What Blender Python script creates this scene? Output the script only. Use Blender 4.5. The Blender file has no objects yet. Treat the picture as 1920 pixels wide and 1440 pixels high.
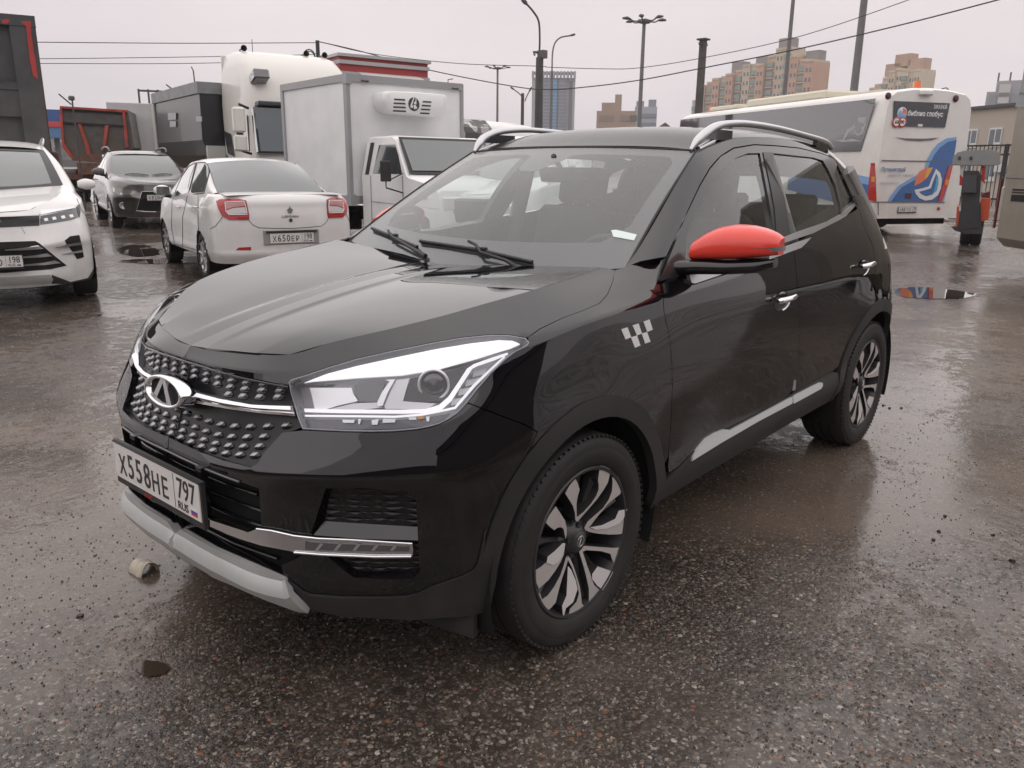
import bpy, math, random
import numpy as np
from mathutils import Vector, Matrix
from mathutils.bvhtree import BVHTree
from mathutils.geometry import delaunay_2d_cdt
R_ = math.radians
random.seed(7)
scene = bpy.context.scene
COL = scene.collection

# ---------------------------------------------------------------- camera
FPX = 1501.767; CC = Vector((1.86733, 2.20496, 1.45198)); YAW, PIT, ROL = R_(220.9085), R_(-15.0223), R_(0.6390)
_f = Vector((math.cos(YAW)*math.cos(PIT), math.sin(YAW)*math.cos(PIT), math.sin(PIT)))
_r = Vector((math.sin(YAW), -math.cos(YAW), 0)); _u = _r.cross(_f)
CR = math.cos(ROL)*_r + math.sin(ROL)*_u; CU = -math.sin(ROL)*_r + math.cos(ROL)*_u; CF = _f
cam = bpy.data.cameras.new('camera'); cam.sensor_fit = 'HORIZONTAL'; cam.sensor_width = 36
cam.lens = FPX/1920*36; cam.clip_start = 0.05; cam.clip_end = 4000
camo = bpy.data.objects.new('camera', cam); COL.objects.link(camo)
camo.matrix_world = Matrix(((CR.x, CU.x, -CF.x, CC.x), (CR.y, CU.y, -CF.y, CC.y), (CR.z, CU.z, -CF.z, CC.z), (0, 0, 0, 1)))
scene.camera = camo
def raydir(px, py): return (CF + CR*((px-960)/FPX) - CU*((py-720)/FPX))
def at(px, py, ax, val):
    """point seen at a photo pixel on the plane ax = val"""
    d = raydir(px, py); i = 'xyz'.index(ax); t = (val-CC[i])/d[i]; return CC + d*t
def atd(px, py, dist):
    """point seen at a photo pixel at a horizontal distance from the camera"""
    d = raydir(px, py); return CC + d*(dist/math.hypot(d.x, d.y))

# ---------------------------------------------------------------- world, overcast light
SUN_EL, SUN_AZ = R_(74), R_(205)
w = bpy.data.worlds.new('World'); scene.world = w; w.use_nodes = True
nt = w.node_tree; nt.nodes.clear(); N = nt.nodes.new; L = nt.links.new
sky = N('ShaderNodeTexSky'); sky.sky_type = 'NISHITA'; sky.sun_disc = False; sky.sun_elevation = SUN_EL; sky.sun_rotation = SUN_AZ
sky.air_density = 2.0; sky.dust_density = 4.0; sky.altitude = 0
hs = N('ShaderNodeHueSaturation'); hs.inputs['Saturation'].default_value = 0.15; L(sky.outputs[0], hs.inputs['Color'])
tc = N('ShaderNodeTexCoord'); mp = N('ShaderNodeMapping'); mp.inputs['Scale'].default_value = (1.2, 1.2, 4.0)
L(tc.outputs['Generated'], mp.inputs[0]); nz = N('ShaderNodeTexNoise'); nz.inputs['Scale'].default_value = 1.6; nz.inputs['Detail'].default_value = 5
L(mp.outputs[0], nz.inputs['Vector'])
cr = N('ShaderNodeValToRGB'); cr.color_ramp.elements[0].position = .3; cr.color_ramp.elements[1].position = .75
cr.color_ramp.elements[0].color = (5.7, 5.35, 5.6, 1); cr.color_ramp.elements[1].color = (7.7, 7.0, 7.1, 1)
L(nz.outputs['Fac'], cr.inputs[0])
mx = N('ShaderNodeMix'); mx.data_type = 'RGBA'; mx.inputs[0].default_value = .93
L(hs.outputs[0], mx.inputs[6]); L(cr.outputs[0], mx.inputs[7])
bg = N('ShaderNodeBackground'); bg.inputs[1].default_value = .1; L(mx.outputs[2], bg.inputs[0])
wo = N('ShaderNodeOutputWorld'); L(bg.outputs[0], wo.inputs[0])
sl = bpy.data.lights.new('sun', 'SUN'); sl.energy = 1.5; sl.angle = R_(150); sl.color = (1, .97, .93)
so = bpy.data.objects.new('sun', sl); COL.objects.link(so)
sd = Vector((math.sin(SUN_AZ)*math.cos(SUN_EL), math.cos(SUN_AZ)*math.cos(SUN_EL), math.sin(SUN_EL)))
so.rotation_euler = sd.to_track_quat('Z', 'Y').to_euler(); so.location = (0, 0, 30)
scene.view_settings.view_transform = 'Standard'; scene.view_settings.look = 'None'
scene.view_settings.exposure = 0.34; scene.view_settings.gamma = 1.0; scene.view_settings.use_curve_mapping = False
scene.cycles.volume_bounces = 1; scene.cycles.max_bounces = 8; scene.cycles.transparent_max_bounces = 16
scene.cycles.use_denoising = True

# ---------------------------------------------------------------- materials
MATS = {}
def mat(name, col=(.5, .5, .5), rough=.5, metal=0., coat=0., coat_r=.03, spec=.5, ior=1.5, noise=None, dirt=None, bump=None, emit=None, alpha=None, trans=0., coat_ior=1.5):
    """noise=(scale, amount) varies value; dirt=(colour, scale, threshold, zfade) lays dust; bump=(scale, dist)"""
    if name in MATS: return MATS[name]
    m = bpy.data.materials.new(name); m.use_nodes = True; MATS[name] = m
    nt = m.node_tree; b = nt.nodes['Principled BSDF']; N = nt.nodes.new; L = nt.links.new
    I = b.inputs
    I['Base Color'].default_value = (*col, 1); I['Roughness'].default_value = rough; I['Metallic'].default_value = metal
    I['Coat Weight'].default_value = coat; I['Coat Roughness'].default_value = coat_r; I['Coat IOR'].default_value = coat_ior
    I['Specular IOR Level'].default_value = spec; I['IOR'].default_value = ior; I['Transmission Weight'].default_value = trans
    if emit: I['Emission Color'].default_value = (*emit[0], 1); I['Emission Strength'].default_value = emit[1]
    if alpha is not None: I['Alpha'].default_value = alpha
    tc = None
    if noise or dirt or bump: tc = N('ShaderNodeTexCoord')
    src = None
    if noise:
        t = N('ShaderNodeTexNoise'); t.inputs['Scale'].default_value = noise[0]; t.inputs['Detail'].default_value = 6
        L(tc.outputs['Object'], t.inputs['Vector'])
        r = N('ShaderNodeMapRange'); r.inputs['From Min'].default_value = .3; r.inputs['From Max'].default_value = .7
        r.inputs['To Min'].default_value = 1-noise[1]; r.inputs['To Max'].default_value = 1+noise[1]; L(t.outputs['Fac'], r.inputs['Value'])
        v = N('ShaderNodeVectorMath'); v.operation = 'SCALE'; v.inputs[0].default_value = col; L(r.outputs[0], v.inputs['Scale'])
        src = v.outputs[0]; L(src, I['Base Color'])
    if dirt:
        dc, ds, dt, z0, z1 = dirt
        t = N('ShaderNodeTexNoise'); t.inputs['Scale'].default_value = ds; t.inputs['Detail'].default_value = 8; t.inputs['Roughness'].default_value = .65
        L(tc.outputs['Object'], t.inputs['Vector'])
        r = N('ShaderNodeMapRange'); r.inputs['From Min'].default_value = .35; r.inputs['From Max'].default_value = .75; r.inputs['To Min'].default_value = 0; r.inputs['To Max'].default_value = dt
        L(t.outputs['Fac'], r.inputs['Value'])
        g = N('ShaderNodeNewGeometry'); s = N('ShaderNodeSeparateXYZ'); L(g.outputs['Position'], s.inputs[0])
        zr = N('ShaderNodeMapRange'); zr.inputs['From Min'].default_value = z0; zr.inputs['From Max'].default_value = z1; zr.inputs['To Min'].default_value = 1; zr.inputs['To Max'].default_value = .12
        L(s.outputs['Z'], zr.inputs['Value'])
        mu = N('ShaderNodeMath'); mu.operation = 'MULTIPLY'; L(r.outputs[0], mu.inputs[0]); L(zr.outputs[0], mu.inputs[1])
        mx = N('ShaderNodeMix'); mx.data_type = 'RGBA'; L(mu.outputs[0], mx.inputs[0]); mx.inputs[6].default_value = (*col, 1); mx.inputs[7].default_value = (*dc, 1)
        if src: L(src, mx.inputs[6])
        L(mx.outputs[2], I['Base Color'])
        ra = N('ShaderNodeMath'); ra.operation = 'MULTIPLY_ADD'; L(mu.outputs[0], ra.inputs[0]); ra.inputs[1].default_value = .5; ra.inputs[2].default_value = rough
        L(ra.outputs[0], I['Roughness'])
        if coat:
            rb = N('ShaderNodeMath'); rb.operation = 'MULTIPLY_ADD'; L(mu.outputs[0], rb.inputs[0]); rb.inputs[1].default_value = .35; rb.inputs[2].default_value = coat_r
            L(rb.outputs[0], I['Coat Roughness'])
    if bump:
        t = N('ShaderNodeTexNoise'); t.inputs['Scale'].default_value = bump[0]; t.inputs['Detail'].default_value = 4
        L(tc.outputs['Object'], t.inputs['Vector']); bp = N('ShaderNodeBump'); bp.inputs['Distance'].default_value = bump[1]; bp.inputs['Strength'].default_value = 1
        L(t.outputs['Fac'], bp.inputs['Height']); L(bp.outputs[0], I['Normal'])
    return m
def glassmat(name, tint=(.5, .55, .55), f0=1.6, dust=0., dustcol=(.5, .5, .5)):
    """thin window pane: tinted see-through plus mirror reflection, with an even film of dirt"""
    if name in MATS: return MATS[name]
    m = bpy.data.materials.new(name); m.use_nodes = True; MATS[name] = m
    nt = m.node_tree; nt.nodes.clear(); N = nt.nodes.new; L = nt.links.new
    o = N('ShaderNodeOutputMaterial'); tr = N('ShaderNodeBsdfTransparent'); tr.inputs[0].default_value = (*tint, 1)
    gl = N('ShaderNodeBsdfGlossy'); gl.inputs['Roughness'].default_value = .015; gl.inputs[0].default_value = (1, 1, 1, 1)
    fr = N('ShaderNodeFresnel'); fr.inputs['IOR'].default_value = f0
    g = N('ShaderNodeNewGeometry')
    mxi = N('ShaderNodeMix'); mxi.inputs[2].default_value = f0; mxi.inputs[3].default_value = 1/f0; L(g.outputs['Backfacing'], mxi.inputs[0]); L(mxi.outputs[0], fr.inputs['IOR'])
    di = N('ShaderNodeBsdfDiffuse'); di.inputs[0].default_value = (*dustcol, 1)
    m1 = N('ShaderNodeMixShader'); m1.inputs[0].default_value = dust; L(tr.outputs[0], m1.inputs[1]); L(di.outputs[0], m1.inputs[2])
    m2 = N('ShaderNodeMixShader'); L(fr.outputs[0], m2.inputs[0]); L(m1.outputs[0], m2.inputs[1]); L(gl.outputs[0], m2.inputs[2])
    L(m2.outputs[0], o.inputs[0]); return m

# ---------------------------------------------------------------- object helpers
def tag(o, label, cat, group=None, kind=None):
    o['label'] = label; o['category'] = cat
    if group: o['group'] = group
    if kind: o['kind'] = kind
    return o
def empty(name, loc=(0, 0, 0), rz=0., parent=None):
    o = bpy.data.objects.new(name, None); COL.objects.link(o); o.location = loc; o.rotation_euler = (0, 0, rz); o.empty_display_size = .1
    if parent is not None: o.parent = parent
    return o
class MB:
    """collects polygons, then links them as one mesh object"""
    def __init__(s): s.v = []; s.f = []; s.mi = []; s.n = None; s.sm = []
    def add(s, vs, fs, mi=0, smooth=False):
        b = len(s.v); s.v += [tuple(p) for p in vs]
        for f in fs: s.f.append([i+b for i in f]); s.mi.append(mi); s.sm.append(smooth)
        return s
    def box(s, c, d, rz=0., mi=0, M=None, bev=0.):
        x, y, z = d[0]/2, d[1]/2, d[2]/2
        if bev > 0:
            b = min(bev, x*.45, y*.45, z*.45); P = []
            for (a, e, g) in ((x-b, y-b, z), (x-b, y, z-b), (x, y-b, z-b)):
                pass
            vs = []; idx = {}
            for sx in (-1, 1):
                for sy in (-1, 1):
                    for sz in (-1, 1):
                        for k, q in enumerate(((x, y-b, z-b), (x-b, y, z-b), (x-b, y-b, z))):
                            idx[(sx, sy, sz, k)] = len(vs); vs.append((sx*q[0], sy*q[1], sz*q[2]))
            fs = []
            for sg in (-1, 1):
                fs.append([idx[(sg, -1, -1, 0)], idx[(sg, 1, -1, 0)], idx[(sg, 1, 1, 0)], idx[(sg, -1, 1, 0)]][::sg])
                fs.append([idx[(-1, sg, -1, 1)], idx[(-1, sg, 1, 1)], idx[(1, sg, 1, 1)], idx[(1, sg, -1, 1)]][::sg])
                fs.append([idx[(-1, -1, sg, 2)], idx[(1, -1, sg, 2)], idx[(1, 1, sg, 2)], idx[(-1, 1, sg, 2)]][::sg])
            for a in (-1, 1):
                for e in (-1, 1):
                    fs.append([idx[(a, e, -1, 0)], idx[(a, e, -1, 1)], idx[(a, e, 1, 1)], idx[(a, e, 1, 0)]][::-a*e])
                    fs.append([idx[(a, -1, e, 0)], idx[(a, -1, e, 2)], idx[(a, 1, e, 2)], idx[(a, 1, e, 0)]][::a*e])
                    fs.append([idx[(-1, a, e, 1)], idx[(-1, a, e, 2)], idx[(1, a, e, 2)], idx[(1, a, e, 1)]][::-a*e])
                    for g in (-1, 1): fs.append([idx[(a, e, g, 0)], idx[(a, e, g, 1)], idx[(a, e, g, 2)]][::a*e*g])
        else:
            vs = [(-x, -y, -z), (x, -y, -z), (x, y, -z), (-x, y, -z), (-x, -y, z), (x, -y, z), (x, y, z), (-x, y, z)]
            fs = [[0, 3, 2, 1], [4, 5, 6, 7], [0, 1, 5, 4], [1, 2, 6, 5], [2, 3, 7, 6], [3, 0, 4, 7]]
        if M is None: M = Matrix.Translation(c) @ Matrix.Rotation(rz, 4, 'Z')
        else: M = Matrix.Translation(c) @ M
        return s.add([M @ Vector(p) for p in vs], fs, mi)
    def tube(s, pts, r, seg=8, mi=0, closed=False, caps=True, smooth=True, flat=None, up=None):
        pts = [Vector(p) for p in pts]; n = len(pts); vs = []; fs = []; pa = None
        for i, p in enumerate(pts):
            a = pts[(i-1) % n] if (i > 0 or closed) else p; b = pts[(i+1) % n] if (i < n-1 or closed) else p
            t = (b-a).normalized()
            if up is not None: e = Vector(up)
            else: e = pa if pa is not None else (Vector((0, 0, 1)) if abs(t.z) < .9 else Vector((1, 0, 0)))
            e = (e - t*e.dot(t))
            e = e.normalized() if e.length > 1e-6 else t.orthogonal().normalized(); pa = e; q = t.cross(e)
            rr = r[i] if isinstance(r, (list, tuple)) else r
            for k in range(seg):
                an = 2*math.pi*(k+.5)/seg; vs.append(p + e*(math.cos(an)*rr*(flat or 1)) + q*(math.sin(an)*rr))
        m = n if closed else n-1
        for i in range(m):
            for k in range(seg):
                a = i*seg+k; b = i*seg+(k+1) % seg; c = ((i+1) % n)*seg+(k+1) % seg; d = ((i+1) % n)*seg+k
                fs.append([a, b, c, d])
        s.add(vs, fs, mi, smooth)
        if caps and not closed: s.add([vs[k] for k in range(seg)], [list(range(seg))[::-1]], mi); s.add(vs[-seg:], [list(range(seg))], mi)
        return s
    def cyl(s, a, b, r0, r1=None, seg=24, mi=0, caps=True, smooth=True):
        return s.tube([a, b], [r0, r0 if r1 is None else r1], seg, mi, caps=caps, smooth=smooth)
    def lathe(s, prof, M, seg=48, mi=0, smooth=True, a0=0., a1=2*math.pi):
        """profile of (radius, height) round local z"""
        vs = []; fs = []; n = len(prof); full = abs(a1-a0-2*math.pi) < 1e-6; cols = seg if full else seg+1
        for j in range(cols):
            an = a0+(a1-a0)*j/seg; c, q = math.cos(an), math.sin(an)
            for (r, z) in prof: vs.append(M @ Vector((r*c, r*q, z)))
        for j in range(seg):
            k = (j+1) % cols
            for i in range(n-1): fs.append([j*n+i, k*n+i, k*n+i+1, j*n+i+1])
        return s.add(vs, fs, mi, smooth)
    def prism(s, poly, M, h, mi=0, top_only=False, bev=0.):
        """2D polygon (ccw) extruded along local z from 0 to h"""
        n = len(poly); poly = [Vector((p[0], p[1])) for p in poly]
        ar = sum(poly[i].x*poly[(i+1) % n].y-poly[(i+1) % n].x*poly[i].y for i in range(n))
        if ar < 0: poly = poly[::-1]
        tri = tess(poly)
        lo = [M @ Vector((p.x, p.y, 0)) for p in poly]; hi = [M @ Vector((p.x, p.y, h)) for p in poly]
        s.add(hi, tri, mi)
        if not top_only: s.add(lo, [t[::-1] for t in tri], mi)
        s.add(lo+hi, [[i, (i+1) % n, n+(i+1) % n, n+i] for i in range(n)], mi)
        return s
    def build(s, name, mats, parent=None, smooth=None, loc=None, auto=None):
        me = bpy.data.meshes.new(name); me.from_pydata(s.v, [], s.f)
        if not isinstance(mats, (list, tuple)): mats = [mats]
        for m in mats: me.materials.append(m)
        me.polygons.foreach_set('material_index', s.mi)
        me.polygons.foreach_set('use_smooth', [bool(x) if smooth is None else smooth for x in s.sm])
        me.validate(); me.update()
        if auto: me.set_sharp_from_angle(angle=R_(auto)); me.polygons.foreach_set('use_smooth', [True]*len(me.polygons))
        o = bpy.data.objects.new(name, me); COL.objects.link(o)
        if parent is not None: o.parent = parent
        if loc is not None: o.location = loc
        return o
def tess(poly):
    n = len(poly)
    if n == 3: return [[0, 1, 2]]
    r = delaunay_2d_cdt([Vector(p) for p in poly], [(i, (i+1) % n) for i in range(n)], [list(range(n))], 1, 1e-7)
    out = []
    for f in r[2]:
        g = []
        for i in f:
            og = r[3][i]
            if not og: g = None; break
            g.append(og[0])
        if g: out.append(g)
    return out
def catmull(pts, sub=6, closed=False):
    pts = [Vector(p) for p in pts]; n = len(pts); out = []
    m = n if closed else n-1
    for i in range(m):
        p0 = pts[(i-1) % n] if (closed or i > 0) else pts[0]*2-pts[1]
        p1 = pts[i]; p2 = pts[(i+1) % n]; p3 = pts[(i+2) % n] if (closed or i < n-2) else pts[-1]*2-pts[-2]
        for k in range(sub):
            t = k/sub; out.append(.5*((2*p1)+(p2-p0)*t+(2*p0-5*p1+4*p2-p3)*t*t+(3*p1-p0-3*p2+p3)*t**3))
    if not closed: out.append(pts[-1])
    return out
def text(body, size, M, name, m, parent=None, ext=.0008, sx=1., font=None, align='CENTER', shear=0., bold=0.):
    cu = bpy.data.curves.new('t', 'FONT'); cu.body = body; cu.size = size; cu.align_x = align; cu.align_y = 'CENTER'; cu.extrude = ext; cu.shear = shear; cu.offset = bold; cu.resolution_u = 3
    o = bpy.data.objects.new('t', cu); COL.objects.link(o); bpy.context.view_layer.update()
    me = bpy.data.meshes.new_from_object(o.evaluated_get(bpy.context.evaluated_depsgraph_get())); bpy.data.objects.remove(o)
    me.transform(M @ Matrix.Scale(sx, 4, (1, 0, 0))); me.materials.clear(); me.materials.append(m); me.name = name
    o = bpy.data.objects.new(name, me); COL.objects.link(o)
    if parent is not None: o.parent = parent
    return o
def join(name, objs, parent=None):
    """merge finished meshes (each with its own materials) into one object"""
    vs = []; fs = []; mi = []; sm = []; mats = []
    for o in objs:
        me = o.data; b = len(vs); vs += [tuple(o.matrix_basis @ v.co) for v in me.vertices]; idx = []
        for m in me.materials:
            if m not in mats: mats.append(m)
            idx.append(mats.index(m))
        for p in me.polygons: fs.append([b+i for i in p.vertices]); mi.append(idx[p.material_index] if idx else 0); sm.append(p.use_smooth)
    for o in objs: bpy.data.objects.remove(o)
    me = bpy.data.meshes.new(name); me.from_pydata(vs, [], fs)
    for m in mats: me.materials.append(m)
    me.polygons.foreach_set('material_index', mi); me.polygons.foreach_set('use_smooth', sm); me.update()
    o = bpy.data.objects.new(name, me); COL.objects.link(o)
    if parent is not None: o.parent = parent
    return o

# ---------------------------------------------------------------- curved sheets and panels cut from them
class Surf:
    """sheet through a grid of 3D points (rows x columns); panels are outlines on it"""
    def __init__(s, G, crease=None, M=None, sub=10):
        G = np.array(G, float); s.G = G; nr, nc, _ = G.shape
        s.vs = np.concatenate([[0], np.cumsum(np.mean(np.linalg.norm(np.diff(G, axis=0), axis=2), axis=1))])
        s.us = np.concatenate([[0], np.cumsum(np.mean(np.linalg.norm(np.diff(G, axis=1), axis=2), axis=0))])
        s.cr = np.zeros((nr, nc)) if crease is None else crease
        s.M = M or Matrix.Identity(4); s.Mi = s.M.inverted()
        # tangents in v
        def tang(A, t, ax):
            A = np.moveaxis(A, ax, 0); d = np.diff(A, axis=0)/np.diff(t)[:, None, None]
            m = np.empty_like(A); m[0] = d[0]; m[-1] = d[-1]
            h = np.diff(t)
            wts = (h[1:]/(h[1:]+h[:-1]))[:, None, None]; m[1:-1] = d[:-1]*wts+d[1:]*(1-wts)
            up = m.copy(); dn = m.copy()
            up[:-1] = d; dn[1:] = d
            return np.moveaxis(m, 0, ax), np.moveaxis(up, 0, ax), np.moveaxis(dn, 0, ax)
        m, up, dn = tang(G, s.vs, 0); c = s.cr[..., None]
        s.tu = m*(1-c)+up*c; s.td = m*(1-c)+dn*c
        s.bvh = None; s.sub = sub
    def rows(s, v):
        i = min(max(np.searchsorted(s.vs, v, side='right')-1, 0), len(s.vs)-2); h = s.vs[i+1]-s.vs[i]; t = (v-s.vs[i])/h
        a = 2*t**3-3*t*t+1; b = (t**3-2*t*t+t)*h; c = -2*t**3+3*t*t; d = (t**3-t*t)*h
        return s.G[i]*a+s.tu[i]*b+s.G[i+1]*c+s.td[i+1]*d
    def eval(s, UV):
        UV = np.asarray(UV, float); u = np.clip(UV[:, 0], s.us[0], s.us[-1]); v = np.clip(UV[:, 1], s.vs[0], s.vs[-1])
        i = np.clip(np.searchsorted(s.vs, v, side='right')-1, 0, len(s.vs)-2); h = (s.vs[i+1]-s.vs[i]); t = (v-s.vs[i])/h
        e = lambda x: x[:, None, None]
        row = s.G[i]*e(2*t**3-3*t*t+1)+s.tu[i]*e((t**3-2*t*t+t)*h)+s.G[i+1]*e(-2*t**3+3*t*t)+s.td[i+1]*e((t**3-t*t)*h)  # n x nc x 3
        d = np.diff(row, axis=1)/np.diff(s.us)[None, :, None]; m = np.empty_like(row); m[:, 0] = d[:, 0]; m[:, -1] = d[:, -1]
        hh = np.diff(s.us); w = (hh[1:]/(hh[1:]+hh[:-1]))[None, :, None]; m[:, 1:-1] = d[:, :-1]*w+d[:, 1:]*(1-w)
        j = np.clip(np.searchsorted(s.us, u, side='right')-1, 0, len(s.us)-2); k = (s.us[j+1]-s.us[j]); q = (u-s.us[j])/k; r = np.arange(len(u))
        g = lambda x: x[:, None]
        return row[r, j]*g(2*q**3-3*q*q+1)+m[r, j]*g((q**3-2*q*q+q)*k)+row[r, j+1]*g(-2*q**3+3*q*q)+m[r, j+1]*g((q**3-q*q)*k)
    def normal(s, UV):
        UV = np.asarray(UV, float); e = 1.5e-3
        a = s.eval(UV+[e, 0])-s.eval(UV-[e, 0]); b = s.eval(UV+[0, e])-s.eval(UV-[0, e])
        n = np.cross(a, b); return n/np.maximum(np.linalg.norm(n, axis=1), 1e-9)[:, None]*s.sgn if hasattr(s, 'sgn') else n/np.maximum(np.linalg.norm(n, axis=1), 1e-9)[:, None]
    def dense(s):
        def ref(t):
            o = []
            for a, b in zip(t[:-1], t[1:]): o += list(np.linspace(a, b, s.sub, endpoint=False))
            return np.array(o+[t[-1]])
        return ref(s.us), ref(s.vs)
    def prep(s):
        U, V = s.dense(); UU, VV = np.meshgrid(U, V); s.UVd = np.stack([UU.ravel(), VV.ravel()], 1)
        P = s.eval(s.UVd); n = len(U); s.Pd = P; tri = []
        for j in range(len(V)-1):
            for i in range(n-1):
                a = j*n+i; tri += [(a, a+1, a+n+1), (a, a+n+1, a+n)]
        s.tri = tri; s.bvh = BVHTree.FromPolygons([Vector(p) for p in P], tri)
    def uv_at(s, loc, fi):
        a, b, c = s.tri[fi]; A, B, C = (Vector(s.Pd[k]) for k in (a, b, c)); v0, v1, v2 = B-A, C-A, loc-A
        d00, d01, d11, d20, d21 = v0.dot(v0), v0.dot(v1), v1.dot(v1), v2.dot(v0), v2.dot(v1); den = d00*d11-d01*d01 or 1e-12
        v = (d11*d20-d01*d21)/den; w = (d00*d21-d01*d20)/den; u = 1-v-w
        return s.UVd[a]*u+s.UVd[b]*v+s.UVd[c]*w
    def px(s, x, y, near=True):
        if s.bvh is None: s.prep()
        o = s.Mi @ CC; d = (s.Mi.to_3x3() @ raydir(x, y)).normalized()
        loc, nn, fi, dist = s.bvh.ray_cast(o, d)
        if loc is None:
            # closest approach along the ray
            best = None
            t0, t1 = .5, 60.
            pts = Vector(s.Pd[0]); c = Vector(s.Pd.mean(0)); tc = (c-o).dot(d)
            for k in range(-40, 41):
                p = o+d*(tc+k*.06); l, n2, f2, ds = s.bvh.find_nearest(p)
                if best is None or ds < best[0]: best = (ds, l, f2, p)
            for k in range(-20, 21):
                p = best[3]+d*(k*.004); l, n2, f2, ds = s.bvh.find_nearest(p)
                if ds < best[0]: best = (ds, l, f2, best[3])
            return s.uv_at(best[1], best[2])
        return s.uv_at(loc, fi)
    def near(s, p):
        if s.bvh is None: s.prep()
        l, n, f, d = s.bvh.find_nearest(Vector(p)); return s.uv_at(l, f)
    def outline(s, pts, step=14, smooth=False, closed=True):
        """points: (px,py) photo pixels or (x,y,z) local metres; returns uv polygon. step in pixels / cm"""
        out = []; n = len(pts); m = n if closed else n-1
        if smooth:
            two = len(pts[0]) == 2; q = catmull([(*p, 0) if two else p for p in pts], 5, closed); pts = [(p.x, p.y) if two else tuple(p) for p in q]; n = len(pts); m = n if closed else n-1
        for i in range(m):
            a, b = pts[i], pts[(i+1) % n]
            if len(a) == len(b):
                L_ = math.dist(a, b); k = max(1, int(round(L_/(step if len(a) == 2 else .03))))
                for t in range(k):
                    q = [a[c]+(b[c]-a[c])*t/k for c in range(len(a))]; out.append(s.px(*q) if len(q) == 2 else s.near(q))
            else:
                A = s.px(*a) if len(a) == 2 else s.near(a); B = s.px(*b) if len(b) == 2 else s.near(b); k = max(1, int(np.linalg.norm(A-B)/.03))
                for t in range(k): out.append(A+(B-A)*t/k)
        if not closed: a = pts[-1]; out.append(s.px(*a) if len(a) == 2 else s.near(a))
        return np.array(out)
def poly_in(P, x, y):
    c = False; n = len(P); j = n-1
    for i in range(n):
        if (P[i][1] > y) != (P[j][1] > y) and x < (P[j][0]-P[i][0])*(y-P[i][1])/(P[j][1]-P[i][1])+P[i][0]: c = not c
        j = i
    return c
def inset(P, d):
    P = np.asarray(P); n = len(P); ar = np.sum(P[:, 0]*np.roll(P[:, 1], -1)-np.roll(P[:, 0], -1)*P[:, 1])
    if ar < 0: d = -d
    a = P-np.roll(P, 1, 0); b = np.roll(P, -1, 0)-P
    na = np.stack([-a[:, 1], a[:, 0]], 1); nb = np.stack([-b[:, 1], b[:, 0]], 1)
    na /= np.maximum(np.linalg.norm(na, axis=1), 1e-9)[:, None]; nb /= np.maximum(np.linalg.norm(nb, axis=1), 1e-9)[:, None]
    m = na+nb; l = np.maximum(np.linalg.norm(m, axis=1), .3)[:, None]; m = m/l
    cs = np.maximum((m*na).sum(1), .5)[:, None]
    return P+m*d/cs
def panel(s, polys, grid=.03, off=0., thick=.004, gap=0., holes=(), both=True, disp=None):
    """cut outlines out of a sheet; returns (verts, tris, normals, rim faces)"""
    P = inset(polys, gap) if gap else np.asarray(polys)
    # clean duplicates
    def clean(P):
        o = [P[0]]
        for p in P[1:]:
            if np.linalg.norm(p-o[-1]) > 4e-4: o.append(p)
        if np.linalg.norm(o[0]-o[-1]) < 4e-4: o.pop()
        return np.array(o)
    loops = [clean(P)]+[clean(h) for h in holes]
    pts = []; edges = []
    for l in loops:
        b = len(pts); pts += [tuple(p) for p in l]; edges += [(b+i, b+(i+1) % len(l)) for i in range(len(l))]
    nb = len(pts); A = loops[0]
    x0, y0 = A.min(0); x1, y1 = A.max(0)
    seg = []
    for l in loops:
        for i in range(len(l)): seg.append((l[i], l[(i+1) % len(l)]))
    S0 = np.array([q[0] for q in seg]); S1 = np.array([q[1] for q in seg]); D = S1-S0; DL = np.maximum((D**2).sum(1), 1e-12)
    gx = np.arange(x0+grid*.5, x1, grid); gy = np.arange(y0+grid*.5, y1, grid)
    for j, yy in enumerate(gy):
        for xx in gx:
            q = np.array([xx+(grid*.5 if j % 2 else 0), yy])
            if not poly_in(A, *q): continue
            if any(poly_in(h, *q) for h in loops[1:]): continue
            t = np.clip(((q-S0)*D).sum(1)/DL, 0, 1); ds = np.linalg.norm(S0+D*t[:, None]-q, axis=1).min()
            if ds > grid*.35: pts.append(tuple(q))
    r = delaunay_2d_cdt([Vector(p) for p in pts], edges, [], 0, 1e-6)
    V = np.array([(p.x, p.y) for p in r[0]]); F = []
    for f in r[2]:
        c = V[list(f)].mean(0)
        if poly_in(A, *c) and not any(poly_in(h, *c) for h in loops[1:]):
            a, b, e = V[f[0]], V[f[1]], V[f[2]]
            if (b[0]-a[0])*(e[1]-a[1])-(b[1]-a[1])*(e[0]-a[0]) < 0: f = (f[0], f[2], f[1])
            F.append(tuple(f))
    X = s.eval(V); Nn = s.normal(V)
    if disp is not None: X = X+Nn*disp(V)[:, None]
    Xo = X+Nn*off; Xi = Xo-Nn*thick
    # boundary edges
    cnt = {}
    for f in F:
        for k in range(3):
            e = (f[k], f[(k+1) % 3]); cnt[e] = 1
    rim = [(a, b) for (a, b) in cnt if (b, a) not in cnt]
    return Xo, Xi, F, Nn, rim
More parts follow.
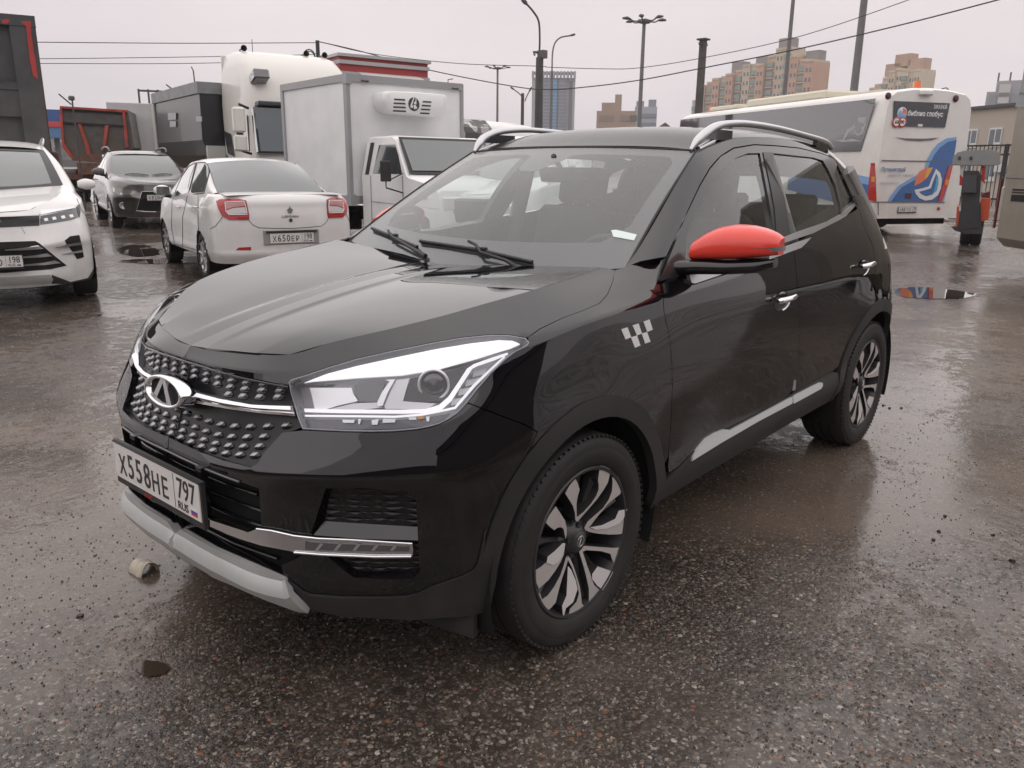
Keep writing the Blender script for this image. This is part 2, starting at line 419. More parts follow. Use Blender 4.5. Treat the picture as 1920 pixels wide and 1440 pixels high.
def add_panel(mb, s, polys, mi=0, mirror=True, **k):
    Xo, Xi, F, Nn, rim = panel(s, polys, **k)
    if mb.n is None: mb.n = {}
    for sg in ((1, -1) if mirror else (1,)):
        f_ = np.array([1, sg, 1])
        b = len(mb.v); mb.add(Xo*f_, [t if sg > 0 else t[::-1] for t in F], mi, True)
        for i in range(len(Nn)): mb.n[b+i] = tuple(Nn[i]*f_)
        used = sorted({i for e in rim for i in e}); mp = {i: q for q, i in enumerate(used)}
        vs = [Xo[i]*f_ for i in used]+[Xi[i]*f_ for i in used]; m = len(used)
        mb.add(vs, [[mp[c], mp[a], m+mp[a], m+mp[c]] if sg > 0 else [mp[a], mp[c], m+mp[c], m+mp[a]] for (a, c) in rim], mi, False)
    return mb
def pbuild(mb, name, mats, parent=None, label=None):
    o = mb.build(name, mats, parent)
    me = o.data
    if mb.n and len(me.vertices) == len(mb.v):
        nn = [mb.n.get(i, (0, 0, 0)) for i in range(len(mb.v))]
        me.normals_split_custom_set_from_vertices(nn)
    if label: o['label'] = label
    return o

def pair(mb, name, mats, parent=None, label=None, axis=1):
    """left-hand part and its mirror image as two objects"""
    a = pbuild(mb, name, mats, parent, label)
    m = MB(); f = [1, 1, 1]; f[axis] = -1
    m.v = [(p[0]*f[0], p[1]*f[1], p[2]*f[2]) for p in mb.v]; m.f = [q[::-1] for q in mb.f]; m.mi = list(mb.mi); m.sm = list(mb.sm)
    m.n = {k: (q[0]*f[0], q[1]*f[1], q[2]*f[2]) for k, q in (mb.n or {}).items()} or None
    return a, pbuild(m, name, mats, parent, label)
# ================================================================ HERO: black SUV
def C(lst, ox, oy, sc): return [(ox+a/sc, oy+b/sc) for a, b in lst]
PAINT = mat('black_paint', (.004, .0038, .0055), .5, spec=.0, coat=1., coat_r=.02, coat_ior=1.66, dirt=((.10, .085, .075), 2.2, .07, .25, 1.0))
SATIN = mat('satin_black', (.022, .021, .023), .5, dirt=((.10, .085, .075), 9, .35, .2, .9), bump=(900, .00015))
GLOSSB = mat('gloss_black', (.008, .008, .010), .12, coat=.6)
VOID = mat('void_black', (.006, .006, .006), .9)
CHROME = mat('chrome', (.82, .82, .84), .09, 1.)
SATINCH = mat('satin_chrome', (.62, .62, .64), .28, 1.)
SILVERP = mat('silver_paint', (.44, .45, .44), .38, .25, noise=(14, .06))
RUBBER = mat('rubber', (.018, .017, .018), .62, dirt=((.07, .058, .05), 14, .5, .0, .7), bump=(240, .0006))
SEATM = mat('seat_cloth', (.03, .03, .034), .85, noise=(60, .3))
DASHM = mat('dash_plastic', (.025, .025, .028), .6)
car = empty('suv', (0, 0, 0)); tag(car, 'black SUV with bright red mirror caps and checker decals, parked in the foreground', 'car')
#        c0 .. c17 ; rows bottom to top
G = [
 [(0.8,0,0.25),(0.79,0.25,0.25),(0.755,0.44,0.245),(0.665,0.6,0.24),(0.565,0.72,0.24),(0.475,0.82,0.25),(0.3,0.87,0.28),(0,0.875,0.3),(-0.3,0.875,0.31),(-0.55,0.865,0.31),(-1.1,0.86,0.32),(-1.7,0.86,0.33),(-2.2,0.86,0.33),(-2.61,0.87,0.33),(-2.93,0.845,0.33),(-3.13,0.7,0.35),(-3.32,0.35,0.36),(-3.36,0,0.36)],
 [(0.845,0,0.36),(0.835,0.25,0.355),(0.8,0.44,0.345),(0.695,0.6,0.335),(0.575,0.73,0.335),(0.475,0.84,0.335),(0.3,0.892,0.35),(0,0.905,0.37),(-0.3,0.897,0.38),(-0.55,0.893,0.39),(-1.1,0.893,0.4),(-1.7,0.893,0.41),(-2.2,0.893,0.42),(-2.61,0.9,0.42),(-2.92,0.872,0.42),(-3.13,0.72,0.43),(-3.34,0.35,0.43),(-3.38,0,0.43)],
 [(0.85,0,0.47),(0.84,0.25,0.47),(0.795,0.44,0.47),(0.7,0.6,0.465),(0.59,0.735,0.455),(0.485,0.85,0.46),(0.3,0.898,0.48),(0,0.912,0.49),(-0.3,0.903,0.49),(-0.55,0.888,0.49),(-1.1,0.882,0.5),(-1.7,0.882,0.5),(-2.2,0.884,0.51),(-2.61,0.91,0.52),(-2.92,0.88,0.52),(-3.12,0.73,0.52),(-3.33,0.35,0.52),(-3.37,0,0.52)],
 [(0.855,0,0.6),(0.845,0.25,0.6),(0.8,0.44,0.6),(0.705,0.6,0.6),(0.605,0.735,0.6),(0.495,0.85,0.61),(0.3,0.897,0.62),(0,0.912,0.63),(-0.3,0.903,0.63),(-0.55,0.89,0.63),(-1.1,0.888,0.63),(-1.7,0.888,0.63),(-2.2,0.89,0.63),(-2.61,0.91,0.64),(-2.91,0.88,0.64),(-3.1,0.735,0.64),(-3.31,0.35,0.65),(-3.35,0,0.65)],
 [(0.86,0,0.655),(0.85,0.25,0.66),(0.81,0.42,0.67),(0.74,0.6,0.685),(0.635,0.735,0.69),(0.51,0.85,0.7),(0.3,0.895,0.72),(0,0.911,0.75),(-0.3,0.903,0.75),(-0.55,0.898,0.75),(-1.1,0.898,0.75),(-1.7,0.898,0.75),(-2.2,0.9,0.76),(-2.61,0.912,0.77),(-2.9,0.88,0.77),(-3.08,0.745,0.77),(-3.29,0.35,0.77),(-3.33,0,0.77)],
 [(0.835,0,0.72),(0.82,0.25,0.725),(0.76,0.43,0.755),(0.69,0.6,0.785),(0.605,0.72,0.79),(0.495,0.82,0.815),(0.3,0.875,0.83),(0,0.895,0.86),(-0.3,0.9,0.87),(-0.55,0.898,0.87),(-1.1,0.902,0.87),(-1.7,0.902,0.88),(-2.2,0.9,0.89),(-2.61,0.9,0.89),(-2.9,0.868,0.88),(-3.06,0.75,0.88),(-3.27,0.35,0.88),(-3.31,0,0.88)],
 [(0.8,0,0.82),(0.785,0.25,0.825),(0.72,0.43,0.845),(0.655,0.58,0.87),(0.575,0.69,0.885),(0.46,0.79,0.9),(0.28,0.86,0.92),(0,0.885,0.95),(-0.3,0.887,0.965),(-0.55,0.89,0.975),(-1.1,0.9,0.985),(-1.7,0.9,1),(-2.2,0.892,1.02),(-2.61,0.88,1.03),(-2.9,0.845,1),(-3.02,0.76,0.99),(-3.22,0.35,1),(-3.26,0,1)],
 [(0.785,0,0.885),(0.765,0.25,0.89),(0.705,0.43,0.9),(0.63,0.545,0.93),(0.54,0.66,0.957),(0.415,0.77,0.98),(0.26,0.84,0.992),(0,0.872,1.03),(-0.3,0.87,1.048),(-0.55,0.872,1.058),(-1.1,0.878,1.085),(-1.7,0.868,1.135),(-2.2,0.845,1.18),(-2.61,0.815,1.19),(-2.88,0.785,1.14),(-2.99,0.74,1.13),(-3.16,0.35,1.12),(-3.2,0,1.12)],
 [(0.78,0,0.912),(0.76,0.25,0.917),(0.69,0.425,0.925),(0.61,0.52,0.952),(0.51,0.64,0.985),(0.385,0.745,1.006),(0.235,0.83,1.01),(0.03,0.835,1.045),(-0.24,0.815,1.087),(-0.52,0.815,1.115),(-1.1,0.855,1.125),(-1.7,0.835,1.2),(-2.2,0.8,1.26),(-2.61,0.765,1.28),(-2.87,0.74,1.23),(-2.97,0.71,1.21),(-3.12,0.35,1.2),(-3.16,0,1.2)],
 [(0.757,0,0.945),(0.725,0.19,0.95),(0.67,0.37,0.962),(0.58,0.45,0.995),(0.47,0.55,1.028),(0.34,0.62,1.056),(0.21,0.655,1.078),(0.05,0.685,1.1),(-0.31,0.71,1.145),(-0.56,0.775,1.165),(-1.1,0.835,1.17),(-1.7,0.81,1.24),(-2.2,0.775,1.31),(-2.61,0.735,1.34),(-2.86,0.7,1.3),(-2.95,0.67,1.28),(-3.09,0.35,1.27),(-3.13,0,1.27)],
]
cr_ = np.zeros((10, 18))
cr_[4, :6] = [.9, .9, .8, .6, .3, .1]; cr_[8, :7] = 1.; cr_[7, :6] = .6; cr_[7, 6:14] = [.3, .8, .8, .6, .4, .4, .3, .2]; cr_[3, 9:13] = .2; cr_[2, 9:13] = .4
W = Surf(G, cr_)
# hood top: rows across (centre to crease), columns rear to front
cx = [(-.31,.71,1.145),(-.14,.70,1.124),(.05,.685,1.10),(.21,.655,1.078),(.34,.62,1.056),(.47,.55,1.028),(.58,.45,.995),(.67,.37,.962)]
cxc = [(-.30,0,1.10),(-.14,0,1.092),(.05,0,1.075),(.21,0,1.055),(.34,0,1.035),(.48,0,1.010),(.62,0,.98),(.757,0,.945)]
def hrow(yy, dz, fr=False):
    o = []; y0 = yy
    for k, (a, b) in enumerate(zip(cxc, cx)):
        yy = y0*b[1] if fr else y0; q = yy/b[1] if yy < b[1] else 1.
        x = a[0]+(b[0]-a[0])*q*q if k >= 6 else a[0]+(b[0]-a[0])*q
        z = a[2]+(b[2]-a[2])*q**1.5+.006*math.sin(math.pi*q)
        if k == 7: x = .757-(.757-.67)*q**1.8; z = .945+.017*q
        f = math.sin(math.pi*min(k, 7)/7)**.6
        o.append((x, min(yy, b[1]), z+dz*f))
    return o
HG = [hrow(0, .005), hrow(.08, .004), hrow(.11, -.002), hrow(.24, .0), hrow(.8, 0, True), cx]
hc = np.zeros((6, 8)); hc[1:3, :] = 1.
H = Surf(HG, hc)
# side glass and pillars
def side_y(x, z):
    xs = [-3.1, -2.9, -2.6, -2.2, -1.7, -1.1, -.6, -.3, 0]; ys = [.70, .765, .815, .848, .865, .867, .845, .82, .80]
    yb = float(np.interp(x, xs, ys)); q = max(z-1.12, -.1); return yb-.38*q-.25*q*q
SX = [-.25, -.40, -.55, -.70, -.85, -1.065, -1.3, -1.7, -2.2, -2.6, -2.82, -2.97]
TZ = [1.095, 1.145, 1.228, 1.318, 1.41, 1.53, 1.578, 1.600, 1.588, 1.545, 1.49, 1.40]
TY = [.76, .735, .706, .677, .648, .605, .603, .615, .603, .585, .565, .54]
tt = [0, .15, .35, .55, .72, .85, .93, .975, 1.]
SG = []
for t in tt:
    row = []
    for x, tz, ty in zip(SX, TZ, TY):
        zb = 1.03 if x > -1.2 else 1.03+(-1.2-x)*.12
        z = zb+(tz-zb)*t; y = side_y(x, z); e = side_y(x, tz)-ty; row.append((x, y-e*t**7, z))
    SG.append(row)
S2 = Surf(SG)
# roof (centre to edge, rear to front)
RX = [-3.0, -2.82, -2.6, -2.2, -1.7, -1.3, -1.065]; RZc = [1.475, 1.545, 1.605, 1.645, 1.655, 1.626, 1.552]; RXc = [-3.06, -2.88, -2.6, -2.2, -1.7, -1.28, -1.02]
RG = []
for q in (0, .3, .6, .8, .92, 1.):
    row = []
    for x, xc, zc in zip(RX, RXc, RZc):
        ye = float(np.interp(x, SX[::-1], TY[::-1])); ze = float(np.interp(x, SX[::-1], TZ[::-1]))
        row.append((xc+(x-xc)*q*q, ye*q, zc+(ze-zc)*(.45*q*q+.55*q**6)))
    RG.append(row)
RF = Surf(RG)
# windscreen, full width
def ws(q, v):
    b = Vector((-.25-.15*q*q, .735*q, 1.085+.05*q*q)); t = Vector((-1.02-.045*q*q, .605*q, 1.547-.017*q*q)); p = b.lerp(t, v)
    return p+Vector((.5, 0, .85))*(.028*math.sin(math.pi*v))*(1-.6*q*q)
WSS = Surf([[tuple(ws(q, v)) for q in (-1, -.9, -.7, -.4, 0, .4, .7, .9, 1)] for v in (0, .15, .35, .6, .85, 1)])
# ---- outlines
grille_top = [(345, 672), (375, 682), (400, 690), (458, 706), (517, 718), (541, 722)]
hl_top = C([(150,405),(250,368),(400,315),(600,256),(850,199),(1100,149),(1300,114),(1500,94),(1620,97),(1730,116)], 500, 600, 3.556)
shut = [(990, 632), (1010, 617), (1054, 596), (1090, 583), (1123, 569), (1139, 551), (1149, 527), (1152, 507)]
headlight = C([(150,415),(165,400),(250,375),(400,322),(600,262),(850,205),(1100,155),(1300,120),(1500,100),(1620,103),(1725,122),(1748,150),(1735,172),(1660,210),(1600,255),(1500,350),(1400,465),(1330,555),(1270,620),(1210,660),(1150,690),(1080,710),(1000,725),(850,738),(700,742),(500,738),(240,725),(210,650),(185,560),(160,480)], 500, 600, 3.556)
hl_bot = C([(1735,172),(1660,214),(1600,260),(1500,356),(1400,472),(1330,562),(1270,626),(1210,667),(1150,697),(1080,717),(1000,732),(850,745),(700,749),(500,745),(238,733)], 500, 600, 3.556)
creaseW = [tuple(p) for p in G[9][:9]][::-1]
slope = np.concatenate([W.outline(grille_top, closed=False), W.outline(hl_top[1:], closed=False), W.outline(shut, closed=False),
                        np.array([[W.us[i], W.vs[9]] for i in np.linspace(8, 0, 9).astype(int)][0:1])])
top_u = np.linspace(slope[-1][0], 0, 60); slope = np.concatenate([slope, np.stack([top_u, np.full(60, W.vs[9])], 1)])
hood = MB(); add_panel(hood, W, slope, thick=.02, grid=.025)
hp = np.array([(u, 0) for u in np.linspace(0, H.us[-1], 30)]+[(H.us[-1], v) for v in np.linspace(0, H.vs[-1], 16)][1:]+[(u, H.vs[-1]) for u in np.linspace(H.us[-1], 0, 40)][1:]+[(0, v) for v in np.linspace(H.vs[-1], 0, 14)][1:-1])
add_panel(hood, H, hp, thick=.012, grid=.025)
pbuild(hood, 'hood', PAINT, car)
# arches in side view
def arc(xc, r, a0, a1, n=28, y=.905, zc=.335): return [(xc+r*math.cos(R_(a0+(a1-a0)*i/n)), y, zc+r*math.sin(R_(a0+(a1-a0)*i/n))) for i in range(n+1)]
door_f = [(1238, 531), (1243.5, 560), (1245, 586), (1255, 631), (1259.5, 676), (1260.5, 723), (1259, 780), (1257, 804)]
seam = [(879, 756), (922, 773), (981, 795), (1008, 810)]
fo = W.outline([hl_bot[0]]+shut[1:], closed=False)
fender = np.concatenate([W.outline(shut, closed=False), W.outline([(1180, 497), (1201, 490), (1249, 481)], closed=False), W.outline(door_f, closed=False),
    W.outline([(1256, 840), (-.455, .90, .42)]+arc(0, .455, 12, 140)[1:] if 0 else [(1256, 850)], closed=False),
    np.array([W.near(p) for p in arc(0, .452, 165, 38)]), W.outline(seam[::-1], closed=False), W.outline(hl_bot[:6][::-1], closed=False)])
fen = MB(); add_panel(fen, W, mirror=False, polys=fender, gap=.0016, thick=.012); pair(fen, 'fender', PAINT, car)
# bumper, with openings for grille, intake and lamps
grille_side = C([(1750,845),(1700,800),(1560,860),(1480,950),(1380,1060),(1330,1150),(1270,1190)], 220, 640, 5.05)
grille_low = C([(1270,1190),(1000,1122),(800,1052),(600,962),(500,912)], 220, 640, 5.05)
paintlow = C([(40,1050),(100,1075),(350,1095),(700,1095),(850,1090),(950,1065),(1050,1015),(1150,980),(1300,930),(1390,880),(1420,830),(1450,700),(1480,560)], 560, 860, 4.235)
bump_out = np.concatenate([W.outline(hl_bot[5:], closed=False), W.outline(grille_side[2:], closed=False), W.outline(grille_low[1:], closed=False),
    np.array([[0, W.near((.85, 0, .685))[1]], [0, W.near((.855, 0, .36))[1]]]), W.outline([(537, 1083), (558, 1106)], closed=False), W.outline(paintlow, closed=False),
    np.array([W.near(p) for p in arc(0, .452, 0, 36)])[3:], W.outline(seam[::-1][0:], closed=False)])
intake = W.outline([(450, 903), (486, 916), (490, 985), (502, 1010), (540, 1030), (566, 1042), (528, 1060), (532, 1078), (471, 1051), (408, 1024), (346, 988)], closed=False)
zi = W.near((.85, 0, .635))[1]; zj = W.near((.855, 0, .375))[1]
intake = np.concatenate([intake, [[-.0+.001, zj], [.001, zi]], W.outline([(340, 856), (390, 879)], closed=False)])
fog = W.outline(C([(100,590),(215,235),(500,232),(850,262),(930,330),(945,560),(960,900),(905,955),(700,958),(440,945),(370,895),(270,810),(200,760)], 560, 860, 4.235))
bmp = MB(); add_panel(bmp, W, bump_out, gap=.0016, thick=.03, holes=[intake, fog], grid=.025)
bumper = pbuild(bmp, 'front_bumper', PAINT, car)
# lower cladding and front arch trim, one satin piece
clad = np.concatenate([W.outline([(541, 1086)]+paintlow, closed=False), np.array([W.near(p) for p in arc(0, .468, 2, 180)])[2:],
    np.array([W.near(p) for p in [(-.467, .9, .31), (-.42, .9, .302)]]), np.array([W.near(p) for p in arc(0, .405, 184, 3)]),
    W.outline([(.405, .89, .25), (870, 1152), (770, 1160), (640, 1152), (583, 1140)], closed=False)])
def flare_disp(off0=.0, amp=.014):
    return None
ct = MB(); add_panel(ct, W, mirror=False, polys=clad, off=.007, thick=.03, grid=.025)
pair(ct, 'wheel_arch_trim', SATIN, car)
rt = MB(); ra = np.array([W.near(p) for p in arc(-2.61, .468, 0-8, 188)]+[W.near(p) for p in arc(-2.61, .405, 188, -8)])
add_panel(rt, W, mirror=False, polys=ra, off=.007, thick=.03, grid=.025); pair(rt, 'wheel_arch_trim', SATIN, car)
# skid plate
skt = C([(1620,970),(1300,830),(1000,700),(700,530)], 200, 880, 4.8); skb = C([(640,680),(900,850),(1080,925),(1200,970),(1500,1100),(1700,1180),(1840,1235),(1700,1075)], 200, 880, 4.8)
skid = np.concatenate([W.outline(skt, closed=False), [[0, W.near((.86, 0, .385))[1]]], [[0, 0.012]], W.outline(skb, closed=False)])
sk = MB(); sv = W.vs
def skd(V):
    v = V[:, 1]; vm = (W.near((.85, 0, .385))[1]); t = np.clip(v/vm, 0, 1)
    return np.interp(t, [0, .30, .42, .85, 1.0], [-.01, .010, .030, .036, .012])+np.where((np.abs(V[:, 0]-.13) < .035) | (np.abs(V[:, 0]-.34) < .03), -.008, 0)*(t < .5)
add_panel(sk, W, skid, thick=.025, grid=.014, disp=skd); o = sk.build('skid_plate', SILVERP, car, auto=25)
# doors and sills
seamB = [(1489, 470), (1492, 500), (1497, 560), (1500, 620), (1497, 690), (1490, 727)]
def xs_line(x0, z0, x1, z1, n=20, y=.89): return [(x0+(x1-x0)*i/n, y, z0+(z1-z0)*i/n) for i in range(n+1)]
belt_f = [W.px(*p) for p in [(1244, 520)]]
vtop = W.vs[9]
def utop(x): return W.near((x, side_y(x, 1.14+max(0, -1.2-x)*.13), 1.14+max(0, -1.2-x)*.13))[0]
def NV(L_): return np.array([W.near(p) for p in L_])
beltpts = [(-.52,.82,1.105),(-.8,.855,1.115),(-1.1,.86,1.12),(-1.35,.855,1.14),(-1.53,.85,1.165)]
beltr = [(-1.53,.85,1.165),(-1.8,.838,1.20),(-2.1,.82,1.235),(-2.35,.80,1.265),(-2.5,.785,1.285)]
sillz = [(-.47,.90,.40),(-.56,.90,.425),(-.66,.90,.455),(-.8,.89,.475),(-1.1,.89,.48),(-1.53,.89,.487)]
fd = np.concatenate([W.outline(door_f, closed=False), NV([(-.485,.9,.45),(-.492,.9,.425),(-.56,.9,.43)]+sillz[2:]), W.outline(seamB[::-1], closed=False), NV(beltpts[::-1])])
d1 = MB(); add_panel(d1, W, mirror=False, polys=fd, gap=.0022, thick=.014); (fdoor, fdoor_r) = pair(d1, 'front_door', PAINT, car)
rdz = [(-1.58,.89,.488),(-1.9,.89,.50),(-2.08,.89,.50)]
rd = np.concatenate([W.outline(seamB, closed=False), NV(rdz), NV(arc(-2.61, .455, 22, 85)[1:]), W.outline([(1636, 530), (1642, 500), (1636, 460), (1620, 425)], closed=False), NV(beltr[::-1])])
d2 = MB(); add_panel(d2, W, mirror=False, polys=rd, gap=.0022, thick=.014); (rdoor, rdoor_r) = pair(d2, 'rear_door', PAINT, car)
sl_ = np.concatenate([NV([(-.435,.9,.33),(-.455,.9,.40)]+sillz[1:]), NV(rdz), NV([(-2.14,.89,.485),(-2.17,.89,.42),(-2.18,.87,.33)]), NV([(x, .87, .315) for x in np.linspace(-2.1, -.5, 40)])])
sm_ = MB(); add_panel(sm_, W, mirror=False, polys=sl_, off=.003, thick=.03); pair(sm_, 'sill', SATIN, car)
# rear quarter, tail and rear bumper down the unseen back
up9 = [(u, W.vs[9]) for u in np.linspace(W.us[-1], W.near((-2.5,.76,1.33))[0], 40)]
qt = np.concatenate([NV(beltr[-1:]), W.outline([(1620, 425), (1636, 460), (1642, 500), (1636, 530)], closed=False), NV(arc(-2.61, .455, 85, 155)),
    np.array([[u, W.near((-2.92,.87,.52))[1]] for u in np.linspace(W.near((-3.03,.81,.52))[0]+.02, W.us[-1], 14)]), np.array(up9)])
q1 = MB(); add_panel(q1, W, qt, gap=.0016, thick=.012, grid=.04); pbuild(q1, 'rear_quarter', PAINT, car)
rb = np.concatenate([np.array([[u, .03] for u in np.linspace(W.near((-3.06,.78,.33))[0]+.03, W.us[-1], 20)]), np.array([[u, W.near((-2.92,.87,.515))[1]] for u in np.linspace(W.us[-1], W.near((-3.03,.81,.52))[0]+.02, 14)])])
q2 = MB(); add_panel(q2, W, rb, thick=.02, grid=.04); pbuild(q2, 'rear_bumper', SATIN, car)
# dark inner shell just under the sheets, open at the wheels, headlamps and glass
sh = MB(); UU = np.linspace(0, W.us[-1], 150); VV = np.linspace(.02, W.vs[-1], 50)
gr = np.array([(u, v) for v in VV for u in UU]); P_ = W.eval(gr)-W.normal(gr)*.045; Q_ = W.eval(gr); ok = []
for j in range(len(VV)-1):
    for i in range(len(UU)-1):
        a = j*len(UU)+i; q = Q_[a]
        if min(math.hypot(q[0], q[2]-.335), math.hypot(q[0]+2.61, q[2]-.335)) < .43 and q[1] > .6: continue
        if q[0] > .1 and .25 < q[1] and q[2] > .70: continue
        ok.append((a, a+1, a+len(UU)+1, a+len(UU)))
sh.add(P_, ok); sh.add(P_*np.array([1, -1, 1]), [f[::-1] for f in ok])
fl = [(.75,-.6,.26),(.75,.6,.26),(-3.2,.6,.3),(-3.2,-.6,.3)]; sh.box((-1.25, 0, .27), (3.9, 1.1, .02)); sh.box((.45, 0, .5), (.02, 1.2, .45)); sh.box((-.3, 0, .68), (.05, 1.5, .8)); sh.box((.2, 0, .95-.1), (.9, 1.0, .02))
for ax in (0, -2.61):
    for sg in (1, -1):
        M_ = Matrix.Translation((ax, sg*.885, .335)) @ Matrix.Rotation(R_(90*sg), 4, 'X')
        sh.lathe([(.425, 0), (.425, .30), (.30, .33), (.0, .34)], M_, seg=40, a0=R_(-20), a1=R_(200) if 1 else 0)
pbuild(sh, 'inner_shell', VOID, car)
# ---- greenhouse
gut = C([(60,1110),(150,880),(240,650),(330,460),(400,340),(470,260),(560,205),(700,182),(850,190),(1000,205),(1150,240),(1240,275)], 1220, 220, 3.6)
gut_r = C([(1240,275),(1300,400),(1360,530),(1392,575)], 1220, 220, 3.6)
fglass = C([(740,240),(660,240),(580,270),(500,340),(430,430),(360,540),(300,650),(262,720),(245,800),(242,930),(240,1010)], 1220, 220, 3.6)
pb = np.array([(u, S2.vs[-1]) for u in np.linspace(S2.near((-.36,.74,1.13))[0], S2.us[-1], 70)])
pill = np.concatenate([S2.outline([(1160, 503), (1180, 498), (1201, 490), (1249, 481)], closed=False), S2.outline(gut[2:], closed=False), S2.outline(gut_r[1:], closed=False),
    np.array([S2.near(p) for p in [(-2.55,.77,1.30),(-2.75,.74,1.27),(-2.93,.70,1.25)]]), pb[::-1]])
pl = MB(); add_panel(pl, S2, mirror=False, polys=pill, gap=.001, thick=.02, grid=.03)
roofp = np.array([(u, 0) for u in np.linspace(0, RF.us[-1], 30)]+[(RF.us[-1], v) for v in np.linspace(0, RF.vs[-1], 16)][1:]+[(u, RF.vs[-1]) for u in np.linspace(RF.us[-1], 0, 40)][1:]+[(0, v) for v in np.linspace(RF.vs[-1], 0, 14)][1:-1])
pair(pl, 'pillar', PAINT, car)
rf = MB(); add_panel(rf, RF, roofp, thick=.02, grid=.04); pbuild(rf, 'roof', mat('roof_paint', (.006, .006, .008), .5, spec=.0, coat=.8, coat_r=.12, coat_ior=1.38, dirt=((.12, .11, .10), 2.5, .25, .25, 4.0)), car)
# door frames (satin black painted) around the glass
NS = lambda L_: np.array([S2.near(p) for p in L_])
wt = [(x, 0, z) for x, z in ((-.52, 1.105), (-.8, 1.115), (-1.1, 1.122), (-1.35, 1.142), (-1.53, 1.167), (-1.8, 1.20), (-2.1, 1.24), (-2.35, 1.27), (-2.52, 1.288))]
wt = [(x, side_y(x, z), z) for x, _, z in wt]
frame = np.concatenate([S2.outline(gut, closed=False), S2.outline(gut_r[1:], closed=False), NS(wt[::-1])])
rglass = C([(830,240),(1100,270),(1165,290),(1200,350),(1250,460),(1285,600),(1285,665),(1200,700),(1000,780),(945,800),(910,560),(870,380)], 1220, 220, 3.6)
qglass = C([(1264,312),(1330,450),(1375,560),(1294,636),(1292,560),(1244,380)], 1220, 220, 3.6)
fg = S2.outline(fglass+[(1290, 500), (1400, 470), (1456, 448)], step=12)
rg = S2.outline(rglass, step=12); qg = S2.outline(qglass, step=12)
fr_ = MB(); add_panel(fr_, S2, mirror=False, polys=frame, gap=.003, thick=.03, off=-.002, holes=[fg, rg, qg], grid=.03)
pair(fr_, 'window_frame', mat('frame_black', (.02, .02, .022), .3, coat=.4), car)
WGL = glassmat('side_glass', (.70, .76, .75), 1.75, .02, (.5, .5, .5))
for nm, pg in (('side_window', fg), ('side_window', rg), ('side_window', qg)):
    m_ = MB(); add_panel(m_, S2, mirror=False, polys=pg, gap=-.004, thick=.0001, off=-.008, grid=.04); m_.f = [f for f, s_ in zip(m_.f, m_.sm) if s_]; m_.mi = [0]*len(m_.f); m_.sm = [True]*len(m_.f)
    pair(m_, nm, WGL, car)
# ---------------------------------------------------------------- hero: lamps, grille, trim
def P2(mb, s, px_, mi=0, step=14, smooth=False, **k):
    return add_panel(mb, s, s.outline(px_, step=step, smooth=smooth), mi=mi, mirror=False, **k)
def HC(l): return C(l, 500, 600, 3.556)
LAMPW = mat('lamp_white', (.88, .88, .90), .25, coat=.8)
LAMPL = mat('lamp_lit', (.85, .85, .88), .3, coat=.5, emit=((1, .98, .99), .32))
LAMPG = mat('lamp_bezel', (.38, .38, .40), .35, .3)
LAMPD = mat('lamp_dark', (.02, .02, .024), .15, coat=.5)
LAMPM = mat('lamp_mirror', (.80, .80, .82), .28, .45)
AMBER = mat('amber_lens', (.75, .28, .04), .25, coat=.5)
LENS = glassmat('clear_lens', (.94, .95, .96), 1.45)
LENSG = mat('projector_glass', (.10, .10, .11), .08, coat=1., metal=.3)
for sg in (1, -1):
    pass
hl = MB(); P2(hl, W, headlight, off=-.045, thick=.001, grid=.02)
# side wall of the bucket
wl = W.outline(headlight, step=10); Xa = W.eval(wl); Na = W.normal(wl); n_ = len(Xa)
hl.add(list(Xa-Na*.001)+list(Xa-Na*.045), [[i, (i+1) % n_, n_+(i+1) % n_, n_+i] for i in range(n_)], 0, True); hl.n = None
bucket = pair(hl, 'headlight', LAMPG, car)
def lamp_part(name, m, polys, **k):
    q = MB()
    for p in polys: P2(q, W, HC(p), off=-.012 if 'off' not in k else k['off'], thick=k.get('thick', .006), grid=.02, step=10)
    if sum(map(len, polys)) == 0: return
    a = pbuild(q, name, m, bucket[0])
    m2 = MB(); m2.v = [(x, -y, z) for x, y, z in q.v]; m2.f = [f[::-1] for f in q.f]; m2.mi = q.mi; m2.sm = q.sm; m2.n = {i: (a_, -b_, c_) for i, (a_, b_, c_) in q.n.items()}
    b = pbuild(m2, name, m, bucket[1]); return a, b
lamp_part('light_guide', LAMPL, [[(238,413),(300,385),(400,345),(600,292),(850,238),(1100,186),(1350,141),(1550,118),(1640,122),(1695,148),(1600,195),(1400,256),(1150,322),(900,362),(600,378),(400,396)]], off=-.008)
lamp_part('reflector', LAMPM, [[(268,450),(380,444),(552,440),(562,480),(595,530),(560,540),(470,560),(380,588),(300,592),(285,520)]], off=-.014, thick=.012)
lamp_part('dipped_beam_lens', LENSG, [[(556,425),(600,398),(690,385),(785,388),(760,450),(735,535),(600,532),(572,480)]], off=-.020)
lamp_part('fin', LAMPM, [[(785,390),(852,386),(800,480),(768,565),(738,572),(730,545),(765,470),(815,400)]], off=-.010)
lamp_part('inner_bezel', mat('lamp_silver', (.55, .55, .57), .3, .6), [[(856,384),(948,372),(925,450),(903,532),(950,536),(1130,545),(1060,590),(780,585),(775,562),(810,480)], [(380,590),(560,545),(735,540),(735,572),(770,575),(560,596)]], off=-.018)
lamp_part('lamp_housing', LAMPD, [[(952,370),(1100,350),(1240,318),(1400,280),(1340,330),(1280,430),(1190,520),(1050,532),(905,531)]], off=-.024)
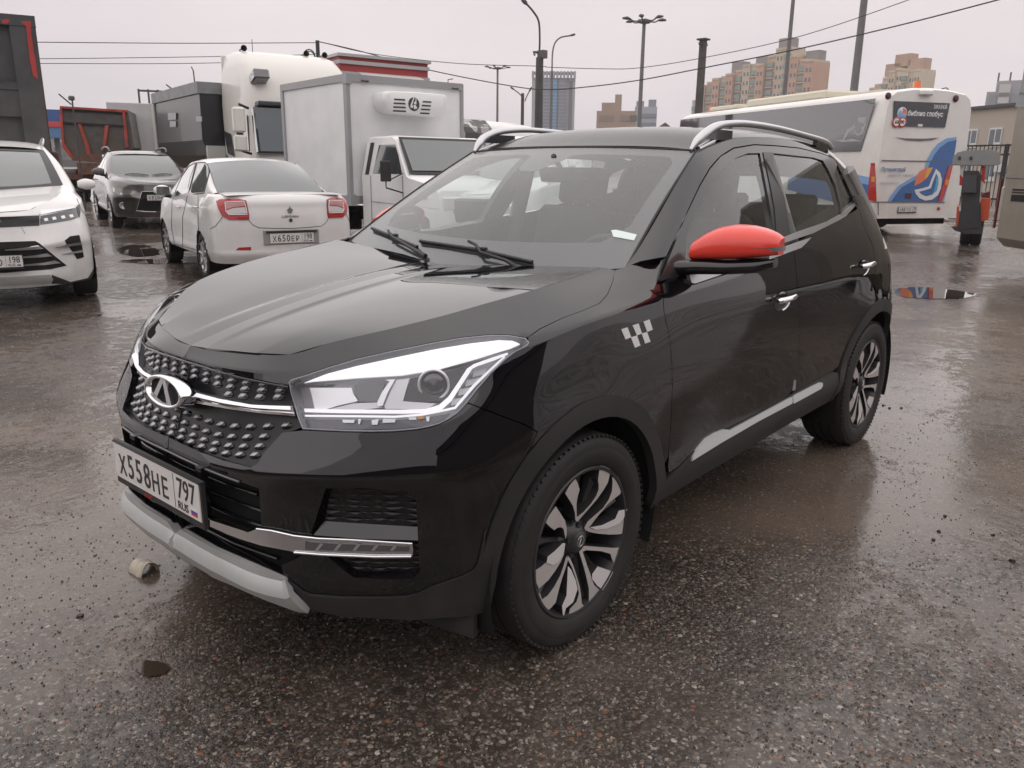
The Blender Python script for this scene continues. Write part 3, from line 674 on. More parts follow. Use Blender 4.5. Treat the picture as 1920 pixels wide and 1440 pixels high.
# projector ring and lens
for k in (0, 1):
    sgn = 1 if k == 0 else -1
    c_uv = W.px(*HC([(1115, 415)])[0]); c3 = Vector(W.eval([c_uv])[0]); n3 = Vector(W.normal([c_uv])[0]); c3 = c3-n3*.022
    ax = (Vector((.75, .62, .1))).normalized()
    c3.y *= sgn; ax = Vector((ax.x, ax.y*sgn, ax.z)); M_ = Matrix.Translation(c3) @ ax.to_track_quat('Z', 'Y').to_matrix().to_4x4()
    q = MB(); q.lathe([(.040, -.01), (.042, .008), (.036, .010), (.034, -.01)], M_, 32); q.build('lamp_ring', LAMPM, bucket[k])
    q = MB(); q.lathe([(.034, .0), (.028, .008), (.016, .012), (0, .014)], M_, 32); q.build('projector_lens', LENSG, bucket[k])
st = [[(240,588),(500,594),(900,596),(1060,590),(1150,562),(1215,505),(1285,405),(1340,320),(1385,290),(1500,250),(1612,214),(1618,228),(1520,268),(1415,302),(1375,322),(1305,428),(1235,535),(1165,596),(1070,616),(900,622),(500,618),(244,612)],
      [(244,630),(600,632),(850,636),(1020,622),(1180,592),(1255,574),(1380,430),(1500,320),(1590,238),(1600,244),(1500,338),(1390,446),(1265,588),(1180,606),(1030,636),(850,650),(600,646),(246,642)]]
lamp_part('running_light', LAMPL, st, off=-.006)
lamp_part('turn_segment', mat('lamp_hatch', (.45, .45, .47), .3, .3), [[(x0, y0), (x0+90, y0-18), (x0+70, y0+22), (x0-12, y0+42)] for x0, y0 in ((1395, 335), (1345, 395), (1295, 455), (1245, 520))], off=-.016)
lamp_part('lower_segment', LAMPM, [[(490,660),(575,662),(570,682),(495,680)],[(770,655),(855,655),(850,680),(765,682)],[(600,655),(620,655),(610,690),(600,690)],[(690,665),(740,655),(730,695),(695,695)],[(940,645),(990,640),(995,660),(945,662)],[(1060,640),(1085,636),(1080,670),(1065,672)]], off=-.012)
lamp_part('lower_bezel', mat('lamp_smoke', (.13, .13, .145), .25, .4), [[(225,655),(850,662),(1060,642),(1240,610),(1190,655),(1080,698),(850,722),(500,724),(240,712)]], off=-.02)
lamp_part('amber_chip', AMBER, [[(1008, 640), (1045, 636), (1042, 654), (1005, 658)]], off=-.010)
q = MB(); P2(q, W, HC([(1275,618),(1390,500),(1520,370),(1640,262),(1600,225),(1480,300),(1350,420),(1240,560)]), off=-.010, thick=.004, grid=.02)
m2 = MB(); m2.v = [(x, -y, z) for x, y, z in q.v]; m2.f = [f[::-1] for f in q.f]; m2.mi = q.mi; m2.sm = q.sm; pbuild(m2, 'side_reflector', AMBER, bucket[1])
lm = MB(); P2(lm, W, headlight, off=.0005, thick=.0001, grid=.02); lm.f = [f for f, s_ in zip(lm.f, lm.sm) if s_]; lm.mi = [0]*len(lm.f); lm.sm = [True]*len(lm.f)
a = pbuild(lm, 'lamp_cover', LENS, bucket[0])
m2 = MB(); m2.v = [(x, -y, z) for x, y, z in lm.v]; m2.f = [f[::-1] for f in lm.f]; m2.mi = lm.mi; m2.sm = lm.sm; m2.n = {i: (x, -y, z) for i, (x, y, z) in lm.n.items()}; pbuild(m2, 'lamp_cover', LENS, bucket[1])
# rubber edge round the lamp
q = MB(); q.tube([Vector(p)-Vector(n)*.002 for p, n in zip(Xa, Na)], .0028, 6, closed=True); pair(q, 'lamp_seal', LAMPG if 0 else mat('lamp_edge', (.25, .25, .27), .25, .4), car)
# grille
gp = np.concatenate([[[0, W.near((.78, 0, .912))[1]]], W.outline(grille_top[1:-1], closed=False), W.outline(C([(150,415),(160,480),(185,560),(210,650),(240,735)], 500, 600, 3.556), closed=False), W.outline(grille_side[1:], closed=False), W.outline(grille_low[1:], closed=False), [[0, W.near((.855, 0, .68))[1]]]])
gm = MB(); add_panel(gm, W, gp, off=-.022, thick=.003, grid=.03)
STUD = mat('stud_sky_glint', (.40, .40, .43), .35, .7)
gpoly = inset(gp, .012)
for sgx in (1, -1):
    for v0 in (.474, .504, .534, .564, .594, .690, .722, .754, .786):
        for k in range(0, 9):
            u0 = (.028+.056*k)*(1+.75*(v0-.5)*.35)
            if sgx < 0 and u0 < .001: continue
            if not poly_in(gpoly, u0, v0): continue
            if u0 < .15 and .595 < v0 < .70: continue
            c = W.eval([(u0, v0)])[0]; n = W.normal([(u0, v0)])[0]; e = W.eval([(u0+.01, v0)])[0]-c; e /= np.linalg.norm(e); t = np.cross(n, e); c = c-n*.020
            a, h, d = .0205, .0092, .010
            base = [c-e*a, c-e*a*.35+t*h, c+e*a*.55+t*h, c+e*a, c+e*a*.35-t*h, c-e*a*.55-t*h]
            ap = [c-e*a*.45-t*h*.30+n*d, c+e*a*.35-t*h*.30+n*d]
            vs = [p*np.array([1, sgx, 1]) for p in base+ap]
            fs = [[0, 1, 6], [1, 2, 7, 6], [2, 3, 7], [3, 4, 7], [4, 5, 6, 7], [5, 0, 6]]
            b = len(gm.v); gm.add(vs, [f[::-sgx] for f in fs], 1, False)
            gm.mi[-5] = 2
            # upper facet coloured brighter than the rest, for the sky it mirrors
            continue
            q0 = [vs[1], vs[2], vs[7], vs[6]]; cen = sum(q0)/4; nn = np.cross(q0[1]-q0[0], q0[2]-q0[0])*-sgx; nn = nn/np.linalg.norm(nn)
            cc = [cen+(p-cen)*.72+nn*.0012*(1 if nn[2] > 0 else -1) for p in q0]
            gm.add(cc, [[3, 2, 1, 0] if sgx > 0 else [0, 1, 2, 3]], 2, False)
grille = pbuild(gm, 'grille', [mat('grille_black', (.006, .006, .008), .35), mat('stud_black', (.010, .010, .012), .25, coat=.4), STUD], car)
q = MB(); gt = W.outline([(345,673)]+grille_top[1:], closed=False); pts = [Vector(p)+Vector(n)*.001 for p, n in zip(W.eval(gt), W.normal(gt))]
pts = [Vector((p.x, -p.y, p.z)) for p in pts[::-1]]+pts; q.tube([p-Vector((0, 0, .006)) for p in pts], .0035, 6); q.build('grille_frame', GLOSSB, grille)
# chrome bar: one swept strip with a groove
bt = W.outline([(349,727),(370.5,734),(418,747),(477,758),(520,760),(550,761)], closed=False, step=8); bb = W.outline([(352,753),(374.5,758),(438,769),(497,776.6),(530,779.5),(555,782)], closed=False, step=8)
def ladder(mb, A, B, prof, surf, mirror=True, mi=0):
    """strip between two uv lines; prof = (t across, height) pairs"""
    n = 40; A = np.array(A); B = np.array(B)
    def rs(Q):
        l = np.concatenate([[0], np.cumsum(np.linalg.norm(np.diff(Q, axis=0), axis=1))]); x = np.linspace(0, l[-1], n); return np.stack([np.interp(x, l, Q[:, 0]), np.interp(x, l, Q[:, 1])], 1)
    A = rs(A); B = rs(B); m = len(prof); rows = []
    for t, h in prof: UVq = A*(1-t)+B*t; rows.append(surf.eval(UVq)+surf.normal(UVq)*h)
    V = [rows[j][i] for i in range(n) for j in range(m)]; F = [[i*m+j, i*m+j+1, (i+1)*m+j+1, (i+1)*m+j] for i in range(n-1) for j in range(m-1)]+[list(range(m))[::-1], [(n-1)*m+j for j in range(m)]]
    for sg in ((1, -1) if mirror else (1,)):
        mb.add([v*np.array([1, sg, 1]) for v in V], [f if sg > 0 else f[::-1] for f in F], mi, False)
    return mb
q = MB(); ladder(q, bt, bb, [(0, -.02), (0, .008), (.08, .014), (.45, .017), (.60, .013), (.64, .004), (.70, .004), (.74, .010), (.95, .008), (1, .002), (1, -.02)], W)
q.build('grille_bar', CHROME, grille, auto=35)
# oval badge with a pointed arch inside
ey, ez, ec = .113, .047, Vector((.842, .0, .823))
tl = Matrix.Translation(ec) @ Matrix.Rotation(R_(-8), 4, 'Y')
def oval(ry, rz, x, n=64): return [tl @ Vector((x, ry*math.cos(2*math.pi*i/n), rz*math.sin(2*math.pi*i/n))) for i in range(n)]
q = MB(); ring = [(ey, ez, -.03), (ey, ez, .004), (ey*.97, ez*.95, .013), (ey*.90, ez*.86, .015), (ey*.83, ez*.75, .010), (ey*.80, ez*.70, .0)]
vs = []; 
for r_ in ring: vs += oval(*r_)
for k in range(len(ring)-1): 
    for i in range(64): q.f.append([k*64+i, k*64+(i+1) % 64, (k+1)*64+(i+1) % 64, (k+1)*64+i]); q.mi.append(0); q.sm.append(True)
q.v = [tuple(v) for v in vs]; badge = q.build('badge', CHROME, car)
q = MB(); q.add(oval(ey*.81, ez*.72, .001), [list(range(64))]); q.build('badge_field', VOID, badge)
q = MB(); yz = Matrix(((0, 0, 1, 0), (1, 0, 0, 0), (0, 1, 0, 0), (0, 0, 0, 1)))
for pl_ in ([(-.012, .040), (.010, .040), (.058, -.036), (.030, -.036), (.0, .022)], [(-.012, .040), (.002, .030), (-.034, -.022), (-.062, -.026)], [(-.075, -.020), (-.058, -.012), (-.030, -.024), (.0, -.030), (.034, -.030), (.034, -.042), (-.02, -.042), (-.06, -.034)]):
    q.prism(pl_, tl @ Matrix.Translation((.001, 0, 0)) @ yz, .010)
q.build('badge_emblem', SATINCH, badge, auto=30)
# number plate, carrier and writing
PW = mat('plate_white', (.72, .70, .68), .35, noise=(30, .05)); PK = mat('plate_ink', (.012, .012, .014), .4)
def number_plate(parent, M, chars, region, name='number_plate', rus=True, w=.52, frame=True):
    q = MB()
    if frame: q.box((0, 0, -.008), (w+.022, .148, .010), M=None, bev=.003)
    fr = None
    o = MB(); o.box((0, 0, 0), (w, .112, .003)); o.v = [tuple(M @ Vector(v)) for v in o.v]; pl = o.build(name, PW, parent)
    if frame:
        q2 = MB(); q2.box((0, -.008, -.008), (w+.016, .140, .012)); q2.box((0, .058, -.002), (w+.012, .004, .009)); q2.v = [tuple(M @ Vector(v)) for v in q2.v]; q2.build('plate_frame', SATIN, pl)
    T = lambda x, y: M @ Matrix.Translation((x, y, .0022))
    x = -w/2+.030
    for ch, big in chars:
        sz = .108 if big else .088
        text(ch, sz, T(x+.022, -.006 if big else -.013), 'plate_character', PK, pl, sx=.80 if big else .82, bold=.0005); x += .053 if big else .056
    xr = w*.365
    ln = MB(); ln.box((w/2-.142, 0, .0018), (.0022, .104, .0006)); ln.v = [tuple(M @ Vector(v)) for v in ln.v]; ln.build('plate_divider', PK, pl)
    text(region, .088, T(w/2-.072, .012), 'plate_region', PK, pl, sx=.78, bold=.0003)
    if rus:
        text('RUS', .034, T(w/2-.096, -.038), 'plate_country', PK, pl)
        for k, c in enumerate(((.75, .75, .75), (.02, .08, .45), (.6, .02, .03))):
            f = MB(); f.box((w/2-.035, -.029-k*.0075, .0018), (.034, .0075, .0008)); f.v = [tuple(M @ Vector(v)) for v in f.v]; f.build('plate_flag', mat('flag%d' % k, c, .4), pl)
    return pl
MP = Matrix.Translation((.897, -.012, .565)) @ Matrix.Rotation(R_(90), 4, 'Z') @ Matrix.Rotation(R_(90), 4, 'X')
pl_ = number_plate(car, MP, [('Х', 0), ('5', 1), ('5', 1), ('8', 1), ('Н', 0), ('Е', 0)], '797')
text('REGAT', .016, MP @ Matrix.Translation((-.06, -.072, -.001)), 'frame_logo', mat('logo_red', (.45, .04, .02), .5), pl_, shear=.3)
text('8 (812) 640 40 40', .013, MP @ Matrix.Translation((.14, -.074, -.001)), 'frame_writing', mat('grey_ink', (.12, .12, .12), .6), pl_)
q = MB(); q.box((.868, -.012, .56), (.04, .45, .10)); q.box((.86, -.2, .60), (.02, .03, .1)); q.box((.86, .2, .60), (.02, .03, .1)); q.build('plate_bracket', GLOSSB, car)
# lip above the intake, slats inside it
q = MB(); lip = W.outline([(330, 852), (340, 857), (390, 880), (420, 892), (450, 903)], closed=False, step=8)
pts = [Vector(p)+Vector(n)*.003 for p, n in zip(W.eval(lip), W.normal(lip))]; pts = [Vector((p.x, -p.y, p.z)) for p in pts[::-1]]+pts; q.tube(pts, [.0035]*len(pts), 6); q.build('intake_lip', mat('lip_grey', (.12, .12, .13), .3), bumper)
zz = [(.42, .395), (.40, .435), (.42, .62)]
q = MB()
for yy, z_ in ((.42, .415), (.40, .455), (.38, .50), (.38, .545), (.36, .59)):
    pts = []
    for i in range(21):
        y_ = -yy+2*yy*i/20; x_ = float(np.interp(abs(y_), [0, .25, .44], [.842, .832, .80]))-.028; pts.append((x_, y_, z_))
    q.tube(pts, .010, 6, flat=.5)
q.add([(.72, -.43, .36), (.72, .43, .36), (.72, .43, .66), (.72, -.43, .66)], [[0, 1, 2, 3]]); q.build('intake_slats', GLOSSB, bumper)
# chrome strips with the fog lamps
cu_ = [(396,974),(430,985),(467,997),(485,990),(512.5,993.5),(554,1003),(600,1008),(654,1010),(774,1017)]; cd_ = [(396,986),(429,1001),(450,1009),(492,1022),(554,1034),(607,1038),(702,1041.5),(774,1041)]
STRIP = mat('strip_silver', (.66, .66, .68), .2, 1.)
q = MB(); P2(q, W, cu_+[(775, 1030)]+cd_[::-1], off=.004, thick=.02, grid=.02, step=8)
strip = pair(q, 'fog_lamp_trim', STRIP, car)
q = MB()
for ln, wd in ((cu_[3:], 4), ([(554,1034),(607,1038),(702,1041.5),(772,1041)], 4)):
    up_ = W.outline(ln, closed=False, step=8); pts = [Vector(p)+Vector(n)*.007 for p, n in zip(W.eval(up_), W.normal(up_))]; q.tube(pts, .0042, 6)
pair(q, 'bright_edge', CHROME, car)
q = MB(); P2(q, W, [(574,1014),(640,1018),(700,1020),(768,1023),(768,1032),(700,1032),(640,1031),(574,1029)], off=.006, thick=.003, grid=.02, step=8); pair(q, 'fog_lamp', mat('fog_lens', (.10, .09, .10), .12, coat=.8), car)
q = MB()
for k in range(5): P2(q, W, [(592+35*k, 1030), (598+35*k, 1030), (608+35*k, 1018), (602+35*k, 1017)], off=.0068, thick=.001, step=8)
pair(q, 'lamp_rib', mat('rib_grey', (.3, .3, .3), .3), car)
# honeycomb insert behind the fog opening and the shelf above the strip
HEX = mat('honeycomb', (.011, .011, .012), .4)
nt = HEX.node_tree; tc = nt.nodes.new('ShaderNodeTexCoord'); mpg = nt.nodes.new('ShaderNodeMapping'); mpg.inputs['Scale'].default_value = (18, 18, 46); nt.links.new(tc.outputs['Object'], mpg.inputs[0])
vo = nt.nodes.new('ShaderNodeTexVoronoi'); vo.feature = 'DISTANCE_TO_EDGE'; vo.inputs['Scale'].default_value = 1.2; vo.inputs['Randomness'].default_value = .35; nt.links.new(mpg.outputs[0], vo.inputs['Vector'])
bp = nt.nodes.new('ShaderNodeBump'); bp.inputs['Distance'].default_value = .012; nt.links.new(vo.outputs['Distance'], bp.inputs['Height']); nt.links.new(bp.outputs[0], nt.nodes['Principled BSDF'].inputs['Normal'])
fi = inset(fog, -.012); q = MB(); add_panel(q, W, fi, off=-.024, thick=.003, mirror=False, grid=.02); pair(q, 'fog_insert', HEX, car)
def slab(mb, s, A, ha, B, hb, mi=0):
    """ramp between two pixel lines at different depths"""
    a = s.outline(A, closed=False, step=10); b = s.outline(B, closed=False, step=10); n = 24
    def rs(Q): l = np.concatenate([[0], np.cumsum(np.linalg.norm(np.diff(Q, axis=0), axis=1))]); x = np.linspace(0, l[-1], n); return np.stack([np.interp(x, l, Q[:, 0]), np.interp(x, l, Q[:, 1])], 1)
    a = rs(a); b = rs(b); X = np.concatenate([s.eval(a)+s.normal(a)*ha, s.eval(b)+s.normal(b)*hb]); mb.add(X, [[i, i+1, n+i+1, n+i] for i in range(n-1)], mi, True)
q = MB(); slab(q, W, [(588, 1003), (680, 1010), (784, 1013)], .001, [(603, 984), (690, 990), (780, 996)], -.023)
slab(q, W, [(588, 1003), (600, 960), (613, 917)], -.001, [(603, 984), (610, 950), (620, 920)], -.023)
slab(q, W, [(664, 1083), (700, 1087), (770, 1088), (786, 1074)], .0, [(666, 1078), (700, 1080), (765, 1080), (782, 1068)], -.023)
slab(q, W, [(605, 1040), (640, 1066), (664, 1083)], .0, [(618, 1040), (648, 1062), (666, 1078)], -.023)
pair(q, 'fog_surround', PAINT, car)
q = MB(); q.box((.56, .62, .245), (.02, .20, .075)); q.v = [tuple(Matrix.Translation((.46, .745, .23)) @ Matrix.Rotation(R_(12), 4, 'Z') @ Matrix.Translation((-.56, -.62, -.245)) @ Vector(v)) for v in q.v]; pair(q, 'air_deflector', SATIN, car)
# ---- side trim
q = MB(); P2(q, W, [(1293,864),(1297,853),(1305,840),(1320,822),(1338,811),(1354,804.5),(1366,806),(1420,777),(1481,744),(1482.5,752),(1481,757),(1420,789),(1350,829)], off=.010, thick=.02, grid=.02, step=8)
P2(q, W, [(1483.5,744),(1488,740),(1533,717),(1539,718),(1539,724),(1536,729),(1490,754),(1484,757)], off=.010, thick=.02, grid=.02, step=8)
pair(q, 'sill_strip', mat('sill_silver', (.62, .64, .65), .32, .1), car)
def cs(l): return C(l, 1220, 220, 3.6)
q = MB(); P2(q, S2, cs([(855,825),(1000,768),(1200,700),(1290,650),(1385,565),(1396,572),(1385,592),(1300,682),(1100,782),(855,862)]), off=.004, thick=.012, grid=.03)
pair(q, 'window_trim', SATINCH, car)
q = MB(); P2(q, S2, [(1288,508),(1349,493),(1400,480)]+cs([(850,888),(1100,805),(1300,700),(1395,618),(1412,578),(1419,600),(1415,640),(1390,682),(1250,792),(1050,868),(850,942)])+[(1400,501),(1349,516),(1302,532),(1295,531)], off=.005, thick=.015, grid=.03)
pair(q, 'window_trim', mat('belt_silver', (.60, .61, .63), .3, .8), car)
q = MB(); P2(q, S2, cs([(758,236),(826,238),(905,560),(945,806),(945,820),(852,852),(836,620),(800,430)]), off=.0015, thick=.01, grid=.03); pair(q, 'door_post', mat('post_black', (.02, .02, .022), .35), car)
# handles: dished pocket and chrome pull
def handle(cx_, cy_, sc, doors):
    u0 = W.px(cx_, cy_); c = Vector(W.eval([u0])[0]); n = Vector(W.normal([u0])[0])
    M_ = Matrix.Translation(c) @ n.to_track_quat('Z', 'Y').to_matrix().to_4x4()
    for k, d in enumerate(doors):
        sg = 1 if k == 0 else -1; S_ = Matrix.Diagonal((1, sg, 1, 1))
        t = (Vector((-1, 0, 0))-n*(-n.x)).normalized(); b = n.cross(t)
        q = MB(); vs = []; m = 28
        for r_, h in ((1, .0012), (.86, .0008), (.5, .0006), (.01, .0004)): vs += [S_ @ (c+t*(.075*r_*math.cos(2*math.pi*i/m)+.0)+Vector((0, 0, 1))*(.040*r_*math.sin(2*math.pi*i/m)-.005)+n*h) for i in range(m)]
        q.add(vs, [[j*m+i, j*m+(i+1) % m, (j+1)*m+(i+1) % m, (j+1)*m+i][::-1*sg] for j in range(3) for i in range(m)], 0, True); q.build('handle_pocket', GLOSSB, d)
        q = MB(); pts = [S_ @ (c+t*x+n*(.034-.32*abs(x)**1.5*1.5)+Vector((0, 0, 1))*(.008+.03*x)) for x in np.linspace(-.09, .08, 14)]
        q.tube(pts, [.009]+[.0155]*12+[.009], 10, flat=.8); q.build('handle', CHROME, d)
        q = MB(); q.tube([S_ @ (c+t*x+n*.003+Vector((0, 0, 1))*z_) for x, z_ in ((.078, -.002), (.070, -.020), (.052, -.034), (.03, -.042), (.005, -.045))], .0045, 8); q.build('handle_edge', CHROME, d)
handle(1466, 562, 1, (fdoor, fdoor_r)); handle(1619, 500, 1, (rdoor, rdoor_r))
q = MB(); P2(q, W, C([(365,480),(380,440),(430,425),(462,445),(460,480),(420,530),(380,545),(362,520)], 1540, 380, 6), off=.001, thick=.002, step=8, smooth=True); q.build('rear_patch', mat('patch_grey', (.25, .25, .24), .4), rdoor) if 0 else None
# decals
DEC = mat('decal_white', (.78, .78, .78), .4)
ck = [[(865,752),(915,735),(945,815),(900,832)],[(942,815),(990,800),(1018,880),(975,898)],[(955,720),(1003,705),(1030,785),(990,800)],[(1028,785),(1070,772),(1098,850),(1055,865)],[(1042,690),(1090,673),(1116,755),(1072,772)]]
for p in ck:
    q = MB(); P2(q, W, C(p, 960, 440, 4.235), off=.0012, thick=.0008, step=8); q.build('checker_decal', DEC, car)
for p in ([(692,395),(712,385),(722,450),(702,462)],[(722,372),(742,365),(750,432),(728,440)],[(752,362),(768,358),(768,420),(752,428)],[(708,465),(728,452),(738,515),(716,522)],[(738,445),(756,432),(758,495),(742,505)]):
    q = MB(); P2(q, W, C(p, 1540, 380, 6), off=.0015, thick=.0008, step=8); q.build('checker_decal', DEC, car)
# tail lamps, visible as a red sliver
for sg in (1, -1):
    q = MB(); P2(q, W, [(1660, 432), (1668, 434), (1674, 440), (1675, 470), (1672, 476)], off=.004, thick=.02, step=8)
    vs2 = [NV([(-3.01, .735, 1.16)])[0]]
    pl2 = np.array([W.near(p) for p in [(-2.97,.745,1.15),(-3.08,.55,1.14),(-3.12,.40,1.14),(-3.14,.40,1.02),(-3.0,.755,1.04)]])
    q = MB(); add_panel(q, W, pl2, off=.006, thick=.02, mirror=False, grid=.04)
    if sg < 0: q.v = [(x, -y, z) for x, y, z in q.v]; q.f = [f[::-1] for f in q.f]; q.n = None
    pbuild(q, 'tail_light', mat('tail_red', (.45, .015, .015), .2, coat=.8), car)
# ---- windscreen with its black border
def wuv(q_, v_): return WSS.near(ws(q_, v_))
qs = np.linspace(-1, 1, 41)
outer = np.array([(WSS.us[-1]*(q_+1)/2, WSS.vs[-1]*v_) for q_, v_ in [(q_, .0) for q_ in qs]+[(1, v) for v in np.linspace(0, 1, 16)[1:]]+[(q_, 1) for q_ in qs[::-1][1:]]+[(-1, v) for v in np.linspace(1, 0, 16)[1:-1]]])
inn = [(q_, .20) for q_ in np.linspace(-.80, .80, 25)]+[(.86, .26)]+[(.90, v) for v in np.linspace(.32, .86, 8)]+[(.86, .92)]+[(q_, .93) for q_ in np.linspace(.80, .22, 8)]+[(.14, .91), (.02, .78), (-.02, .75), (-.14, .75), (-.19, .78), (-.23, .91)]+[(q_, .93) for q_ in np.linspace(-.3, -.8, 8)]+[(-.86, .92)]+[(-.90, v) for v in np.linspace(.86, .32, 8)]+[(-.86, .26)]
inner = np.array([(WSS.us[-1]*(q_+1)/2, WSS.vs[-1]*v_) for q_, v_ in inn])
q = MB(); add_panel(q, WSS, outer, off=0, thick=.0001, mirror=False, grid=.05); q.f = [f for f, s_ in zip(q.f, q.sm) if s_]; q.mi = [0]*len(q.f); q.sm = [True]*len(q.f)
wsc = pbuild(q, 'windscreen', glassmat('windscreen_glass', (.86, .91, .90), 1.8, .05, (.62, .65, .66)), car)
q = MB(); add_panel(q, WSS, outer, off=-.004, thick=.002, mirror=False, grid=.04, holes=[inner]); pbuild(q, 'screen_border', mat('frit', (.018, .018, .02), .45), wsc)
q = MB(); m_ = inset(outer, -.006); rr = [Vector(WSS.eval([p])[0]) for p in outer]; q.tube([p+Vector((0, 0, -.001)) for p in rr], .005, 6, closed=True); q.build('screen_seal', RUBBER, wsc)
q = MB(); add_panel(q, WSS, WSS.outline([(1146,432),(1155,431),(1194,440),(1189,451),(1150,444)], closed=True), off=.001, thick=.001, mirror=False); pbuild(q, 'screen_sticker', mat('sticker_pale', (.7, .8, .76), .5), wsc)
# wipers
def wiper(px_blade, px_arm, name):
    B = [Vector(WSS.eval([WSS.px(*p)])[0])+Vector(WSS.normal([WSS.px(*p)])[0])*.012 for p in px_blade]
    A = [Vector(WSS.eval([WSS.px(*p)])[0])+Vector(WSS.normal([WSS.px(*p)])[0])*h for p, h in px_arm]
    r = empty('wiper', (0, 0, 0), parent=car)
    q = MB(); q.tube(B, .0075, 6, flat=.8, up=(.5, 0, .85)); q.tube([p-Vector((.3, 0, .5))*.014 for p in B], .004, 5); q.build('blade', mat('wiper_black', (.012, .012, .013), .5), r)
    q = MB(); q.tube(A, [.006]*(len(A)-1)+[.010], 8); q.box(tuple(B[len(B)//2]+Vector((0, 0, .004))), (.022, .05, .018), bev=.004); q.build('arm', mat('wiper_black', (.012, .012, .013), .5), r)
wiper([(700,432),(740,448),(785,467)], [((733,440),.022),((740,452),.024),((765,466),.020),((800,484),.010)], 'a')
wiper([(790,456),(870,468),(905,474),(1000,496)], [((884,462),.026),((898,470),.028),((905,482),.024),((950,494),.016),((985,512),.006)], 'b')
# cowl below the glass
q = MB(); pts = []
vs = []; n = 30
for i in range(n+1):
    s_ = -1+2*i/n; a = Vector((-.25-.15*s_*s_, .735*s_, 1.080+.05*s_*s_)); vs += [a+Vector((-.03, 0, .012)), a+Vector((.10, 0, -.02)), a+Vector((.12, 0, -.06))]
q.add(vs, [[i*3+k, i*3+k+1, (i+1)*3+k+1, (i+1)*3+k] for i in range(n) for k in range(2)]); q.build('cowl', SATIN, car)
# roof rails
RAILM = mat('rail_silver', (.60, .60, .62), .3, .75)
for sg in (1, -1):
    prof = [(1301,279,.008),(1311,262,.02),(1322,248,.021),(1340,236.5,.020),(1362,231,.018),(1400,230.5,.0165),(1455,239,.0165),(1510,253,.016),(1545,264,.017),(1558,276,.014)]
    pts = [at(px_, py_, 'y', .598) for px_, py_, r_ in prof]
    pts = [(p.x, .585 if i in (0,) else (.60 if i > 1 else .592), p.z-.004) for i, p in enumerate(pts)]
    pts = catmull([Vector((p[0], p[1]*sg, p[2])) for p in pts], 5); rr = np.interp(np.linspace(0, 9, len(pts)), range(10), [p[2] for p in prof])
    q = MB(); q.tube(pts, [float(r) for r in rr], 12, flat=.85); 
    q.tube([Vector((-1.09-.03*k, .597*sg, 1.535+.008*k)) for k in range(5)], .012, 8)
    for x_ in (-1.85,):
        pass
    q.build('roof_rail', RAILM, car)
    q = MB(); q.box((-2.36, .598*sg, 1.585), (.16, .02, .05)); q.build('rail_foot', GLOSSB, car); q = MB(); q.box((-1.25, .598*sg, 1.595), (.22, .016, .04)); q.build('rail_foot', GLOSSB, car)
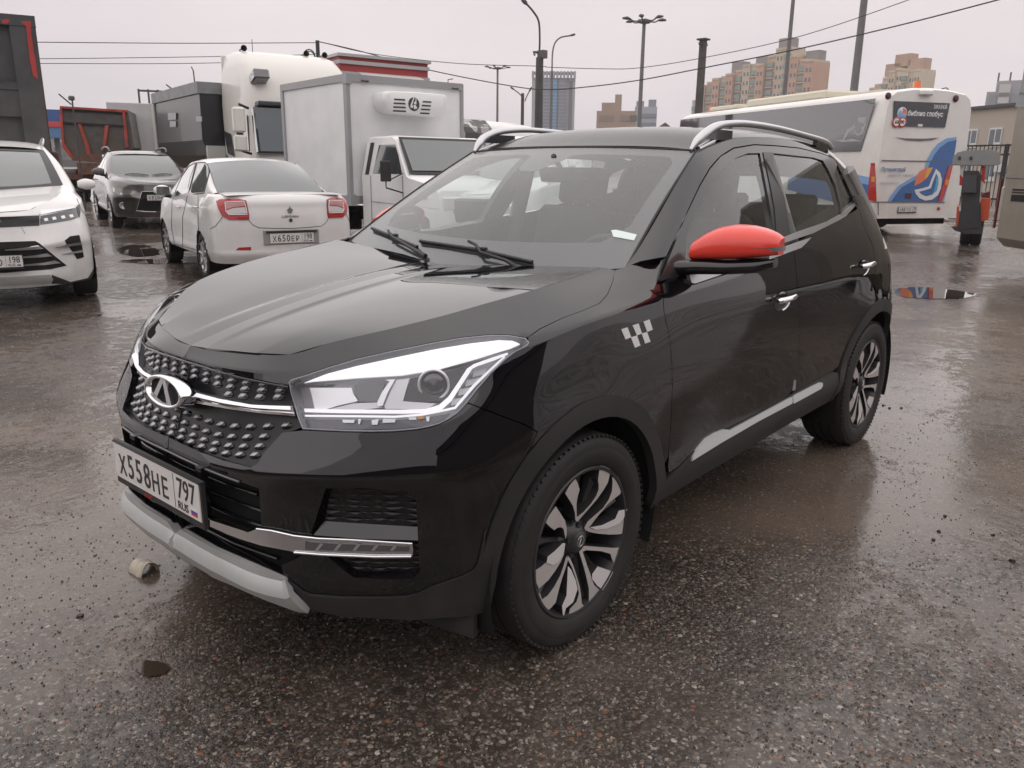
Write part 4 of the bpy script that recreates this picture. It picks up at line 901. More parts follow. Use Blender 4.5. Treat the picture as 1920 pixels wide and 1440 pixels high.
# ---- door mirrors
def mirror(sg):
    r = empty('door_mirror', (0, 0, 0), parent=car)
    X0 = -.64
    def pxo(x, y, X): p = at(x, y, 'x', X); return Vector((p.x, p.y*1, p.z))
    # shell: rows of sections along y
    top = [(1300,457),(1303,450),(1312,443),(1330,431),(1352,423.5),(1372,421.5),(1400,424),(1425,431),(1440,438),(1450,445),(1455.5,452)]
    sec = []
    N_ = 15; ys = np.linspace(.862, 1.137, N_)
    topz = [at(x, y, 'x', X0) for x, y in top]; ty = [p.y for p in topz]; tz = [p.z for p in topz]
    botz = [at(x, y, 'x', X0) for x, y in ((1300, 486), (1380, 486), (1455, 480))]; by = [p.y for p in botz]; bz = [p.z for p in botz]
    q = MB(); m = 16; vs = []
    for i, y in enumerate(ys):
        e = max(math.sin(math.pi*(i+.9)/(N_+.2))**.30, .9 if i < 4 else 0); zt = float(np.interp(y, ty, tz)); zb = float(np.interp(y, by, bz)); h = (zt-zb)
        xb = X0-.045-.12*(y-.85); dep = .105*e
        for k in range(m+1):
            a = math.pi*(k/m); # from back bottom over the front to back top
            cz = -math.cos(a); sx_ = math.sin(a)**(.7 if a > math.pi/2 else .22)
            vs.append((xb+dep*sx_*(1-.12*cz), y*sg, zb+h*(cz*.5+.5)**(.92)))
    q.add(vs, [([i*(m+1)+k, (i+1)*(m+1)+k, (i+1)*(m+1)+k+1, i*(m+1)+k+1])[::-sg] for i in range(N_-1) for k in range(m)], 0, True)
    for i in (0, N_-1): q.add([vs[i*(m+1)+k] for k in range(m+1)], [list(range(m+1))[::(1 if i else -1)*-sg]], 0)
    q.build('mirror_cap', mat('mirror_red', (.78, .055, .035), .3, coat=.5), r)
    # base and arm in gloss black
    q = MB(); pts = []; vs = []; sec_y = [.80, .84, .90, 1.0, 1.08, 1.128]; zt_ = [1.153, 1.160, 1.163, 1.166, 1.172, 1.180]; zb_ = [1.095, 1.105, 1.112, 1.120, 1.13, 1.15]
    for j, y in enumerate(sec_y):
        w_ = [.05, .060, .070, .066, .055, .02][j]; cxm = [-.60, -.61, -.645, -.655, -.665, -.685][j]
        for k in range(12):
            a = 2*math.pi*k/12; vs.append((cxm+w_*math.copysign(abs(math.cos(a))**.6, math.cos(a)), y*sg, (zt_[j]+zb_[j])/2+(zt_[j]-zb_[j])/2*math.copysign(abs(math.sin(a))**.6, math.sin(a))))
    q.add(vs, [[j*12+k, j*12+(k+1) % 12, (j+1)*12+(k+1) % 12, (j+1)*12+k][::sg] for j in range(5) for k in range(12)], 0, True); q.add(vs[-12:], [list(range(12))[::sg]]); q.add(vs[:12], [list(range(12))[::-sg]]); q.build('mirror_base', PAINT, r)
    # indicator strip
    q = MB(); up_ = [(1358,476),(1365,469),(1375,467),(1400,467.5),(1430,467),(1453,465)]; dn_ = [(1358,478),(1380,478.5),(1400,478),(1430,476),(1453,473)]
    def sh(x, y):
        p = at(x, y, 'x', X0+.055); return p
    A_ = [sh(*p) for p in up_]; B_ = [sh(*p) for p in dn_]; n = 16
    def rs(L_): t = np.linspace(0, len(L_)-1, n); return [Vector([float(np.interp(s, range(len(L_)), [p[c] for p in L_])) for c in range(3)]) for s in t]
    A_, B_ = rs(A_), rs(B_); bl = []
    for i, (p, s) in enumerate(zip(A_, B_)):
        for w_ in (p, s):
            y = w_.y; iy = (y-.848)/(1.137-.848)*(N_-1); iy = min(max(iy, 0), N_-1); e = math.sin(math.pi*(iy+.6)/(N_+.2))**.35; xb = X0-.045-.12*(y-.85); 
            zt = float(np.interp(y, ty, tz)); zb = float(np.interp(y, by, bz)); c = max(-1, min(1, 2*(w_.z-zb)/(zt-zb)-1)); bl.append((xb+.105*e*math.sqrt(max(0, 1-c*c))**.7*(1-.12*c)+.004, y*sg, w_.z))
    q.add(bl, [[2*i, 2*i+1, 2*i+3, 2*i+2][::sg] for i in range(n-1)], 0, True); q.build('indicator', mat('indicator_smoke', (.22, .20, .21), .18, coat=.8), r)
    q = MB(); q.box((X0-.05-.02, .99*sg, 1.20), (.006, .21, .075), bev=.002); q.build('mirror_glass', mat('mirror_face', (.7, .7, .72), .03, 1.), r)
    return r
mirror(1); rm_ = mirror(-1); Pv = Matrix.Translation((-.60, -.84, 0)); rm_.matrix_basis = Pv @ Matrix.Rotation(R_(-76), 4, 'Z') @ Pv.inverted()
# ---- cabin
def seat(x, y):
    s = empty('seat', (0, 0, 0), parent=car)
    q = MB(); q.box((x, y, .62), (.50, .50, .16), bev=.05); q.box((x-.30, y, .96), (.15, .48, .62), M=Matrix.Rotation(R_(-14), 4, 'Y'), bev=.06); q.build('seat_back', SEATM, s, auto=50)
    q = MB(); q.box((x-.40, y, 1.37), (.10, .27, .18), M=Matrix.Rotation(R_(-10), 4, 'Y'), bev=.045); q.build('headrest', SEATM, s, auto=50)
    q = MB(); q.tube([(x-.38, y-.05, 1.22), (x-.385, y-.05, 1.33)], .006, 6); q.tube([(x-.38, y+.05, 1.22), (x-.385, y+.05, 1.33)], .006, 6); q.build('headrest_post', SATINCH, s)
seat(-1.25, .36); seat(-1.25, -.36)
q = MB(); q.box((-2.2, 0, .60), (.5, 1.3, .16), bev=.05); q.box((-2.5, 0, .92), (.16, 1.3, .55), M=Matrix.Rotation(R_(-16), 4, 'Y'), bev=.05)
q.build('rear_bench', SEATM, car, auto=50)
for y in (-.4, 0, .4): q = MB(); q.box((-2.57, y, 1.26), (.09, .25, .15), bev=.04); q.build('headrest', SEATM, car, auto=50)
q = MB()
prof = [(-.35, 1.06), (-.55, 1.085), (-.72, 1.075), (-.80, 1.03), (-.83, .90), (-.80, .70)]
q.add([(x, s*.72, z) for s in (-1, 1) for x, z in prof], [[i, i+1, 7+i, 6+i] for i in range(5)]); q.build('dashboard', DASHM, car, smooth=True)
q = MB(); q.lathe([(.185+.014*math.cos(a), .014*math.sin(a)) for a in np.linspace(0, 2*math.pi, 9)], Matrix.Translation((-.93, .36, 1.03)) @ Matrix.Rotation(R_(-62), 4, 'Y'), 40); q.cyl((-.93, .36, 1.03), (-.83, .36, .98), .05); q.box((-.93, .36, 1.03), (.02, .34, .05), M=Matrix.Rotation(R_(25), 4, 'Y')); q.build('steering_wheel', DASHM, car)
q = MB(); add_panel(q, RF, roofp, off=-.05, thick=.002, grid=.08); q.build('headliner', mat('headliner', (.5, .49, .47), .9), car)
q = MB(); q.box((-1.0, 0, 1.43), (.04, .24, .06), M=Matrix.Rotation(R_(20), 4, 'Y'), bev=.02); q.tube([(-.98, 0, 1.46), (-.93, 0, 1.51)], .012, 8); q.build('rear_view_mirror', DASHM, car)
for sg in (1, -1):
    q = MB(); q.tube([(-1.56, .66*sg, 1.50), (-1.60, .80*sg, 1.12), (-1.60, .84*sg, .5)], .05, 8, flat=.6); q.build('inner_pillar', mat('inner_trim', (.30, .29, .28), .8), car); q = MB(); q.tube([(-2.7, .60*sg, 1.46), (-2.85, .70*sg, 1.2)], .09, 8, flat=.6); q.build('inner_pillar', mat('inner_trim', (.30, .29, .28), .8), car)
q = MB(); q.box((-1.25, 0, .48), (3.0, 1.5, .03)); q.build('cabin_floor', DASHM, car)
# tailgate with rear window frame
q = MB(); 
q.add([(-3.08, -.66, 1.27), (-3.08, .66, 1.27), (-2.97, .56, 1.44), (-2.97, -.56, 1.44)], [[0, 1, 2, 3]]); q.build('rear_window', glassmat('rear_glass', (.80, .85, .85), 1.5, .02), car)
q = MB(); q.box((-3.08, 0, 1.47), (.26, 1.16, .03), M=Matrix.Rotation(R_(-14), 4, 'Y'), bev=.012); q.build('rear_spoiler', PAINT, car) if 0 else None
# ---- wheels
wc = [[(618,95),(660,98),(700,112),(695,165),(680,230),(650,290),(605,365),(560,425),(500,500),(462,548),(448,548),(450,515),(505,470),(560,400),(595,340),(610,290),(608,250),(600,210)],
 [(745,180),(775,205),(804,240),(795,285),(775,325),(730,362),(690,400),(650,455),(600,525),(550,605),(530,615),(518,600),(540,550),(600,490),(650,440),(690,370),(712,300),(716,230),(712,192)],
 [(518,600),(550,600),(590,612),(680,600),(760,560),(800,518),(847,500),(840,570),(822,636),(760,644),(700,648),(620,645),(560,634),(525,620)],
 [(480,760),(510,745),(640,750),(720,752),(800,745),(785,820),(757,885),(728,880),(715,850),(700,800),(640,782),(530,778),(505,790),(480,780)],
 [(478,770),(500,780),(510,820),(530,900),(550,970),(570,1045),(608,1080),(604,1155),(560,1200),(522,1228),(528,1150),(530,1080),(518,990),(500,890),(478,800)],
 [(378,820),(400,840),(425,900),(445,980),(462,1060),(468,1130),(472,1195),(515,1240),(450,1300),(380,1335),(358,1322),(368,1280),(378,1235),(430,1180),(452,1120),(450,1080),(438,1000),(415,920),(385,860)],
 [(370,825),(385,850),(360,920),(330,990),(305,1060),(285,1120),(265,1185),(225,1230),(183,1268),(155,1200),(128,1110),(140,1110),(155,1160),(200,1130),(260,1060),(310,980),(345,900)],
 [(103,930),(150,900),(188,870),(220,885),(262,890),(300,860),(335,810),(350,795),(348,815),(320,870),(270,940),(210,1010),(130,1075),(108,1020)],
 [(265,420),(300,470),(350,540),(368,600),(372,650),(362,690),(352,650),(340,605),(315,590),(285,595),(258,612),(220,585),(185,550),(215,490)],
 [(420,200),(440,240),(458,290),(445,350),(440,400),(445,470),(455,545),(440,540),(432,480),(410,420),(375,370),(340,320),(372,260)]]
Yf = .885
wx = [[(555,595),(640,575),(735,520),(760,455),(830,440),(800,515),(760,560),(680,600),(600,612)],[(600,900),(718,940),(690,1010),(640,1090),(590,1050),(555,1000),(558,960)],[(330,720),(355,720),(345,790),(300,865),(250,890),(190,870),(200,820),(260,780)],[(375,900),(400,930),(430,1010),(440,1080),(420,1130),(400,1180),(340,1230),(320,1310),(310,1210),(350,1130),(365,1000)]]  # flat pieces in a brighter tone, painting sky reflected by sloped spoke faces
spk = []
for p in wc+wx:
    o = []
    for x, y in C(p, 980, 850, 4.235):
        v = at(x, y, 'y', Yf); o.append((v.x, v.z-.335))
    spk.append(o)
RIMF = mat('rim_polished', (.62, .585, .56), .36, .35, noise=(60, .05)); RIMB = mat('rim_sky_glint', (.80, .77, .76), .3, .2); RIMD = mat('rim_dark', (.055, .053, .058), .35, .4)
def wheel(ax, sg, rot=0., first=False):
    r = empty('wheel', (ax, sg*Yf, .335), parent=car); 
    M0 = Matrix.Rotation(R_(-90), 4, 'X') if sg > 0 else Matrix.Rotation(R_(90), 4, 'X')   # local z outwards
    rr = .345
    q = MB(); prof = [(.240, -.225), (.262, -.232), (.300, -.235), (.326, -.228), (.340, -.212)]
    # tread with grooves
    for a, b, g in ((-.205, -.165, 0), (-.165, -.155, 1), (-.155, -.122, 0), (-.122, -.112, 1), (-.112, -.075, 0), (-.075, -.065, 1), (-.065, -.022, 0)):
        h = -.009 if g else 0; e = .345; prof += [(e+h, a+.0008), (e+h, b-.0008)]
    prof += [(.341, -.012), (.333, .0), (.322, .007), (.308, .011), (.302, .0105), (.298, .0125), (.278, .0125), (.262, .009), (.250, .004), (.243, -.002)]
    q.lathe(prof, M0, 120)
    # shoulder lugs
    for i in range(90):
        a = 2*math.pi*i/90
        Mx = M0 @ Matrix.Rotation(a, 4, 'Z') @ Matrix.Translation((.3325, 0, -.006)) @ Matrix.Rotation(R_(42), 4, 'Y')
        q.box((0, 0, 0), (.007, .010, .026), M=None); b = q.v[-8:]; q.v[-8:] = [tuple(Mx @ Vector(v)) for v in b]
    q.build('tyre', RUBBER, r, auto=40)
    q = MB(); q.lathe([(.242, -.215), (.246, -.21), (.243, -.0), (.240, .0035), (.232, .002), (.228, -.010), (.215, -.06), (.205, -.16), (.205, -.20)], M0, 72, mi=1)
    S3 = Matrix.Rotation(R_(rot), 4, 'Z')
    for ip, p in enumerate(spk):
        hi_ = ip >= 10; P3 = []
        for x, z in p:
            P3.append(Vector((x, z)))
        n = len(P3); tri = tess(P3 if sum(P3[i].x*P3[(i+1) % n].y-P3[(i+1) % n].x*P3[i].y for i in range(n)) > 0 else P3[::-1])
        if sum(P3[i].x*P3[(i+1) % n].y-P3[(i+1) % n].x*P3[i].y for i in range(n)) < 0: P3 = P3[::-1]
        def lift(v, d):
            v3 = S3 @ Vector((v.x, v.y, 0)); rad = math.hypot(v.x, v.y); y = -.016*(1-min(1, rad/.2)) - d
            return (v3.x*(1), y*sg, v3.y)
        cen = sum(P3, Vector((0, 0)))/n
        top = [lift(v, -.0015 if hi_ else .001) for v in P3]; lo = [lift(cen+(v-cen)*1.10 if 0 else v, .045) for v in P3]
        q.add(top, [t[::-1] if sg > 0 else t for t in tri], 2 if hi_ else 0); q.add(top+lo, [[i, (i+1) % n, n+(i+1) % n, n+i][::sg] for i in range(n)], 1)
    # dark hub, recessed webs behind the bright faces
    q.lathe([(.0, -.012), (.034, -.012), (.040, -.016), (.060, -.030), (.075, -.06), (.078, -.12)], M0, 48, mi=1)
    for i in range(5):
        for da in (-13, 13):
            a = R_(72*i+36-6+rot+da); pA = Vector((math.cos(a)*.05, sg*-.045, math.sin(a)*.05)); pB = Vector((math.cos(a)*.215, sg*-.042, math.sin(a)*.215)); q.tube([pA, pA.lerp(pB, .6), pB], [.016, .015, .026], 6, mi=1, flat=.8)
    for i in range(5):
        a = R_(72*i+20+rot); q.cyl((math.cos(a)*.052, sg*-.026, math.sin(a)*.052), (math.cos(a)*.052, sg*-.016, math.sin(a)*.052), .0085, mi=1, seg=6)
    q.build('rim', [RIMF, RIMD, RIMB], r, auto=30)
    q = MB(); q.lathe([(0, -.008), (.027, -.008), (.031, -.012)], M0, 32); hc_ = q.build('hub_cap', mat('cap_dark', (.05, .05, .055), .35), r)
    q = MB(); q.lathe([(.014, -.0075), (.015, -.0065), (.018, -.0065), (.019, -.0075)], M0, 32); q.tube([(-.007, sg*-.007, -.010), (0, sg*-.007, .012), (.007, sg*-.007, -.010)], .0018, 6); q.build('cap_badge', SATINCH, r)
    q = MB(); q.lathe([(.10, -.145), (.155, -.145), (.155, -.165), (.10, -.165)], M0, 48); q.box((.13, sg*-.155, .03), (.07, .06, .13)); q.build('brake_disc', mat('disc_steel', (.20, .19, .18), .4, .8), r)
wheel(0, 1); wheel(-2.61, 1, -14); wheel(0, -1); wheel(-2.61, -1, 20)
# ================================================================ OTHER CARS
def gz(x, y): return .014*min(max(-y-6, 0), 25)
def grid_mesh(mb, s, nu, nv, skip=None, off=0., mi=0, mirror=True, u0=None, u1=None):
    UU = np.linspace(s.us[0] if u0 is None else u0, s.us[-1] if u1 is None else u1, nu); VV = np.linspace(0, s.vs[-1], nv); g = np.array([(u, v) for v in VV for u in UU]); P = s.eval(g)
    P = P+s.normal(g)*off if off else P; F = []
    for j in range(nv-1):
        for i in range(nu-1):
            a = j*nu+i
            if skip and skip(P[[a, a+1, a+nu, a+nu+1]].mean(0)): continue
            F.append([a, a+1, a+nu+1, a+nu])
    mb.add(P, F, mi, True)
    if mirror: mb.add(P*np.array([1, -1, 1]), [f[::-1] for f in F], mi, True)
class CarKit:
    def __init__(k, name, label, pose, dims, SXn=None, TZn=None, TYn=None, flip=False, rear=None, hoodz=None, cat='car', group=None):
        x, y, hd = pose; k.root = empty(name, (x, y, gz(x, y)), R_(hd)); tag(k.root, label, cat, group)
        M = Matrix.Translation((x, y, gz(x, y))) @ Matrix.Rotation(R_(hd), 4, 'Z'); k.Mw = M
        k.flip = flip
        if flip: k.root.scale = (1, -1, 1); M = M @ Matrix.Diagonal((1, -1, 1, 1))
        k.M = M; fx, fy, fz = dims; k.fx, k.fy, k.fz = fx, fy, fz
        mapx = lambda v: float(np.interp(v, [-3.4, -2.61, -1.1, 0, .86], fx)); mapz = lambda v: float(np.interp(v, [.25, .70, .92, 1.125, 1.34, 1.65], fz))
        k.mapx, k.mapz = mapx, mapz
        mp = lambda p: (mapx(p[0]), p[1]*fy, mapz(p[2]))
        Gn = [[mp(p) for p in r] for r in G]
        if rear: Gn = rear(Gn)
        k.W = Surf(Gn, cr_, M=M); k.H = Surf([[mp(p) for p in r] for r in HG], hc, M=M)
        sx = SXn or [mapx(v) for v in SX]; tz = TZn or [mapz(v) for v in TZ]; ty = TYn or [v*fy for v in TY]; k.sx, k.tz, k.ty = sx, tz, ty
        iv = lambda v: float(np.interp(v, fx, [-3.4, -2.61, -1.1, 0, .86])); izv = lambda v: float(np.interp(v, fz, [.25, .70, .92, 1.125, 1.34, 1.65]))
        rows = []
        for t in tt:
            row = []
            for a, b, c_ in zip(sx, tz, ty):
                zb = mapz(1.03)+max(0, (sx[4]-a))*.06; zb = min(zb, b-.02); z = zb+(b-zb)*t; y_ = side_y(iv(a), izv(z))*fy; e = side_y(iv(a), izv(b))*fy-c_; row.append((a, y_-e*t**7, z))
            rows.append(row)
        k.S = Surf(rows, M=M)
    def roofgrid(k, i0, i1, crown=.05):
        xs = k.sx[i1:i0:-1] if False else k.sx[i0:i1+1][::-1]; zs = k.tz[i0:i1+1][::-1]; ys = k.ty[i0:i1+1][::-1]; rows = []
        n = len(xs)
        for q in (0, .3, .6, .8, .92, 1.):
            rows.append([(x+(.045 if j == n-1 else 0)*(1-q*q)*1.0-(.05 if j == 0 else 0)*(1-q*q), y*q, z+(crown*(.75 if j in (0, n-1) else 1))*(1-(.45*q*q+.55*q**6))) for j, (x, z, y) in enumerate(zip(xs, zs, ys))])
        return Surf(rows, M=k.M)
    def glass_between(k, A, B, bulge=.02, n=5):
        """sheet between a lower and an upper line of points given from -y to +y"""
        rows = []
        A = [Vector(a) for a in A]; B = [Vector(b) for b in B]; nn = ((A[-1]-A[0]).cross(B[len(B)//2]-A[len(A)//2])).normalized()
        for j in range(n): v = j/(n-1); rows.append([tuple(a.lerp(b, v)+nn*bulge*math.sin(math.pi*v)) for a, b in zip(A, B)])
        return Surf(rows, M=k.M)
    def part(k, name, m, parent=None, label=None, mb=None):
        return pbuild(mb, name, m, parent if parent is not None else k.root, label)
def simple_wheel(parent, x, y, sg, rad=.32, rim=.21, wid=.2, spokes=7, rm=None, cap=True, closed=False):
    r = empty('wheel', (x, y, rad), parent=parent); M0 = Matrix.Rotation(R_(-90*sg), 4, 'X')
    q = MB(); q.lathe([(rim, -wid), (rad*.93, -wid), (rad, -wid+.03), (rad, -.03), (rad*.965, -.004), (rad*.90, .006), (rim*1.06, .004), (rim, -.01)], M0, 40); q.build('tyre', RUBBER, r, auto=40)
    q = MB(); q.lathe([(rim, -wid*.9), (rim, -.01), (rim*.95, -.002), (rim*.90, -.02), (rim*.86, -wid*.8)], M0, 32)
    if closed: q.lathe([(rim*.9, -.03), (rim*.6, -.06), (rim*.35, -.03), (0, -.02)], M0, 24)
    else:
        q.lathe([(0, -.012), (rim*.22, -.012), (rim*.26, -.05)], M0, 20)
        for i in range(spokes):
            a = 2*math.pi*i/spokes+.3; c, s_ = math.cos(a), math.sin(a); q.tube([(c*rim*.15, -sg*.02, s_*rim*.15), (c*rim*.6, -sg*.022, s_*rim*.6), (c*rim*.93, -sg*.012, s_*rim*.93)], [rim*.10, rim*.08, rim*.15], 6, flat=.7)
        q.lathe([(rim*.86, -wid*.5), (0, -wid*.5)], M0, 20, mi=1)
    q.build('rim', [rm or mat('rim_silver', (.55, .55, .56), .35, .7), VOID], r, auto=35)
DGL = mat('dark_glass', (.03, .038, .04), .06, coat=1., coat_r=.02, coat_ior=1.55)
DGL2 = mat('grey_glass', (.10, .115, .115), .08, coat=1., coat_r=.02, coat_ior=1.6)
WHITEP = mat('white_paint', (.76, .755, .74), .3, coat=.7, dirt=((.30, .27, .23), 3.5, .35, .15, 1.1))
GREYP = mat('grey_brown_paint', (.085, .078, .076), .32, .35, coat=.9, coat_ior=1.8, dirt=((.16, .13, .11), 4, .5, .2, 1.1))
def arch_skip(axs, r=.36, zc=.33, ymin=.55): return lambda P: P[1] > ymin and min(math.hypot(P[0]-a, P[2]-zc) for a in axs) < r
def arches(k, axs, r=.36, zc=.33, y=.9, m=None, name='arch_liner'):
    q = MB()
    for a in axs:
        for sg in (1, -1):
            M_ = Matrix.Translation((a, sg*y, zc)) @ Matrix.Rotation(R_(90*sg), 4, 'X'); q.lathe([(r+.012, -.002), (r-.02, .0), (r-.02, .28), (.0, .30)], M_, seg=28, a0=R_(-25), a1=R_(205))
    q.box((axs[1]/2, 0, .27), (-axs[1]+1.2, 1.4, .04)); q.box((axs[1]/2, 0, .42), (-axs[1]-.8, 1.5, .3))
    q.build(name, VOID, k.root)
def tube_px(mb, s, pts, r, off=.002, closed=False, mirror=False, seg=6, step=8):
    o = s.outline(pts, closed=closed, step=step); P = [Vector(a)+Vector(b)*off for a, b in zip(s.eval(o), s.normal(o))]; mb.tube(P, r, seg, closed=closed)
    if mirror: mb.tube([Vector((p.x, -p.y, p.z)) for p in P], r, seg, closed=closed)
SEAM = mat('seam_dark', (.03, .03, .03), .7)
def wedge_mirror(k, x, y, z, sg, m, face=True, sc=1.):
    r = empty('door_mirror', (0, 0, 0), parent=k.root)
    q = MB(); n = 10; vs = []
    for i in range(n):
        t = i/(n-1); e = math.sin(math.pi*(t*.86+.09))**.5; yy = y-(1-t)*.22*sc
        for j in range(12): a = 2*math.pi*j/12; vs.append((x+.05*e*math.cos(a)*1.2+(.02 if math.cos(a) > 0 else 0), yy*sg, z+.075*sc*e*math.sin(a)))
    q.add(vs, [[i*12+j, i*12+(j+1) % 12, (i+1)*12+(j+1) % 12, (i+1)*12+j][::sg] for i in range(n-1) for j in range(12)]+[list(range(12))[::-sg], [(n-1)*12+j for j in range(12)][::sg]], 0, True)
    q.build('mirror_cap', m, r); q = MB(); q.tube([(x+.02, (y-.32*sc)*sg, z-.09), (x, (y-.14*sc)*sg, z-.07)], [.04, .025], 8); q.build('mirror_arm', SATIN, r)
    if face: q = MB(); q.box((x-.062, (y-.11*sc)*sg, z), (.01, .17*sc, .11*sc), bev=.003); q.build('mirror_glass', DGL2, r)
# ---------------------------------------------------------------- white SUV, left edge
kw = CarKit('suv', 'white SUV with slatted lower grille, cut off at the left edge of the photo', (-1.03, -7.70, 71.8), ([-3.85, -2.80, -1.15, 0, .96], 1.03, [.22, .66, .93, 1.17, 1.40, 1.70]))
q = MB(); sk_ = arch_skip((0, -2.8), .385, .36); grid_mesh(q, kw.W, 120, 44, sk_); grid_mesh(q, kw.H, 30, 16); grid_mesh(q, kw.S, 60, 20); kwR = kw.roofgrid(5, 11); grid_mesh(q, kwR, 30, 14)
q.box((kw.mapx(-3.0), 0, 1.35), (.5, 1.2, .5)); kw.part('body', WHITEP, mb=q); arches(kw, (0, -2.8), .385, .36, .93)
f_ = kw.S
A = [(kw.mapx(-.25-.15*q_*q_), .735*1.03*q_, kw.mapz(1.085+.05*q_*q_)) for q_ in np.linspace(-1, 1, 9)]; B = [(kw.mapx(-1.02-.045*q_*q_), .605*1.03*q_, kw.mapz(1.547-.017*q_*q_)) for q_ in np.linspace(-1, 1, 9)]
g_ = kw.glass_between(A, B, .03); q = MB(); grid_mesh(q, g_, 24, 12, mirror=False, off=-.004); kw.part('windscreen', DGL2, mb=q)
q = MB(); Q = g_.us[-1]; V_ = g_.vs[-1]; oo = np.array([(0, 0), (Q, 0), (Q, V_), (0, V_)]); ii = np.array([(Q*.07, V_*.10), (Q*.93, V_*.10), (Q*.95, V_*.93), (Q*.05, V_*.93)]); 
def dens(P, n=12): return np.concatenate([[P[i]+(P[(i+1) % len(P)]-P[i])*t/n for t in range(n)] for i in range(len(P))])
add_panel(q, g_, dens(oo), holes=[dens(ii)], off=.001, thick=.001, mirror=False, grid=.08); kw.part('screen_border', mat('screen_black', (.03, .03, .033), .3), mb=q)
def wp(pts): return C(pts, 0, 240, 4.235)
q = MB(); P2(q, kw.W, wp([(318,768),(320,700),(430,678),(590,642),(625,612),(638,660),(632,708),(560,732),(440,752)]), off=.004, thick=.01, step=6); a_, b_ = pair(q, 'headlight', mat('lamp_glass_dark', (.05, .052, .058), .12, coat=1.), kw.root)
q = MB(); P2(q, kw.W, wp([(320,655),(450,645),(590,622),(600,636),(450,664),(320,692)]), off=.006, thick=.01, step=6)
for x0 in (345, 410, 480, 545): P2(q, kw.W, wp([(x0,720-(x0-345)*.14),(x0+28,714-(x0-345)*.14),(x0+38,735-(x0-345)*.14),(x0+10,742-(x0-345)*.14)]), off=.007, thick=.004, step=6)
pair(q, 'lamp_cell', LAMPM, kw.root)
zt0 = kw.W.near((kw.mapx(.8), 0, .93)); 
def band(s, pts, z0, z1): 
    return np.concatenate([s.outline(pts, closed=False, step=8), [[0, z0], [0, z1]]])
wv = lambda z, x=.9: kw.W.near((x, 0.0, z))[1]
gv = kw.W.outline(wp([(40, 705), (312, 695), (312, 775), (40, 788)]), closed=False, step=8); pg = np.concatenate([[[0, gv[0][1]]], gv, [[0, gv[-1][1]]]])
q = MB(); add_panel(q, kw.W, pg, off=.005, thick=.012, grid=.05); kw.part('upper_grille', mat('grille_dark', (.022, .022, .025), .3), mb=q)
lgv = kw.W.outline(wp([(40, 905), (280, 898), (315, 918), (420, 1005), (528, 1092), (400, 1122), (130, 1142), (40, 1150)]), closed=False, step=8); pg = np.concatenate([[[0, lgv[0][1]]], lgv, [[0, lgv[-1][1]]]])
q = MB(); add_panel(q, kw.W, pg, off=.004, thick=.012, grid=.05); lgr = kw.part('lower_grille', VOID, mb=q)
q = MB()
for a in ([(40, 965), (220, 948), (300, 935), (345, 958), (230, 968), (40, 972)], [(85, 1030), (280, 1010), (370, 995), (410, 1018), (290, 1028), (90, 1036)], [(120, 1092), (350, 1068), (430, 1052), (480, 1072), (350, 1088), (125, 1098)]): P2(q, kw.W, wp(a), off=.012, thick=.01, step=6)
pair(q, 'grille_bar', SATINCH, lgr)
q = MB(); P2(q, kw.W, wp([(513,895),(555,860),(628,850),(648,930),(665,1025),(612,1042),(570,975),(535,930)]), off=.004, thick=.01, step=6); a_, b_ = pair(q, 'side_vent', VOID, kw.root)
q = MB(); P2(q, kw.W, wp([(445,945),(530,922),(638,905),(640,925),(540,938)]), off=.012, thick=.01, step=6); P2(q, kw.W, wp([(492,1000),(560,985),(650,968),(652,985),(570,996)]), off=.012, thick=.01, step=6); pair(q, 'vent_blade', SATINCH, kw.root)
q = MB(); P2(q, kw.W, wp([(410,1165),(560,1222),(700,1190),(740,1120),(745,1180),(700,1215),(580,1240),(410,1235)]), off=.004, thick=.02, step=8); pair(q, 'lower_trim', SATIN, kw.root)
bv = kw.W.outline(wp([(130, 1180), (390, 1162), (420, 1200), (400, 1232), (130, 1240)]), closed=False, step=8); pg = np.concatenate([[[0, bv[0][1]]], bv, [[0, bv[-1][1]]]])
q = MB(); add_panel(q, kw.W, pg, off=.01, thick=.012, grid=.05); kw.part('skid_plate', SILVERP, mb=q)
number_plate(kw.root, Matrix.Translation((1.01, 0, .50)) @ Matrix.Rotation(R_(90), 4, 'Z') @ Matrix.Rotation(R_(90), 4, 'X'), [('Х', 0), ('2', 1), ('0', 1), ('4', 1), ('Х', 0), ('О', 0)], '198')
text('EXEED', .06, Matrix.Translation((.985, 0, .885)) @ Matrix.Rotation(R_(90), 4, 'Z') @ Matrix.Rotation(R_(90), 4, 'X'), 'badge_letters', SATINCH, kw.root, sx=1.5)
wedge_mirror(kw, -.72, 1.10, 1.20, 1, WHITEP, sc=.85); wedge_mirror(kw, -.72, 1.10, 1.20, -1, WHITEP, sc=.85)
for a, s_ in ((0, 1), (0, -1), (-2.8, 1), (-2.8, -1)): simple_wheel(kw.root, a, .935*s_, s_, .365, .24, .235, 10)
q = MB(); tube_px(q, kw.W, wp([(312, 690), (590, 640), (625, 608)]), .003); tube_px(q, kw.W, wp([(610, 560), (640, 640), (720, 760)]), .003); tube_px(q, kw.W, wp([(170, 790), (200, 840)]), .0015); pair(q, 'panel_seam', SEAM, kw.root)
q = MB(); pts = [(-1.25, .62, 1.655), (-1.4, .635, 1.70), (-1.8, .64, 1.73), (-2.6, .63, 1.70), (-2.85, .61, 1.64)]; q.tube(catmull(pts, 5), .016, 8); pair(q, 'roof_rail', RAILM, kw.root)
